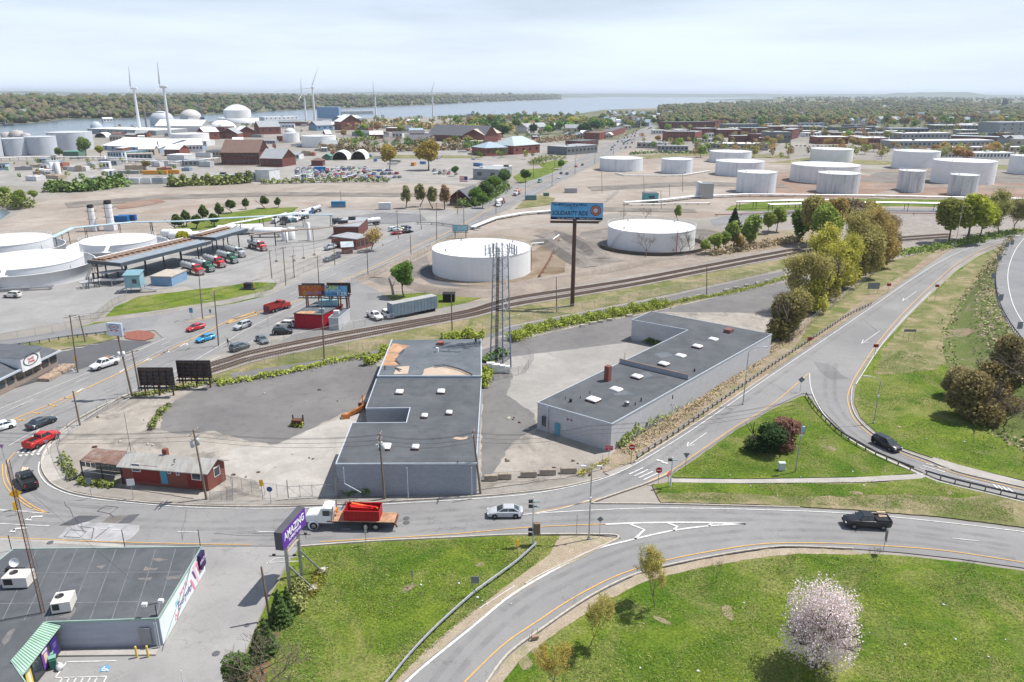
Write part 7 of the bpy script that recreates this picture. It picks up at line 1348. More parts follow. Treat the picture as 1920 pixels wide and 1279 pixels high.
# ---------------- hedges, shrubs and weeds as masses ----------------
m_sh = {}
def mass(name,pts,w,h,n,size,col,seed=1,jag=.5,mat=None,z0=0,bare=.0):
 rs = np.random.RandomState(seed); P = sm_px(pts,6); L = [0]
 for a,b in zip(P,P[1:]): L.append(L[-1]+(b-a).length)
 s = rs.random(n)*L[-1]; X = np.interp(s,L,[p.x for p in P]); Y = np.interp(s,L,[p.y for p in P]); dx = np.gradient(np.array([p.x for p in P])); dy = np.gradient(np.array([p.y for p in P])); ang = np.interp(s,L,np.unwrap(np.arctan2(dy,dx)))
 mod = .55+.45*np.sin(s*1.3+seed)*np.sin(s*.37+2)+jag*rs.rand(n)*.5; o = rs.normal(size=n)*w*.33; top = h*np.clip(mod,.2,1.3)*np.sqrt(np.clip(1-(o/w)**2,.05,1)); Z = top*rs.random(n)**.55+z0
 C = np.stack([X-np.sin(ang)*o,Y+np.cos(ang)*o,Z],1); V,Q = leaf_quads(C,size,rs); k = (col,size)
 if k not in m_sh: m_sh[k] = M('shrub_leaves_%d' % len(m_sh),col,.85,var=.5,scale=.9)
 return props(ob(name,nmesh(name,V,Q,m_sh[k])),kind='stuff')
YG = (.36,.42,.07); GG = (.17,.26,.07); TN = (.46,.37,.22); OG = (.26,.30,.10)
mass('hedge',[(958,640),(1000,622),(1060,608),(1120,597),(1180,585),(1250,572)],3.2,1.9,17000,.26,YG,1,.9); mass('weeds',[(1250,572),(1300,560),(1360,552),(1440,532),(1475,520)],1.6,.8,3000,.24,YG,2,1.)
mass('hedge',[(828,636),(860,634),(908,632)],2.6,2.0,4500,.28,YG,3,.8); mass('hedge',[(910,680),(925,672),(950,664)],2,1.8,1100,.4,GG,4); mass('shrubs',[(906,728),(910,715),(914,700)],1.5,2.8,1500,.34,YG,5)
mass('weeds',[(408,722),(440,716),(500,706),(560,694),(640,676),(700,668)],1.6,.9,2200,.3,YG,6,1.); mass('weeds',[(684,686),(700,678),(722,662),(728,655)],1.6,1.9,1500,.35,YG,7); mass('weeds',[(283,806),(290,790),(305,772),(318,760)],.9,.9,900,.3,OG,8); mass('weeds',[(250,742),(300,735),(350,725),(420,712)],1.6,.6,1500,.3,OG,9)
mass('reeds',[(1152,838),(1185,815),(1215,795),(1250,772),(1290,745)],1.8,2.6,7500,.3,(.34,.40,.13),10); mass('reeds',[(1290,742),(1340,705),(1400,662),(1450,632),(1475,615)],1.9,2.2,6500,.3,(.40,.40,.17),11); mass('dead_weeds',[(1170,850),(1240,805),(1330,742),(1430,668),(1500,620)],2.4,.4,2600,.24,TN,12)
mass('flowering_weeds',[(1085,893),(1105,880),(1130,868),(1140,862)],1.0,.5,500,.16,(.5,.45,.05),13); mass('shrubs',[(118,862),(128,880),(140,900)],1.0,1.2,700,.3,OG,14); mass('shrubs',[(150,905),(175,908),(215,912)],1.0,1.0,700,.3,(.2,.24,.06),15); mass('shrubs',[(640,925),(670,926),(695,926)],.8,1.7,700,.3,GG,16)
mass('shrubs',[(1206,640),(1222,645),(1240,647)],.9,1.6,900,.3,GG,17); mass('verge_scrub',[(92,358),(150,358),(200,352),(228,346)],9,6.5,3800,1.4,GG,18); mass('verge_scrub',[(320,350),(370,346),(420,345),(470,341)],8,6,3600,1.4,OG,19); mass('verge_scrub',[(490,345),(560,343),(640,341),(730,341)],4,3,1200,1.0,OG,20,1.)
mass('verge_scrub',[(0,372),(20,385),(45,392)],9,6,1600,1.1,OG,21); mass('tall_grass',[(1680,478),(1730,470),(1790,460),(1850,446),(1920,434)],5,1.8,4500,.5,(.30,.40,.09),22); mass('scrub',[(1330,478),(1380,470),(1440,460),(1500,452)],4,2.5,1800,.6,TN,23)
mass('hedgerow',[(855,388),(890,386),(925,370),(950,352)],4,5,3000,.9,GG,24); mass('yard_scrub',[(1000,310),(1020,300),(1060,298)],8,4,1000,1.,OG,25); mass('hillside_scrub',[(1010,268),(1060,262),(1110,258)],12,6,1500,1.8,(.4,.31,.2),26); mass('works_scrub',[(600,282),(700,284),(800,282),(880,280)],8,7,3000,1.6,(.4,.33,.2),27)
mass('works_scrub',[(640,240),(760,240),(860,244),(900,246)],28,10,3600,3.0,(.46,.37,.17),28); mass('works_scrub',[(570,262),(640,268),(700,262)],12,6,1200,1.8,OG,29); mass('waterfront_scrub',[(830,221),(900,219),(1000,219)],14,5,1500,2.6,GG,30); mass('bank_scrub',[(1180,290),(1220,288),(1300,288),(1400,292)],4,3,900,1.2,GG,31)
mass('bed_shrubs',[(560,1112),(560,1130),(552,1152)],1.1,2.0,2600,.26,(.26,.28,.09),33); mass('bed_weeds',[(600,1070),(590,1100),(575,1120)],1.4,.35,700,.2,(.2,.2,.03),34)
# grass clumps over the near lawns
def tufts(name,poly,n,size,cols,seed):
 rs = np.random.RandomState(seed); P = px(poly); xs = [p.x for p in P]; ys = [p.y for p in P]; C = []
 def ins(x,y):
  c = False
  for i in range(len(P)):
   a,b = P[i],P[i-1]
   if (a.y > y) != (b.y > y) and x < (b.x-a.x)*(y-a.y)/(b.y-a.y)+a.x: c = not c
  return c
 while len(C) < n:
  x,y = rs.uniform(min(xs),max(xs)),rs.uniform(min(ys),max(ys))
  if ins(x,y) and mnoise.noise(Vector((x*.16,y*.16,seed)))+.35*mnoise.noise(Vector((x*.7,y*.7,2))) > rs.uniform(-.45,.35): C.append((x,y,rs.uniform(0,.05)))
 C = np.array(C); n = len(C); a = rs.random(n)*6.28; h = size*(.3+.6*rs.random(n)); w = size*.5; ex = np.stack([np.cos(a)*w,np.sin(a)*w,0*a],1); ln = rs.normal(size=(n,3))*size*.9; ln[:,2] = h
 V = np.stack([C-ex,C+ex,C+ex*.5+ln,C-ex*.5+ln],1).reshape(-1,3); m_ = [M('grass_blades_%d_%d' % (seed,i),c,.9,var=.4,scale=.8) for i,c in enumerate(cols)]
 return props(ob(name,nmesh(name,V,np.arange(n*4).reshape(n,4),m_,rs.choice(len(cols),n,p=[.45,.3,.15,.1]))),kind='stuff')
GC = [(.10,.20,.02),(.17,.25,.035),(.07,.15,.02),(.38,.34,.16)]
tufts('grass',[(570,1030),(850,1012),(1050,1008),(1000,1060),(850,1178),(720,1300),(440,1300),(510,1120)],30000,.085,GC,41)
tufts('grass',[(2000,1090),(1800,1058),(1500,1040),(1320,1062),(1130,1134),(980,1240),(930,1320),(2000,1320)],42000,.085,GC,42)
tufts('grass',[(1505,748),(1545,790),(1640,853),(1700,882),(1400,895),(1270,890),(1400,800)],14000,.09,GC,43)
tufts('grass',[(1618,700),(1608,760),(1650,812),(1760,860),(1960,900),(1960,660),(1760,690),(1700,650)],20000,.11,GC,44)
tufts('grass',[(1230,910),(1735,900),(1900,945),(1900,980),(1700,955),(1440,942),(1240,936)],10000,.09,[GC[1],GC[0],(.2,.19,.07),GC[3]],45)
# ---------------- trees one by one ----------------
BR = (.46,.41,.15); YL = (.54,.52,.11); GR = (.16,.28,.05); DG = (.06,.11,.05); LG = (.33,.42,.09); GY = (.34,.28,.19); OR_ = (.48,.37,.13)
def T(kind,u,v,vt,col,label,wid=1.0,seed=1,**k):
 p = g(u,v); return tree(kind,seed,p,max(1.2,hgt(vt,p)),col,label,wid=wid,**k)
T('near',757,556,492,GR,'round green tree beside the dead trunk at the railway fence',1.0,1)
T('budding',1227,1137,1032,(.55,.48,.14),'thinly leafed yellow-green tree on the ramp lawn, highest of three',.72,1); T('budding',1108,1210,1104,(.52,.46,.14),'thinly leafed tree on the ramp lawn, middle of three',.74,2); T('budding',1041,1292,1198,(.56,.46,.12),'thinly leafed tree at the bottom edge, lowest of three on the ramp lawn',.74,3)
T('blossom',1530,1250,1086,(.84,.73,.72),'broad pink-white blossoming tree on the lawn',.78,1)
for i,(u,v,vt,c,lb) in enumerate(((1507,585,474,BR,'brown-gold budding tree nearest the ramp fence, left of the clump'),(1553,552,424,YL,'tall gold-green budding tree in the clump by the ramp fence'),(1600,520,398,BR,'brown-gold budding tree in the middle of the ramp clump'),(1655,482,402,GY,'thin grey-brown tree at the right end of the ramp clump'),(1578,535,440,YL,'lower yellow tree between taller ones in the ramp clump'),(1630,500,392,OR_,'orange-brown budding tree toward the right of the ramp clump'))): T('open',u,v,vt,c,lb,.78,1+i % 3,group='budding trees by the ramp')
for i,(u,v,vt,c,lb) in enumerate(((1522,458,368,BR,'brown tree behind the ramp clump, left'),(1556,455,372,OR_,'orange-brown tree behind the ramp clump, second'),(1590,452,374,GY,'grey-brown tree behind the ramp clump, third'),(1625,452,378,BR,'brown tree behind the ramp clump, right'),(1545,470,385,LG,'light green tree tucked behind the ramp clump'))): T('near',u,v,vt,c,lb,.9,1+i % 3,group='trees by the rail yard')
for i,(u,v,vt,c) in enumerate(((1490,612,545,BR),(1525,585,505,YL),(1550,560,480,BR),(1580,540,455,YL),(1612,520,430,BR),(1640,500,425,OR_),(1662,488,432,GY))): T('shrub',u,v,vt,c,'low bushy %s under the ramp clump, %s from the left' % (('thicket','undergrowth')[i % 2],ORD[i]),.75,1+i % 2,group='undergrowth of the ramp clump')
T('shrub',1468,632,556,(.24,.21,.08),'dark bronze bushy tree at the corner of the dark lot',1.0,1); T('near',1545,560,500,(.4,.38,.08),'yellowish undergrowth tree below the ramp clump',1.2,2)
T('near',1778,456,372,(.30,.32,.07),'green-yellow tree left of the tall lamp',1.1,1); T('near',1812,454,364,(.42,.47,.06),'broad bright green-yellow tree behind the tall lamp',1.2,2); T('near',1836,450,380,(.4,.44,.06),'bright tree right of the tall lamp',1.0,3); T('open',1872,442,358,(.36,.36,.12),'sparse olive tree before the right edge',.9,2); T('open',1900,438,372,(.33,.31,.14),'sparse olive tree nearest the right edge',.9,1)
T('conifer',1375,434,392,DG,'dark spruce beside the dike wall',1.25,1); T('column',1372,468,415,LG,'bright green upright birch before the spruce',1.3,1); T('column',1405,462,402,(.30,.4,.1),'green upright birch right of the spruce',1.3,2); T('column',1271,414,384,(.36,.44,.12),'lone pale green poplar behind the right white tank',1.2,1); T('near',1340,474,438,LG,'light green bush tree at the right edge of the walled tank',1.1,1); T('near',1322,476,450,LG,'small light green tree touching the walled tank',1.1,2); T('near',1356,470,435,(.28,.36,.1),'green bush tree between the tank and the birches',1.0,3)
T('near',1456,434,388,LG,'light green tree on the rail yard edge',1.0,2); T('column',1497,452,393,GR,'narrow dark green tree on the rail yard edge',1.4,2); T('near',1440,438,398,(.34,.4,.1),'yellow-green tree left of the light green one on the yard edge',.9,1); T('column',1385,470,440,OR_,'small orange-brown birch by the tank scrub',1.5,2)
for i,(u,v,vt) in enumerate(((1211,482,438),(1276,478,440),(1291,477,434),(1210,414,388),(1169,412,396))): T('bare',u,v,vt,GY,'leafless small tree %s' % ('before the middle of the walled tank','before the right side of the walled tank, left of two','before the right side of the walled tank, right of two','behind the walled tank','by the pole behind the walled tank')[i],1.1,1+i % 2)
for i,(u,v,vt) in enumerate(((790,1136,1106),(688,1232,1196),(1343,1092,1044),(1483,1071,1034),(1641,1066,1018),(1806,1084,1042))):
 T('bare',u,v,vt,(.35,.32,.03),'thin staked sapling %s' % ('in the middle of the triangular lawn','low on the triangular lawn','above the highest budding tree','left of the leaning road sign','beside the leaning road sign','at the right of the ramp lawn')[i],.5,1,cat='sapling',name='sapling',group='staked saplings')
T('conifer',526,1168,1108,(.12,.19,.06),'tall dense arborvitae by the sign footing',1.1,1); T('conifer',541,1152,1102,(.12,.19,.06),'second arborvitae right behind the tallest one',1.0,1); T('conifer',500,1222,1162,(.12,.18,.06),'arborvitae below the leaning pole',1.15,1); T('conifer',487,1232,1180,(.12,.18,.06),'arborvitae at the left of the pole row',1.15,1); T('shrub',447,1300,1236,(.12,.2,.05),'dark green bush at the bottom edge of the drive',.9,1); T('bare',493,1265,1185,GY,'leafless pale shrub in the brown bed, upper',1.6,1); T('bare',505,1300,1215,GY,'leafless pale shrub in the brown bed, lower',1.6,2)
T('shrub',1432,846,798,(.05,.10,.03),'dark green bush on the triangle lawn',1.45,1); T('shrub',1470,838,790,(.30,.16,.12),'reddish-brown budding bush on the triangle lawn',1.3,1)
for i,(u,v,vt,c,lb,z) in enumerate(((1826,786,700,(.28,.23,.10),'broad bronze-green bush low on the embankment',.3),(1858,745,676,(.30,.24,.10),'bronze bush higher on the embankment',2),(1888,742,678,(.26,.22,.10),'dark bronze thicket climbing to the right edge of the embankment',3),(1866,775,722,(.30,.24,.12),'brown thicket between the bronze bushes and the bare ones',1),(1800,746,690,(.38,.32,.16),'grey-bronze bush at the left of the embankment group',1),(1885,800,742,GY,'bare grey bush at the foot of the embankment',.3),(1912,770,706,GY,'bare grey bush at the right edge of the embankment',2))): T('shrub' if c is not GY else 'bare',u,v,vt,c,lb,1.1 if c is not GY else 1.3,1+i % 2,group='embankment bushes')
LT = [(333,433,403),(350,424,395),(368,428,403),(382,414,385),(403,425,401),(411,408,381),(435,399,375),(461,392,372),(496,390,368),(522,389,370)]
for i,(u,v,vt) in enumerate(LT): T('round',u,v,vt,(.13,.19,.05),'dark round-crowned lawn tree, %s from the left' % ORD[i],1.7,1+i % 2,group='round trees on the terminal lawn')
for i,(u,v,vt) in enumerate(((762,390,348),(788,387,345),(811,391,350),(834,392,347))): T('column',u,v,vt,(.33,.32,.14) if i < 3 else (.42,.27,.16),'upright oval tree, %s of four before the brown lodge' % ('first','second','third','reddish last')[i],1.3,1,group='upright trees by the lodge')
T('near',730,318,272,(.46,.37,.08),'broad golden tree in the car lot, left of two',1.05,1); T('near',803,319,265,(.46,.35,.08),'broad golden tree in the car lot, right of two',1.15,2); T('near',161,296,258,(.2,.28,.08),'round green tree before the grey river tanks',1.05,1); T('near',189,294,273,(.4,.4,.06),'yellow-green tree right of the round river tree',1.1,3); T('near',112,297,277,(.2,.26,.08),'small green tree between the river tanks',1.,2); T('near',275,318,301,(.36,.3,.12),'olive bush tree by the gravel yard',1.2,2)
T('near',345,464,434,(.42,.42,.04),'yellow-green bushy tree by the loading canopy',1.35,1); T('sparse',697,468,425,(.48,.35,.12),'spreading orange-leaved tree leaning over the gatehouse',1.35,1); T('near',12,380,350,LG,'light green tree at the left edge by the pond',1.,1); T('near',40,392,356,LG,'light green tree second from the left edge',.9,2); T('near',64,376,357,LG,'light green bush third from the left edge',1.2,3)
for i,(u,v,vt) in enumerate(((893,384,352),(912,376,340),(928,364,330),(946,352,318),(905,390,362),(853,330,312),(1052,318,300),(985,342,318))): T('near',u,v,vt,(GR,(.13,.22,.06))[i % 2],'leafy green tree %s' % ('just right of the lodge','by the avenue fence beyond the lodge','by the avenue, third beyond the lodge','by the grey workshop','low by the avenue fence','at the workshop lot corner','by the grass corner of the avenue','bare-topped by the avenue bend')[i],1.15,1+i % 3,group='green trees along the avenue')
C_ = g(738,556); m = MB(); m.tube((0,0,0),(-.3,0,2.4),.42,8,.36); m.tube((-.3,0,2.4),(-1.1,0,5.2),.36,8,.24); m.tube((-.3,0,2.6),(.5,.2,4.2),.16,6,.1); single('dead_tree_trunk',m,M('pale_dead_wood',(.42,.34,.27),.9,var=.3,scale=2),'pale leaning dead trunk left of the round green tree','dead tree',None,C_)
# the wider town: nearest trees as individuals
ZN = [('park',880,1140,226,258,52,[GR,(.13,.22,.06),OR_,LG,DG,YL],17,10,'in the park left of the avenue'),('works',640,890,226,275,22,[GR,(.4,.32,.13),LG,OR_],14,8,'among the waterfront works'),('retail',1180,1700,246,303,56,[(.44,.36,.2),OR_,LG],11,8,'along the retail park lots'),('retailr',1700,1920,282,303,12,[(.44,.36,.2),OR_],12,9,'behind the largest tanks'),('front',1380,1920,224,240,62,[GR,(.4,.33,.16),YL,OR_,(.12,.2,.07),GY],17,10,'in front of the gabled houses'),('avs',1110,1260,218,250,30,[GR,(.12,.2,.06),LG,GY],13,8,'by the far end of the avenue')]
WD = {0: 'green',1: 'dark green',2: 'golden',3: 'pale',4: 'olive',5: 'grey'}; tn = 0
def inroad(u,v): return abs(u-np.interp(v,[216,234,240,252,265,290,305],[1240,1232,1226,1200,1172,1118,1076])) < 14+(v-230)*.35
for nm_,u0,u1,v0,v1,n,cols,h,hm,lb in ZN:
 pts = sorted(((rnd.uniform(u0,u1),rnd.uniform(v0,v1)) for _ in range(n)),key=lambda q: q[0]);
 for i,(u,v) in enumerate(pts):
  if inroad(u,v): continue
  c = rnd.choice(cols); p = g(u,v); H_ = rnd.uniform(hm,h); wd = 'green' if c[1] > c[0]*1.2 else 'golden-brown' if c[0] > .38 else 'olive-grey'; tn += 1
  tree('mid' if nm_ not in ('retail','retailr') or i % 3 else 'sparse',1+tn % 4,p,H_,tuple(x*rnd.uniform(.8,1.15) for x in c),hlabel(('tall ' if H_ > (h+hm)/2 else 'low ')+wd,'from the left '+lb if 0 else lb).replace('house','tree'),'trees '+lb,wid=rnd.uniform(.95,1.25))
# ---------------- embankment with the upper ramp ----------------
toe = [(1893,447),(1872,480),(1835,520),(1790,580),(1768,640),(1780,700),(1815,760),(1860,810),(1930,850),(2010,880)]; crest = [(1905,441),(1886,462),(1871,490),(1864,520),(1868,560),(1882,595),(1905,630),(1940,672),(2000,720),(2080,770)]; zc_ = [1.2,1.8,2.4,3.,3.6,4.2,4.8,5.2,5.5,5.8]
V = []; n = 9; m_bank = M_ground('rough_bank',(.26,.20,.135),(.33,.26,.19),(.10,.15,.03),s1=.15,s3=4,cmix=.85,clo=.36,chi=.5,cs=.14,fine=.5,bstr=.8)
tw,cw = smooth([g(*q) for q in toe],4),[];  cc_ = [g(u,v,z) for (u,v),z in zip(crest,zc_)]; cw = smooth([Vector((p.x,p.y,0)) for p in cc_],4); cz = np.interp(np.linspace(0,9,len(cw)),range(10),zc_)
m = MB(); N = min(len(tw),len(cw))
for i in range(N):
 for k in range(n+1): f = k/n; s = f*f*(3-2*f); p = tw[i].lerp(cw[i],f); V.append((p.x,p.y,-.06+(cz[i]+.02)*s+.35*math.sin(f*PI)*mnoise.noise(Vector((p.x*.3,p.y*.3,0)))))
m.add(V,[(i*(n+1)+k,(i+1)*(n+1)+k,(i+1)*(n+1)+k+1,i*(n+1)+k+1) for i in range(N-1) for k in range(n)],0,True); m.f = [f[::-1] for f in m.f]; struct('embankment',m,m_bank)
V = []; m = MB(); mm2 = MB()
for i in range(N):
 a = cw[max(i-1,0)]; b = cw[min(i+1,N-1)]; d = (b-a).normalized(); nv = Vector((-d.y,d.x,0)); nv = nv if nv.x > 0 else -nv; p = cw[i]; q = p+nv*24; V += [(p.x,p.y,cz[i]-.04),(q.x,q.y,cz[i]-.03),(q.x+3,q.y,-.5)]
m.add(V,[(i*3+k,i*3+3+k,i*3+4+k,i*3+1+k) for i in range(N-1) for k in (0,1)]); struct('upper_ramp',m,m_asph)
for i in range(N-1):
 def q_(j,o): a = cw[max(j-1,0)]; b = cw[min(j+1,N-1)]; d = (b-a).normalized(); nv = Vector((-d.y,d.x,0)); nv = nv if nv.x > 0 else -nv; p = cw[j]+nv*o; return (p.x,p.y,cz[j]+.03)
 mm2.add([q_(i,3.3),q_(i,3.5),q_(i+1,3.5),q_(i+1,3.3)],[(0,1,2,3)])
struct('road_markings',mm2,m_white)
def emb(x,y):
 best = min(range(N),key=lambda j: min((tw[j]-Vector((x,y,0))).length,(cw[j]-Vector((x,y,0))).length)); L = (cw[best]-tw[best]); f = max(0,min(1,(Vector((x,y,0))-tw[best]).dot(L)/L.length_squared)); return (cz[best])*f*f*(3-2*f)
rs = np.random.RandomState(9); C = []
for k in range(5200): j = rs.randint(0,N); f = rs.random(); p = tw[j].lerp(cw[j],f)+Vector((rs.normal()*.8,rs.normal()*.8,0)); C.append((p.x,p.y,emb(p.x,p.y)+rs.random()*.45))
Vq,Qq = leaf_quads(np.array(C),.42,rs); props(ob('bank_scrub',nmesh('bank_scrub',Vq,Qq,[M('bank_dead',(.46,.36,.26),.9,var=.35,scale=.4),M('bank_green',(.2,.28,.07),.9,var=.35,scale=.4)],(rs.random(len(Qq)) < .3).astype(int))),kind='stuff')
for o in list(S.objects):
 if o.parent is None and o.get('group') == 'embankment bushes': o.location.z = emb(o.location.x,o.location.y)-.1
# ---------------- vehicles on the streets and lots ----------------
def veh(kind,u,v,u2,v2,col,label,**k): p = g(u,v); return car(kind,col,p,heading(u,v,u2,v2),label,**k)
K_ = (.012,.013,.016); WH = (.72,.73,.74); SV = (.42,.44,.47); RD_ = (.50,.02,.02); BLK = (.02,.022,.028)
NV = [('sedan',947,966,870,967,SV,'silver sedan driving left on the cross street'),('pickup',1623,986,1560,983,K_,'black crew-cab pickup on the curving ramp road, far right'),('suv',1661,838,1690,852,BLK,'black hatchback SUV coming down the curved ramp'),('pickup',80,831,118,812,RD_,'bright red pickup entering the avenue at the left'),
 ('pickup',52,907,38,885,K_,'black pickup carrying pale lumber round the corner'),('sedan',79,797,120,781,(.03,.045,.06),'dark teal sedan beside the orange hatching'),('sedan',0,806,-30,815,WH,'white car cut by the left edge'),('pickup',197,688,160,700,WH,'white pickup with a dog-coloured load on the avenue'),('sedan',386,638,350,650,(.02,.28,.55),'bright blue coupe on the avenue'),
 ('sedan',367,618,340,627,(.42,.02,.03),'dark red sedan on the avenue beyond the blue coupe'),('suv',455,615,425,625,SV,'silver wagon on the avenue'),('sedan',492,641,505,651,(.12,.14,.17),'dark grey sedan parked by the rail fence'),('suv',530,626,560,624,BLK,'black open jeep parked beside the pub lot fence'),('suv',535,613,500,612,(.62,.60,.56),'white SUV parked beside the red pub'),
 ('pickup',703,597,716,603,WH,'white pickup parked behind the pub, left of two'),('suv',727,594,738,601,WH,'white car parked behind the pub, right of two'),('suv',752,577,780,571,BLK,'black car parked behind the long trailer'),('suv',24,557,-10,556,(.65,.64,.6),'pale SUV in the terminal yard at the left edge'),('suv',450,655,470,648,(.10,.12,.14),'dark car parked by the fence near the walker'),
 ('sedan',617,489,640,482,(.13,.17,.18),'dark grey-green sedan by the terminal fence, left of two'),('sedan',629,484,650,477,(.10,.11,.14),'dark sedan by the terminal fence, right of two'),('pickup',620,467,640,461,(.50,.54,.58),'grey pickup before the brick garage, nearest'),('pickup',630,462,650,456,WH,'white pickup before the brick garage, middle'),('pickup',636,458,656,452,(.55,.58,.62),'pale pickup before the brick garage, rearmost'),
 ('sedan',1905,448,1870,452,WH,'white car at the top of the ramp by the right edge'),('sedan',1080,313,1090,308,RD_,'red car on the far avenue'),('sedan',1052,326,1040,332,BLK,'dark car on the far avenue left lane'),('sedan',1063,327,1052,332,BLK,'dark car on the far avenue right lane'),('sedan',1049,334,1040,338,WH,'white car on the far avenue'),('suv',935,387,920,393,WH,'white van following the tanker on the avenue'),
 ('van',1012,342,1000,348,(.08,.3,.3),'teal van on the avenue by the grass corner'),('sedan',1148,277,1140,282,BLK,'dark car turning at the far avenue junction'),('sedan',1092,310,1080,316,BLK,'black car just above the red car')]
for a in NV: veh(*a[:7],group='cars in traffic and parked nearby')
# lumber and cargo
for (u,v,z,l,w,rz,c,lb) in ((51,903,1.5,3.0,.5,2.0,(.66,.52,.36),'pale lumber planks lying in the black pickup bed'),(1652,982,1.22,1.1,.7,0,(.55,.42,.3),'tan boards in the bed of the far-right black pickup'),(203,683,1.35,.9,.8,.4,(.5,.3,.15),'brown load in the white pickup bed'),(77,829,1.3,.7,.6,.4,(.35,.28,.2),'brown sacks in the red pickup bed')):
 m = MB(); [m.box((0,(k-.5)*w*.5,z+.1*k),(l,w*.4,.12)) for k in (0,1,2)]; single('cargo',m,paint(c),lb,'cargo',None,g(u,v),rz)
# flatbed truck
def cab(t,x,col,mats=None,hood=2.0,w=2.3):
 m = MB(); m.loft([[(xx,y*wf,z) for y,z in ((-w/2,.9),(w/2,.9),(w/2,zt),(w/2*.9,zt+.15),(-w/2*.9,zt+.15),(-w/2,zt))] for xx,zt,wf in ((x+hood,1.75,.78),(x+hood*.5,1.95,.85),(x+.1,2.05,.9))],smooth=False); m.loft([[(xx,y,z) for y,z in ((-w/2,.95),(w/2,.95),(w/2,2.0),(w/2*.85,zt),(-w/2*.85,zt),(-w/2,2.0))] for xx,zt in ((x+.35,2.1),(x-.1,2.95),(x-.5,3.05),(x-1.5,3.0))],smooth=False); [m.tube((x+hood*.55,s*(w/2-.25),.55),(x+hood*.55,s*(w/2+.02),.55),.68,16) for s in (-1,1)]
 c = part('cab',m,m_car,t); c.color = c4(col); m = MB(); m.loft([[(x+.33,-w/2*.8,2.1),(x+.33,w/2*.8,2.1),(x-.08,w/2*.75,2.88),(x-.08,-w/2*.75,2.88)],[(x+.38,-w/2*.8,2.12),(x+.38,w/2*.8,2.12),(x-.03,w/2*.75,2.9),(x-.03,-w/2*.75,2.9)]],smooth=False); part('windshield',m,m_glass,t)
 for s in (-1,1): m = MB(); m.box((x-.75,s*(w/2-.02),2.4),(.9,.12,.7)); part('side_window',m,m_glass,t); m = MB(); m.box((x+hood,s*.75,1.35),(.12,.3,.25)); part('headlight',m,m_lamp,t); m = MB(); m.tube((x-1.6,s*(w/2-.2),.9),(x-1.6,s*(w/2-.2),3.3),.08,8); part('exhaust',m,m_steel,t)
 m = MB(); m.box((x+hood+.03,0,1.3),(.1,1.1,.8)); part('grille',m,m_steel,t); m = MB(); m.box((x+hood+.15,0,.7),(.25,w,.35)); part('bumper',m,m_steel,t)
TW_ = wheel_mb(.52,.3); TYM,RMM = mesh(TW_[0],m_tyre,'wheel'),mesh(TW_[1],m_rim,'rim')
def wheels(t,xs,w=2.2):
 for x in xs:
  for s in (-1,1): o = ob('wheel',TYM,t,loc=(x,s*(w/2),.52),rz=0 if s > 0 else PI); ob('rim',RMM,o)
p = g(664,985); t = thing('flatbed_truck','white-cabbed flatbed truck with a wooden deck heading left','truck',p,PI-.03); cab(t,4.0,(.78,.79,.80)); wheels(t,(5.0,-3.1,-1.8)); m = MB(); m.box((-1.2,0,1.0),(8.6,.9,.35)); m.box((-1.2,0,1.2),(8.8,2.4,.12)); part('chassis',m,m_arch,t)
for k in range(8): m = MB(); m.box((-1.2,-1.08+k*.31,1.3),(8.8,.29,.06)); part('deck_plank',m,M('deck_wood_%d' % k,(.40+.03*(k % 3),.25,.16),.8,var=.3,scale=1),t)
m = MB(); m.box((2.6,0,1.95),(.12,2.3,1.3)); part('headboard',m,m_dsteel,t); m = MB(); m.box((0,-1.15,.85),(1.5,.1,.5)); part('tool_box',m,paint((.5,.4,.36)),t)
m = MB(); m.box((-5.6,0,.95),(.3,2.3,.2)); m.bar((-5.6,.9,1),(-5.9,1,.5),.15); part('rear_bumper',m,m_rust,t)
tR_ = thing('skip_container','open red steel container full of red metal on the flatbed truck','container',p+Vector((1.3,0,1.33)),PI-.03); m = MB(); bx_ = [(0,-1.05,.7,4.6,.08,1.4),(0,1.05,.7,4.6,.08,1.4),(2.28,0,.7,.08,2.1,1.4),(-2.28,0,.7,.08,2.1,1.4),(0,0,.05,4.6,2.1,.1)]
for x,y,z,a,b,c in bx_: m.box((x,y,z),(a,b,c))
for k in range(9): [m.box((-2.1+k*.52,s*1.11,.7),(.1,.08,1.3)) for s in (-1,1)]
for s in (-1,1): m.bar((-2.35,s*1.1,1.4),(2.35,s*1.1,1.4),.14)
part('shell',m,paint((.40,.015,.02),.5),tR_)
for k in range(6): m = MB(); m.bar((-2+rnd.random(),rnd.uniform(-.8,.8),1.2+rnd.random()*.5),(1.2+rnd.random(),rnd.uniform(-.8,.8),1.3+rnd.random()*.5),.28,.2); part('scrap_beam',m,paint(((.6,.03,.02),(.7,.15,.03),(.55,.02,.02))[k % 3],.5),tR_)
m = MB(); m.lathe([(.35,-.1),(.35,.1),(.18,.1),(.18,-.1)],12); m.v = [(z,x,y) for x,y,z in m.v]; single('orange_reel',m,paint((.8,.2,.02)),'round orange reel on the front of the truck deck','reel',None,p+Vector((-2.2,.3,2.1)))
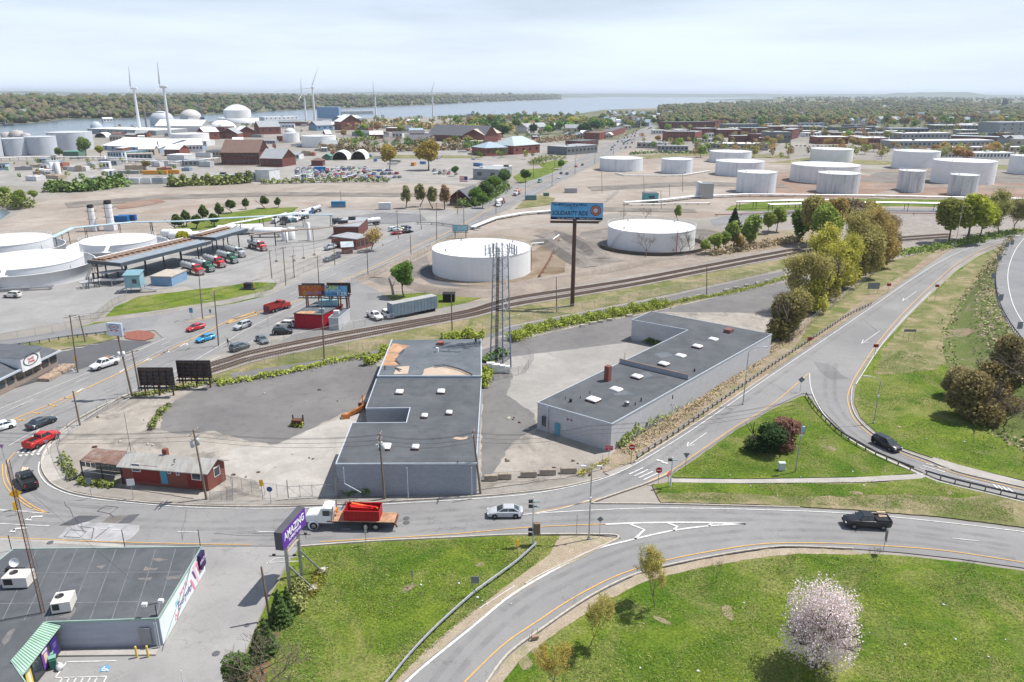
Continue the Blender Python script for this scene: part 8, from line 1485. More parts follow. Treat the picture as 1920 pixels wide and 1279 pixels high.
# dump truck, tankers
def dump(u,v,u2,v2,col,label): t = thing('dump_truck',label,'truck',g(u,v),heading(u,v,u2,v2)); cab(t,2.2,col,w=2.2); wheels(t,(3.2,-1.6,-2.9),2.1); m = MB(); m.box((-1.5,0,1.0),(6,2,.3)); [m.box((-2,s*1.15,2.0),(4.8,.1,1.4)) for s in (-1,1)]; m.box((.4,0,2.1),(.1,2.3,1.7)); m.box((-4.4,0,1.9),(.1,2.3,1.3)); m.box((-2,0,1.4),(4.8,2.3,.1)); m.bar((.3,0,2.95),(1.2,0,2.95),2.2,.08); part('dump_body',m,paint((.30,.03,.03)),t); m = MB(); m.box((-2,0,1.7),(4.6,2.1,.5)); part('load',m,paint((.2,.15,.1)),t)
dump(522,582,560,571,(.35,.03,.03),'dark red dump truck heading up the avenue past the billboards')
bpy.data.objects['dump_truck'].scale = (.85,)*3
def tanker(u,v,u2,v2,col,label,tcol=(.66,.68,.70),l=9.,grp='tanker trucks'):
 t = thing('tanker_truck',label,'tanker truck',g(u,v),heading(u,v,u2,v2),grp); cab(t,1.6,col); wheels(t,(2.6,-1.2,-l+1.2,-l+2.4)); m = MB(); m.lathe([(0,-l/2),(.9,-l/2+.15),(1.2,-l/2+.6),(1.2,l/2-.6),(.9,l/2-.15),(0,l/2)],18); m.v = [(z-l/2-.3,x*.98,y*.85+2.2) for x,y,z in m.v]; part('tank_barrel',m,paint(tcol,.3,.1,None,.2),t); m = MB(); m.box((-l/2-.3,0,.95),(l*.95,.9,.3)); [m.box((-l*k/4,0,3.25),(.7,.5,.15)) for k in (1,2,3)]; part('chassis',m,m_dsteel,t)
GN = (.01,.12,.06)
for (u,v,c,lb) in ((367,513,RD_,'red-cabbed tanker under the canopy, nearest'),(387,507,GN,'green-cabbed tanker under the canopy, second'),(408,499,RD_,'red-cabbed tanker under the canopy, third'),(432,491,GN,'green-cabbed tanker under the canopy, fourth'),(447,480,(.4,.42,.44),'grey-cabbed tanker under the canopy, fifth'),(488,468,RD_,'red-cabbed tanker at the far end of the canopy')): tanker(u,v,u+18,v+5,c,lb,(.50,.52,.54),7.5)
for (u,v,c,lb,tc_) in ((520,417,WH,'white tanker in the parked row, leftmost',(.6,.62,.64)),(537,419,BLK,'dark-cabbed tanker in the parked row',(.66,.68,.7)),(548,415,(.05,.4,.42),'turquoise-cabbed tanker in the parked row',(.7,.71,.72)),(560,414,WH,'white tanker in the parked row, rightmost',(.72,.73,.74)),(572,405,WH,'long white tanker behind the parked row',(.75,.75,.76)),(585,401,(.03,.08,.25),'blue-cabbed tanker behind the parked row',(.6,.62,.64))): tanker(u,v,u-14,v+5,c,lb,tc_)
tanker(662,424,690,425,WH,'white-cabbed tanker with dark barrel above the brick garage',(.10,.11,.12)); tanker(676,424,655,426,WH,'white-cabbed tanker with white barrel above the brick garage',(.72,.73,.74)); tanker(940,382,965,370,(.35,.03,.05),'tanker truck with maroon cab going up the avenue',(.7,.7,.7)); tanker(968,366,955,373,(.7,.7,.7),'white and orange truck coming down the avenue',(.6,.22,.1),6)
# rows of far parked cars
CC = [(WH,'white'),(SV,'silver'),(BLK,'black'),((.12,.14,.17),'dark grey'),((.35,.03,.04),'red'),((.05,.12,.3),'blue'),(WH,'white'),((.4,.38,.33),'beige')]
def lot(pts,rows,n,lb,hd=1.4,jit=.4):
 a,b,c,d = [g(*q) for q in pts]
 for r_ in range(rows):
  f = r_/max(1,rows-1); p0,p1 = a.lerp(d,f),b.lerp(c,f)
  for k in range(n):
   if rnd.random() < .08: continue
   q = p0.lerp(p1,(k+.5)/n); col,cn = rnd.choice(CC); kd = rnd.choice(['sedan','sedan','suv','hatch','pickup']); L = cn+' '+{'sedan': 'car','suv': 'SUV','hatch': 'hatchback','pickup': 'pickup'}[kd]
   car(kd,tuple(x*rnd.uniform(.8,1.1) for x in col),(q.x+rnd.uniform(-jit,jit),q.y+rnd.uniform(-jit,jit)),hd+(PI if rnd.random() < .5 else 0)+rnd.uniform(-.05,.05),hlabel(L+' in',lb).replace(' house',''),group='cars parked in '+lb,detail=False,name='parked_car')
lot([(553,317),(690,316),(722,338),(550,338)],8,13,'the crowded storage lot'); lot([(708,321),(745,320),(752,333),(715,334)],3,5,'the right end of the storage lot'); lot([(810,321),(868,321),(860,327),(812,326)],2,6,'the golden-tree lot')
lot([(1168,252),(1196,246),(1186,276),(1142,282)],6,5,'the sloping lot by the far avenue'); lot([(1238,286),(1325,286),(1325,288.5),(1238,289)],1,17,'front of the grey shops',1.5); lot([(1318,262),(1370,261),(1370,266),(1318,266)],2,7,'the lot behind the brick mill'); lot([(1490,274),(1560,275),(1560,278),(1490,277)],1,9,'the lot above the rear white tank'); lot([(1002,264),(1050,262),(1050,266),(1002,267)],1,10,'the tan lot behind the hipped hall')
lot([(1205,246),(1222,240),(1186,262),(1160,272)],2,5,'the far avenue traffic',.95,1.); lot([(1648,240),(1656,240),(1684,262),(1672,262)],5,2,'the side street of the retail park',1.2); lot([(735,433),(765,428),(768,435),(738,440)],2,4,'the white cluster beside the avenue',.6)
# walker
p = g(428,649); t = thing('person','walker in dark clothes on the pavement by the avenue','person',p,1.0)
def skin_fig(J,E_,Rr,mat,name,par):
 me = bpy.data.meshes.new(name); me.from_pydata(J,E_,[]); o = bpy.data.objects.new(name,me); COL.objects.link(o); md = o.modifiers.new('s','SKIN'); sv = me.skin_vertices[0].data
 for i,r_ in enumerate(Rr): sv[i].radius = (r_,r_)
 sv[0].use_root = True; o.modifiers.new('u','SUBSURF').levels = 1; dg = bpy.context.evaluated_depsgraph_get(); m2 = bpy.data.meshes.new_from_object(o.evaluated_get(dg)); bpy.data.objects.remove(o); m2.materials.append(mat); m2.polygons.foreach_set('use_smooth',[True]*len(m2.polygons)); return ob(name,m2,par)
J = [(0,0,.95),(0,0,1.2),(0,0,1.42),(0,0,1.52),(0,0,1.66),(0,0,1.76),(0,.2,1.4),(-.05,.26,1.12),(.08,.27,.88),(0,-.2,1.4),(.05,-.26,1.12),(.18,-.25,.9),(0,.1,.9),(.14,.1,.5),(.05,.1,.08),(.2,.1,.04),(0,-.1,.9),(-.05,-.1,.5),(-.25,-.1,.1),(-.12,-.1,.04)]
skin_fig(J,[(0,1),(1,2),(2,3),(3,4),(4,5),(2,6),(6,7),(7,8),(2,9),(9,10),(10,11),(0,12),(12,13),(13,14),(14,15),(0,16),(16,17),(17,18),(18,19)],[.14,.15,.15,.06,.1,.08,.08,.055,.04,.08,.055,.04,.1,.07,.05,.04,.1,.07,.05,.04],paint((.025,.025,.03)),'body',t)
m = MB(); m.lathe([(0,-.1),(.07,-.07),(.098,0),(.09,.07),(.05,.11),(0,.12)],12,c=(0,0,1.72)); part('hair',m,paint((.04,.03,.02)),t)
# yard machinery
t = thing('rusty_excavator_arm','orange-rust excavator arm and bucket lying beside the warehouse wall','machinery',g(663,778)); mo = M('orange_rust',(.42,.16,.05),.7,.2,var=.45,scale=1.5)
for a,b,w,h in (((-.9,-.8,.3),(1.4,1.6,.9),.5,.6),((1.4,1.6,.9),(1.2,2.6,2.7),.3,.35),((-.2,.4,.3),(.9,2.1,.4),.5,.4)): m = MB(); m.bar(a,b,w,h); part('boom',m,mo,t)
m = MB(); m.box((-1.2,-1.2,.35),(1.5,1.1,.7),.3,top=(.8,.6)); part('bucket',m,mo,t); m = MB(); m.box((1.4,2.6,.6),(2.0,.5,1.2),-.1); part('bucket',m,m_rust,t)
t = thing('rusty_box','small rusty steel box with two posts overgrown by weeds on the gravel','box',g(558,798)); m = MB(); m.box((0,0,.6),(1.7,1.0,1.1),-.15); part('body',m,m_rust,t); [part('post',(lambda q: (q.box((x,.4,.9),(.2,.2,1.8)),q)[1])(MB()),m_dsteel,t) for x in (-.8,.9)]
mass('weeds',[(545,797),(556,800),(568,800)],.5,.9,260,.25,YG,61)
for i,(u,v,w) in enumerate(((920,900,2.0),(946,897,2.0),(991,893,2.4),(1027,889,2.4),(1066,886,2.4))): m = MB(); m.box((0,0,.38),(w,.6,.76)); m.box((0,0,.79),(w*.97,.56,.06)); single('concrete_block',m,M('block_conc_%d' % i,(.36,.30,.24),.9,var=.25),'concrete barrier block at the yard edge, %s from the left' % ORD[i],'barrier','concrete blocks at the yard edge',g(u,v),.05)
for i,(u,v) in enumerate([(1092,612),(1112,607),(1126,604),(1143,601),(1180,593),(1205,580),(1232,573),(1250,570),(1282,563),(1297,560),(1312,556),(1362,545),(1380,541),(1400,536),(1420,532),(1438,528)]): m = MB(); m.box((0,0,.25),(rnd.uniform(1.2,2.4),.7,.5),top=(.9,.8)); single('edging_stone',m,m_kerb,'pale edging stone along the hedge of the dark lot, %s from the left' % ORD[i],'stone','edging stones',g(u,v),rnd.uniform(.1,.5))
# pole rows and wires
PW = {}
for (b,vt,lean,arms,tr,cob,lb,key) in (((146,698),588,136,1,0,0,'tall leaning pole at the restaurant parking lot','a0'),((160,640),590,150,1,0,0,'shorter pole behind the restaurant parking lot','a1'),((262,735),655,250,1,0,0,'slim pole right of the pylon sign','a2'),((150,797),731,140,0,0,0,'short brown pole at the avenue fence','a3'),((380,598),508,374,1,0,0,'pole on the small avenue island','b0'),((410,648),545,403,1,0,1,'pole with lamp arm at the right side of the avenue','b1'),
 ((387,935),803,365,2,2,0,'weathered pole with two transformers before the brick office','c0'),((721,935),812,711,2,3,0,'pole with three transformers before the grey warehouse','c1'),((901,925),808,887,1,0,0,'dark leaning pole at the right corner of the grey warehouse','c2'),((608,673),556,603,0,0,0,'plain pole beside the railway below the pub','d0'),((848,625),553,846,0,0,0,'plain pole in front of the long trailer','d1'),((1044,585),520,1043,0,0,0,'slim pole left of the billboard post','d2'),((1325,553),500,1325,0,0,0,'slim pole in the hedge of the dark lot','d3'),
 ((506,1162),1060,491,0,0,0,'bare leaning pole beside the store hedge','e0'),((510,522),468,505,1,0,0,'utility pole by the terminal gate','f0'),((536,535),463,531,1,0,0,'utility pole on the avenue verge near the terminal gate','f1'),((552,521),478,549,1,0,0,'short utility pole in the terminal yard','f2'),((598,531),480,595,1,0,0,'utility pole on the avenue verge above the billboards','f3'),((628,497),446,625,1,0,0,'utility pole beside the tiny red shed','f4'),((690,514),438,687,1,0,0,'utility pole across the avenue from the gatehouse','g0'),((790,430),390,787,1,0,0,'utility pole by the brown pipe bridge','f6'),((747,447),395,744,1,0,0,'utility pole on the avenue verge beyond the gatehouse','f5'),((771,481),440,769,0,0,0,'slim pole in front of the tank basin','g1'),((819,452),380,818,1,0,0,'utility pole on the right of the avenue by the basin','g2'),
 ((1280,360),325,1280,1,0,0,'pole on the tank farm field, right of the pump house','h0'),((1240,392),358,1239,1,0,0,'pole behind the pump house','h1'),((1129,362),323,1128,0,0,0,'slim lamp pole on the tan field, left','h2'),((1208,364),331,1207,0,0,0,'slim lamp pole on the tan field, right','h3'),((1256,368),345,1255,1,0,0,'thin pole left of the slim white vessel','h4'),((286,433),416,283,1,0,0,'pole behind the tall smokestack','k0'),((640,383),357,638,0,0,0,'thin pole behind the blue skip','k1'),((1170,406),383,1170,1,0,0,'thin pole behind the walled tank','k2')):
 PW[key] = upole(b,vt,lb,arms,tr,lean,cob=cob,az=.9 if key[0] in 'afg' else 1.5,r=.17 if b[1] > 600 else .15)[1]
AP = [];
for i,(u,v,s) in enumerate(((858,402,0),(905,376,0),(950,352,0),(1000,333,0),(1040,314,0),(1080,296,0),(1120,278,0),(1160,260,0),(1195,244,0),(870,428,1),(930,400,1),(985,374,1),(1035,350,1),(1078,327,1),(1115,308,1),(1150,290,1),(1190,268,1))):
 q = upole((u,v),0,'avenue pole, %s toward the bay on the %s side' % (ORD[i % 9],('left','right')[s]),1,0,None,h=11,az=.7,group='poles along the far avenue')[1]; AP.append((s,q))
wires([q for s,q in AP if s == 0],'overhead wires along the left side of the far avenue',2); wires([q for s,q in AP if s == 1],'overhead wires along the right side of the far avenue',2)
far_l = Vector((g(0,930).x-12,g(0,930).y,11)); wires([far_l,PW['c0'],PW['c1'],PW['c2'],Vector((g(1105,905).x,g(1105,905).y+3,8)),Vector((45,108,9))],'overhead wires running along the cross street past the grey warehouse',4,.8,(0,-.1,-1.1,-2.0),.5,1.5); wires([PW['a0'],PW['b1'],PW['f3'],PW['g0']],'overhead wires crossing the avenue toward the billboards',3,.8); wires([PW['b0'],PW['f1'],PW['f4'],PW['f5'],PW['f6']],'overhead wires along the terminal side of the avenue',3,.8)
# street lamps
def lamp(u,v,vt,label,kind='arm',dx=-1,L=2.6,h=None):
 p = g(u,v); H_ = h or hgt(vt,p); t = thing('street_lamp',label,'street lamp',p,0,'street lamps'); m = MB(); m.lathe([(.2,0),(.2,.25),(.1,.3)],10); m.tube((0,0,.2),(0,0,H_-(1.2 if kind == 'arm' else .1)),.1,10,.07); part('post',m,m_steel,t)
 if kind == 'arm':
  pts = [(dx*L*(1-math.cos(a)),0,H_-1.2+1.2*math.sin(a)) for a in np.linspace(0,PI/2,7)]; m = MB(); m.path(pts,.05,8); a_ = part('arm',m,m_steel,t); m = MB(); m.box((dx*(L+.35),0,H_-.03),(.7,.28,.14)); part('lamp_head',m,paint((.5,.52,.53)),a_)
 else:
  for s in (-1,1): m = MB(); m.bar((0,0,H_-.15),(s*.8,.3,H_-.05),.07); a_ = part('arm',m,m_steel,t); m = MB(); m.box((s*1.0,.35,H_-.02),(.65,.32,.13)); part('lamp_head',m,paint((.5,.52,.53)),a_)
 m = MB(); m.box((0,-.12,H_*.58),(.25,.2,.4)); part('junction_box',m,m_wht2,t); return t
lamp(1104,1011,876,'tall twin-headed street lamp on the grass point between the ramps','twin'); lamp(1393,758,649,'curved street lamp behind the guardrail of the ramp','arm',1,2.6); lamp(1638,793,703,'curved street lamp beside the upper curve of the ramp','arm',-1,2.4); lamp(1790,466,330,'very tall slanted lamp column by the green-yellow trees','twin',h=20); lamp(1872,500,440,'curved street lamp by the crest signs at the right edge','arm',1,2.4)
p = g(1491,885); t = thing('solar_pole','grey pole with a small panel standing on the triangle lawn','pole',p); Hs2 = hgt(795,p); m = MB(); m.tube((0,0,0),(.15,0,Hs2),.11,10,.08); part('post',m,m_steel,t); m = MB(); m.box((.3,0,Hs2-.7),(.5,.3,.9)); part('panel',m,paint((.3,.42,.5)),t); m = MB(); m.box((.15,-.1,Hs2-1.6),(.35,.25,.3)); part('camera_head',m,m_wht2,t)
m = MB(); m.box((0,0,.6),(.9,.6,1.2)); m.box((0,0,1.22),(1.0,.7,.08)); single('control_cabinet',m,paint((.55,.6,.6)),'small grey cabinet on the triangle lawn','cabinet',None,g(1465,881)); m = MB(); m.box((0,0,.7),(.9,.7,1.4)); single('control_cabinet',m,m_steel,'grey cabinet beside the very tall lamp column','cabinet',None,g(1785,464))
# signals
for (u,v,vt,lb) in ((999,1020,932,'traffic signal pole with four solar heads at the grass point'),(1257,912,857,'small signal pole by the crosswalk on the island')):
 p = g(u,v); H_ = hgt(vt,p); t = thing('signal_pole',lb,'signal pole',p); m = MB(); m.tube((0,0,0),(0,0,H_),.13,10,.09); part('post',m,m_wht2,t)
 for z in ((H_-.6,H_-1.3,H_-4.6,H_-5.3) if H_ > 6 else (H_-.4,)): m = MB(); m.box((.35,0,z),(.9,.35,.1)); part('solar_head',m,paint((.22,.28,.28)),t); m = MB(); m.box((-.35,0,z),(.5,.3,.35)); part('signal_box',m,m_dsteel,t)
 if H_ > 6: m = MB(); m.box((.5,-.2,2.4),(.8,.5,1.5)); part('cabinet',m,m_wood,t)
# signs
m_maroon = paint((.33,.02,.05)); m_sgray = paint((.20,.22,.23),.5); m_syel = paint((.75,.42,.02)); m_sred = paint((.5,.02,.03))
def sign(u,v,vt,label,shape='rect',w=.9,h=.6,mat=None,face=0.0,txt=None,tm=None,n=1,posts=(0,),pm=None,name='road_sign'):
 p = g(u,v); H_ = max(1.6,hgt(vt,p)); t = thing(name,label,'sign',p,face,'road signs'); c = H_-h/2
 for x in posts: m = MB(); m.tube((x,.04,0),(x,.04,H_-.05),.04,6); part('post',m,pm or m_steel,t)
 m = MB(); N = {'disc': 20,'diamond': 4,'tri': 3}.get(shape)
 if shape == 'rect': m.box((0,0,c),(w,.04,h))
 else:
  a0 = {'disc': 0,'diamond': 0,'tri': -PI/2}[shape]; R0_ = [(w/2*math.cos(a0+2*PI*i/N),c+w/2*math.sin(a0+2*PI*i/N)) for i in range(N)]; m.loft([[(x,.02,z) for x,z in R0_],[(x,-.02,z) for x,z in R0_]],smooth=False)
 f = part('panel',m,mat or m_sgray,t)
 if txt:
  for i,s in enumerate(txt): text3(f,s,h*.8/len(txt)*.8,t.location+Matrix.Rotation(face,3,'Z') @ Vector((0,-.03,c+(len(txt)/2-.5-i)*h*.42)),face_rot(Vector((1,0,0))),tm or m_wht,ext=.004)
 if shape == 'disc' and mat is m_sred: m = MB(); m.box((0,-.03,c),(w*.7,.02,w*.14)); part('white_bar',m,m_wht,f)
 return t
sign(1141,870,836,'red WRONG WAY sign beside the pale block building',w=1.1,h=.75,mat=m_sred,txt=['WRONG','WAY']); sign(1183,868,833,'round red DO NOT ENTER sign left of the ramp mouth','disc',.95,.95,m_sred,pm=m_rust); sign(1234,906,876,'round red DO NOT ENTER sign on the island','disc',.95,.95,m_sred); sign(1252,920,884,'red WRONG WAY sign edge-on on the island',w=.9,h=.7,mat=m_sred,face=.9,txt=['WRONG','WAY'])
sign(1285,880,847,'grey back of a yield sign at the left of the triangle lawn','tri',1.2,1.0); sign(1500,735,706,'grey back of a diamond sign at the gore point','diamond',1.3,1.2); sign(1517,649,632,'small maroon sign behind the ramp guardrail',w=1.1,h=.7,mat=m_maroon,pm=m_rust); sign(1639,671,645,'maroon and grey signs beside the inner ramp edge, lower',w=1.1,h=.7,mat=m_maroon); sign(1752,565,533,'maroon and grey signs beside the inner ramp edge, upper',w=1.1,h=.7,mat=m_maroon); sign(1664,551,531,'maroon sign on the grass left of the upper ramp',w=1.2,h=.8,mat=m_maroon)
sign(1636,551,530,'wide grey sign back on two posts left of the upper ramp',w=3.4,h=1.8,mat=m_sgray,posts=(-1.3,1.3)); sign(1703,640,617,'thin empty sign frame on two posts in the grass',w=2.8,h=.6,mat=m_sgray,posts=(-1.3,0,1.3)); sign(1124,1008,968,'grey back of a diamond sign on the grass point','diamond',.85,.85); sign(1081,1006,966,'bare sign post on the grass point',w=.1,h=.1); sign(1656,1037,992,'road sign seen edge-on at the lower kerb',w=.9,h=1.5,face=1.35); sign(1660,957,925,'slim bare post behind the black pickup',w=.08,h=.1)
sign(172,934,895,'small grey sign back before the open shed',w=.8,h=.9,face=.1); sign(250,936,897,'white sign back before the brick office',w=1.0,h=1.0,mat=m_wht2,face=.2); sign(508,944,912,'round blue sign by the yard gate','disc',.8,.8,paint((.08,.1,.3))); sign(493,937,899,'yellow arrow sign by the yard gate',w=.5,h=1.0,mat=m_syel,face=.4); sign(1207,1000,960,'dummy',w=.1,h=.1) if False else None; sign(11,905,870,'x') if False else None
sign(35,955,914,'yellow-orange diamond sign at the corner island','diamond',1.5,1.5,m_syel,face=.5); sign(31,965,940,'narrow yellow arrow plate at the corner island',w=.4,h=1.3,mat=m_syel,face=.6); sign(91,852,822,'white-edged triangular yield sign by the red pickup','tri',1.0,.9,paint((.5,.4,.5))); sign(8,860,830,'triangular yield sign at the left edge','tri',1.0,.9,paint((.4,.2,.4))); sign(360,598,577,'blue sign on the avenue island',w=.9,h=1.3,mat=paint((.12,.3,.5))); sign(395,592,580,'dark sign back on the avenue island',w=.5,h=.9)
sign(687,1022,985,'narrow sign post on the verge behind the flatbed',w=.35,h=1.2,face=.9); sign(971,1050,1012,'orange and blue marker on the grass point',w=.4,h=.9,mat=m_syel,face=.6); sign(891,1117,1081,'grey square sign back by the lower guardrail',w=.9,h=.9); sign(773,1091,1073,'short grey marker post on the triangular lawn',w=.25,h=.9,mat=m_steel); sign(503,613,574,'small dark pub sign on a single post',w=1.5,h=1.6,mat=paint((.2,.05,.06)),name='pub_sign'); sign(146,697,668,'yellow plate at the foot of the leaning pole',w=.4,h=1.0,mat=m_syel,face=.5)
for i,(u,v,z) in enumerate(((1870,507,2.2),(1858,540,2.6),(1872,580,3.2),(1908,632,4.0),(1893,478,1.8),(1884,482,1.7))): o = sign(u,v,v-34+i*0,'grey curve sign back above the embankment, %s from the crest top' % ORD[(2,3,4,5,0,1)[i]],w=1.5,h=2.0); o.location = g(u,v,z); o.scale = (.8,.8,.8)
for i,(u,v,vt) in enumerate(((22,1032,1002),(234,1026,992),(376,1026,992),(343,1279,1256))): m = MB(); p = g(u,v); m.tube((0,0,0),(0,0,hgt(vt,p)),.05,6); single('steel_post',m,m_dsteel if i < 3 else m_wht2,'thin post %s' % ('behind the store roof, left','behind the store roof, middle','at the back corner of the store','standing in the lower driveway, white')[i],'post','thin posts',p)
# guardrails and fences
guardrail([(1193,864),(1220,844),(1270,812),(1330,769),(1440,692),(1530,632),(1588,594),(1635,571)],'long bright guardrail along the left of the ramp'); guardrail([(1510,742),(1524,764),(1545,787),(1575,815),(1620,843),(1665,864),(1712,883)],'curved dark guardrail of the triangle lawn',dark=True); guardrail([(1733,889),(1780,903),(1850,920),(1920,936),(1990,950)],'dark guardrail at the lower right verge',dark=True); guardrail([(1004,1025),(965,1060),(905,1104),(884,1120),(820,1178),(770,1230),(730,1279),(695,1320)],'bright guardrail sweeping down the inner ramp edge'); guardrail([(-40,664),(0,655),(60,646),(120,636),(180,629),(236,622)],'low guardrail along the side street')
guardrail(None,'curved guardrail along the crest of the embankment at the right edge',zs=[Vector((p.x+.3,p.y,z)) for p,z in zip(cw,cz)][2:],dark=True)
FN = [([(112,826),(108,845),(116,868),(128,890),(137,900)],2.0,'fence curving round the corner of the vacant lot',2.2),([(112,826),(150,797),(200,768),(245,745)],1.9,'fence along the avenue side of the vacant lot',2.6),([(437,912),(470,925),(540,935)],2.0,'fence between the brick office and the gate',2.),([(660,536),(740,506),(810,471),(850,442),(905,420)],2.4,'fence along the avenue beside the tank basin',3.),([(690,562),(780,556),(880,550),(960,540),(1080,523),(1240,492),(1330,480),(1440,463)],1.8,'fence between the tank basins and the railway',4.),([(410,692),(560,676),(640,662),(735,652)],1.9,'fence below the railway behind the vacant lot',3.),([(905,622),(960,608),(1080,584),(1250,552),(1330,535),(1440,514)],2.2,'fence on the near side of the railway grass',4.),
  ([(0,641),(100,626),(180,601),(212,575),(240,560)],2.0,'fence of the terminal yard at the left',3.5),([(440,668),(500,652),(560,638),(640,620),(740,600)],1.8,'fence between the pub lot and the railway',3.),([(480,560),(520,535),(570,512),(640,482),(700,466)],2.0,'fence along the terminal side of the avenue',3.5),([(96,450),(130,436),(250,430),(330,436)],2.0,'fence behind the smokestacks',5),([(600,393),(700,390),(862,389)],2.0,'fence between the truck lot and the tan field',5.),([(1480,645),(1540,592),(1600,548),(1667,491)],2.2,'grey fence under the budding tree clump',3.),([(905,700),(935,712),(985,700),(1000,676),(985,664)],2.0,'fence around the lattice tower compound',2.4),([(1136,380),(1160,362)],2.5,'short slanting fence on the tank farm field',3),([(395,940),(437,938),(437,912),(398,898)],1.5,'low fence of the small brick office yard',1.5),([(900,905),(1000,900),(1090,890),(1140,866)],1.6,'thin wire fence behind the concrete blocks',4)]
for p_,h_,lb,st in FN: fence(p_,h_,lb,st)
# swing gates
for i,(a,b) in enumerate((((541,935),(631,930)),((634,929),(680,927)))):
 A,B = g(*a),g(*b); d = B-A; L = d.length; t = thing('yard_gate','%s leaf of the wide wire gate between brick office and warehouse' % ('long','short')[i],'gate',A,math.atan2(d.y,d.x),'yard gates'); m = MB(); [m.tube((0,0,z),(L,0,z),.04,6) for z in (.15,1.9)]; part('frame',m,m_steel,t)
 n = max(2,int(L/1.5))
 for k in range(n+1): m = MB(); m.tube((L*k/n,0,.1),(L*k/n,0,2.0 if k % n else 2.9),.035 if k % n else .08,6); part('upright',m,m_steel,t)
 for k in range(n): m = MB(); m.tube((L*k/n,0,1.9),(L*(k+1)/n,0,.15),.02,4); part('brace',m,m_steel,t)
# litter, hydrant, debris
for k in range(46):
 z_ = [(600,960,1030,1180),(1300,1900,880,930),(1640,1880,640,830),(1150,1900,1070,1260)][k % 4]; u,v = rnd.uniform(z_[0],z_[1]),rnd.uniform(z_[2],z_[3]); m = MB(); s = rnd.uniform(.12,.3); m.box((0,0,.06),(s,s*.7,.08),top=(.6,.7)); o = single('litter',m,m_wht2,'scrap of pale litter lying in the grass of the ramp lawns','litter','litter on the lawns',g(u,v),rnd.random()*6)
m = MB(); m.lathe([(.12,0),(.12,.5),(.17,.52),(.15,.65),(.05,.75),(0,.76)],10); m.tube((-.2,0,.45),(.2,0,.45),.06,6); single('hydrant',m,m_rust,'small dark hydrant on the avenue verge below the gatehouse','hydrant',None,g(718,461))
for i,(u,v) in enumerate(((478,542),(487,540),(495,539),(455,538),(459,541),(570,484),(552,489),(519,490),(590,478))): m = MB(); m.tube((0,0,0),(0,0,1.4 if i < 5 else 5),.1,8); m.box((0,0,.3),(.9,.9,.6)) if i > 4 else None; single('guard_post',m,m_syel if i < 5 else m_kerb,ORD[i]+' yellow guard post round the generator on the grass bank' if i < 5 else ORD[i-5]+' post on a tan footing along the terminal road','post','yellow guard posts' if i < 5 else 'footed posts on the terminal road',g(u,v))
m = MB(); m.box((0,0,.9),(2.2,1.6,1.6)); m.box((0,-.5,.1),(4.4,2,.2)); single('generator',m,m_dsteel,'dark generator on a white pad on the grass bank','generator',None,g(466,541))
m = MB(); m.box((0,0,.3),(.7,.4,.35),.3); [m.tube((x,0,.3),(x+.2,.6,.8),.04,5) for x in (-.4,.1)]; single('debris',m,paint((.3,.2,.15)),'small heap of brown debris on the ramp verge','debris',None,g(1003,1199)); t = thing('flagpole','flagpole with striped flag beside the brown lodge','flag',g(878,385)); m = MB(); m.tube((0,0,0),(0,0,15),.1,8,.05); part('pole',m,m_wht2,t)
for k in range(7): m = MB(); m.box((-2.2,0,14.3-k*.38),(4,.05,.36)); part('stripe',m,m_sred if k % 2 == 0 else m_wht,t)
m = MB(); m.box((-1.0,-.04,13.6),(1.6,.06,1.6)); part('canton',m,paint((.03,.05,.25)),t)
sh = MB(); sh.box((0,0,1),(3.2,2.6,2.0)); sh.box((0,0,2.1),(3.4,2.8,.15)); single('skip',sh,m_arch,'small black skip at the end of the pub lot','skip',None,g(842,564))
for i in range(26): u,v = rnd.uniform(640,900),rnd.uniform(278,312); kx = rnd.random(); m = MB(); m.box((0,0,1.2),(rnd.uniform(3,9),2.6,rnd.uniform(1.5,2.8))); single('yard_equipment',m,paint(rnd.choice([(.5,.22,.05),(.35,.08,.05),(.5,.5,.5),(.08,.2,.4),(.3,.28,.25)])),ORD[i]+' yard machine in the storage ground behind the cars','equipment','yard equipment behind the cars',g(u,v),rnd.random()*3)
for i in range(60): u,v = rnd.choice([(rnd.uniform(0,230),rnd.uniform(308,342)),(rnd.uniform(230,420),rnd.uniform(305,326)),(rnd.uniform(470,640),rnd.uniform(255,300)),(rnd.uniform(400,800),rnd.uniform(226,250))]); m = MB(); hh = rnd.uniform(1.5,4.5); m.box((0,0,hh/2),(rnd.uniform(3,16),rnd.uniform(3,7),hh)); m.box((0,0,hh+.1),(3,2.5,.6)); single('works_unit',m,paint(rnd.choice([(.45,.46,.47),(.3,.3,.3),(.35,.15,.1),(.2,.28,.35),(.6,.6,.6),(.4,.33,.25)])),ORD[i]+' small industrial unit scattered through the waterfront works','equipment','units scattered through the works',g(u,v),rnd.uniform(-.4,.4))
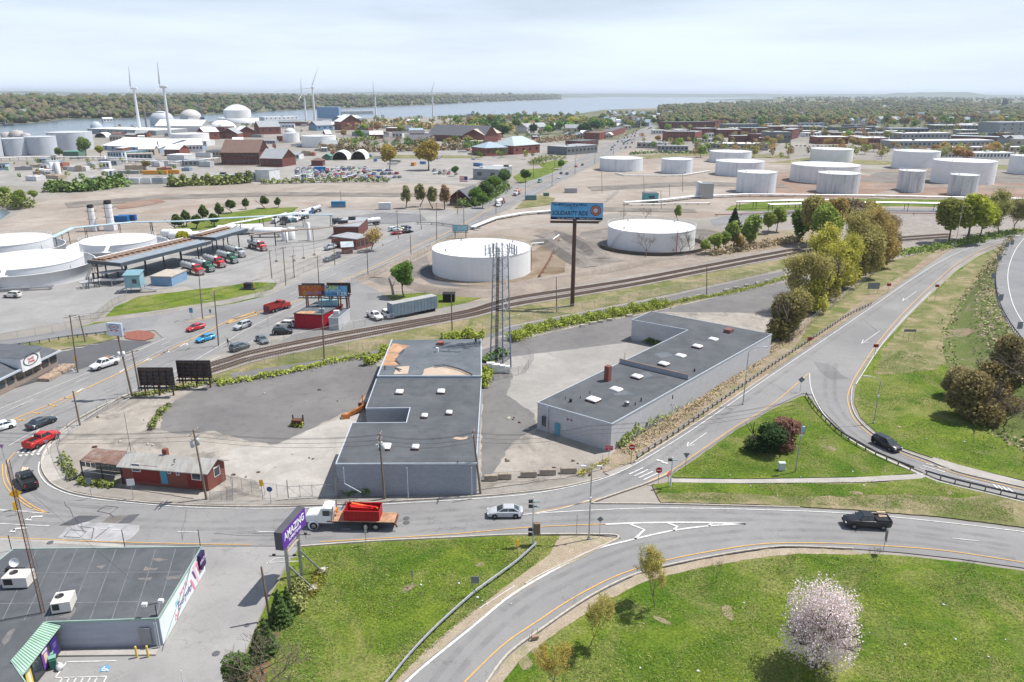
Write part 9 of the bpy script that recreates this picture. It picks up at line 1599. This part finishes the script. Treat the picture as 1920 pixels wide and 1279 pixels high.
# ---------------- denser town and works ----------------
def crowns(name,regs,seed):
 """street and yard trees past the nearest three hundred, joined into one mass"""
 rs = np.random.RandomState(seed); VV = []; QQ = []; MI = []; k0 = 0
 for u0,u1,v0,v1,n,h0,h1,pal in regs:
  for _ in range(n):
   u,v = rs.uniform(u0,u1),rs.uniform(v0,v1)
   if inroad(u,v): continue
   p = g(u,v); h = rs.uniform(h0,h1); r_ = h*rs.uniform(.28,.4); m_ = 64; d = rs.normal(size=(m_,3)); d /= np.linalg.norm(d,axis=1)[:,None]; C = d*(.45+.55*rs.random((m_,1)))*np.array([r_,r_,h*.36]); C += rs.normal(size=3)*.3; C[:,0] += p.x; C[:,1] += p.y; C[:,2] += h*.62
   V,Q = leaf_quads(C,h*.15,rs); VV.append(V); QQ.append(Q+k0); k0 += len(V); MI += [pal[rs.randint(len(pal))]]*len(Q)
 ms = [M('street_tree_%d' % i,c,.85,var=.4,scale=.5) for i,c in enumerate(((.14,.24,.05),(.10,.18,.05),(.34,.38,.09),(.38,.29,.13),(.30,.24,.15),(.44,.32,.10)))]
 return props(ob(name,nmesh(name,np.concatenate(VV),np.concatenate(QQ),ms,MI)),kind='stuff')
crowns('street_trees',[(880,1150,220,246,150,9,17,[0,0,1,2,3]),(960,1120,246,262,40,5,9,[0,3,4]),(1130,1262,214,240,150,8,14,[0,1,2,4]),(1240,1400,226,240,60,9,15,[0,2,3]),(1380,1930,225,238,170,10,17,[0,0,1,2,3,4,5]),(1250,1940,240,262,130,6,11,[0,2,3,4]),(1300,1940,283,301,60,7,12,[3,4,2]),(640,890,224,246,150,6,12,[3,4,2,0]),(200,640,236,250,26,5,9,[0,3,4]),(640,900,270,284,60,6,11,[3,4,0]),(1200,1440,268,284,44,6,9,[3,2,0]),(880,1000,262,300,24,5,9,[0,2,1]),(0,330,296,345,22,3,6,[0,2,3])],71)
crowns('far_scrub_trees',[(1260,1960,216,232,240,9,16,[0,1,2,3,4]),(-20,560,205,232,0,8,9,[0])],72)
def sheds(n,u0,u1,v0,v1,w0,w1,h0,h1,cols,lb,kinds=('flat',),dep=(9,20)):
 Q = sorted((rnd.uniform(u0,u1),rnd.uniform(v0,v1)) for _ in range(n))
 for u,v in Q:
  w = rnd.uniform(w0,w1); p = g(u,v)
  if inroad(u,v) or inroad(u+w/2,v) or inroad(u-w/2,v): continue
  px_m = FPX/math.hypot(p.y,CAMH); k = rnd.choice(cols); h = rnd.uniform(h0,h1)
  fbuild(u-w/2,v,u+w/2,v+rnd.uniform(-.4,.4),v-h*px_m,rnd.uniform(*dep),k,rnd.choice(['w','w','g','bl','dg','w']),hlabel(dict(NMC,dg='dark',b='brick',db='dark brick')[k]+' low',lb).replace(' house',' building'),rnd.choice(kinds),max(2,int(w/5)),1,.22,group='low buildings '+lb)
sheds(34,1440,1920,238,260,18,46,4,6.5,['g','dg','b','w','sb','db'],'in the packed retail park'); sheds(16,1180,1440,246,272,12,30,4,6,['b','g','w','t'],'around the brick mills'); sheds(26,1000,1190,232,262,9,18,4,8,['w','b','g','cr','sb','t'],'beside the far avenue',('gable','gablef','flat'),(8,14))
sheds(40,190,640,228,302,9,30,3,6.5,['w','g','w','b','db','sb','t'],'in the waterfront works',('flat','gable','flat'),(8,22)); sheds(16,640,900,226,262,9,26,3,6,['w','g','b','t'],'behind the golden scrub',('flat','gable'),(8,20)); sheds(12,0,220,300,332,8,20,3,5,['w','g','sb'],'on the gravel yard at the left',('flat',),(5,9))
for i in range(46): u,v = rnd.uniform(1140,1262),rnd.uniform(213,238); (house(u,v,1.15,'crowding the far end of the avenue') if not inroad(u,v) else None)
for i in range(40): house(1290+i*7.6+rnd.uniform(-3,3),rnd.uniform(225,232),1.15,'in the crowded streets beyond the mills')
for i in range(30): house(1640+i*9.4+rnd.uniform(-3,3),rnd.uniform(219,231),1.25,'in the wooded streets at the right')
for nm_,pts,mt,r_ in (('lawn',[(962,332),(985,318),(1030,314),(1048,318),(1010,334),(975,344)],m_grass,.6),('lawn',[(1010,308),(1040,300),(1066,302),(1052,314),(1020,316)],m_grass,.5),('grass_strip',[(965,392),(985,374),(1012,366),(1042,372),(1030,384)],m_grassd,.6),('grass_strip',[(620,296),(740,290),(900,292),(905,296),(740,297),(625,301)],m_grassd,.8),('grass_strip',[(1180,292),(1300,286),(1480,292),(1480,297),(1300,292),(1175,300)],m_grassd,.8),
 ('gravel_lane',[(1100,350),(1300,340),(1470,346),(1480,352),(1300,348),(1110,358)],m_gravel,1.2),('gravel_lane',[(1000,396),(1120,388),(1300,392),(1310,398),(1120,396),(1010,402)],m_gravel,1.),('worn_track',[(120,380),(300,366),(520,360),(760,362),(860,368),(760,369),(520,367),(300,374),(130,390)],m_gravel,1.5),('dark_stain',[(210,386),(250,378),(300,372),(310,378),(262,388),(225,392)],m_red,1.5),('wet_ground',[(660,405),(720,398),(790,402),(800,412),(740,420),(680,416)],m_asph2,1.),('yard_patch',[(240,300),(420,296),(560,300),(520,310),(300,312)],m_gravel,1.5),('yard_patch',[(640,252),(760,250),(820,262),(700,268)],m_gravel,2.)): patch(nm_,pts,19,mt,r_)
lot([(1500,250),(1640,250),(1640,254),(1500,254)],2,12,'the retail park centre',1.4); lot([(1700,246),(1860,246),(1860,247),(1700,247)],1,18,'the lot below the wooded streets',1.4); lot([(1090,262),(1140,250),(1142,252),(1094,265)],1,8,'the kerb of the far avenue',.9)
# bare and damp spots of the lawns
m_bare = M_ground('bare_soil',(.27,.215,.145),(.33,.27,.19),(.13,.16,.04),s1=.6,s3=6,cmix=.7,clo=.42,chi=.6,cs=.8,fine=.4,bstr=.5)
for k in range(12):
 z_ = [(620,940,1035,1180),(1320,1900,915,938),(1640,1850,560,820),(1150,1900,1075,1250),(1300,1620,800,880),(980,1100,1200,1270)][k % 6]; c = g(rnd.uniform(z_[0],z_[1]),rnd.uniform(z_[2],z_[3])); a = rnd.uniform(.4,1.5); b = a*rnd.uniform(.35,.8); th = rnd.random()*3
 patch('bare_spot',[c+Vector((a*math.cos(t_)*math.cos(th)-b*math.sin(t_)*math.sin(th),a*math.cos(t_)*math.sin(th)+b*math.sin(t_)*math.cos(th),0)) for t_ in np.linspace(0,2*PI,9)[:-1]],18.2+.2*(k % 4)/4,m_bare,.35,world=True)
# oil drums, pallets and rubble in the vacant yards
for k in range(34):
 z_ = [(150,300,770,850),(420,620,850,900),(930,990,780,880),(1010,1130,860,890),(480,700,690,760)][k % 5]; u,v = rnd.uniform(z_[0],z_[1]),rnd.uniform(z_[2],z_[3]); m = MB(); s = rnd.uniform(.15,.45)
 m.box((0,0,s*.2),(s*rnd.uniform(1,2.4),s,s*.5),top=(.7,.6)); single('rubble',m,(m_kerb,m_wood,m_rust)[k % 3],'loose lump of rubble or timber lying in the vacant yards','rubble','rubble in the vacant yards',g(u,v),rnd.random()*6)
# ---------------- haze over the whole place ----------------
hm = MB(); hm.box((0,14800,62.),(44000,30400,128.)); hm.v = [(x,y,-1.5 if z < 0 else 126.) for x,y,z in hm.v]
mh = bpy.data.materials.new('haze_air'); mh.use_nodes = True; t_ = mh.node_tree; t_.nodes.clear(); o_ = nn(t_,'ShaderNodeOutputMaterial'); pv = nn(t_,'ShaderNodeVolumePrincipled')
pv.inputs['Color'].default_value = (.80,.90,1,1); pv.inputs['Density'].default_value = HAZE; pv.inputs['Anisotropy'].default_value = .15; t_.links.new(pv.outputs[0],o_.inputs['Volume'])
struct('haze',hm,mh,'stuff')
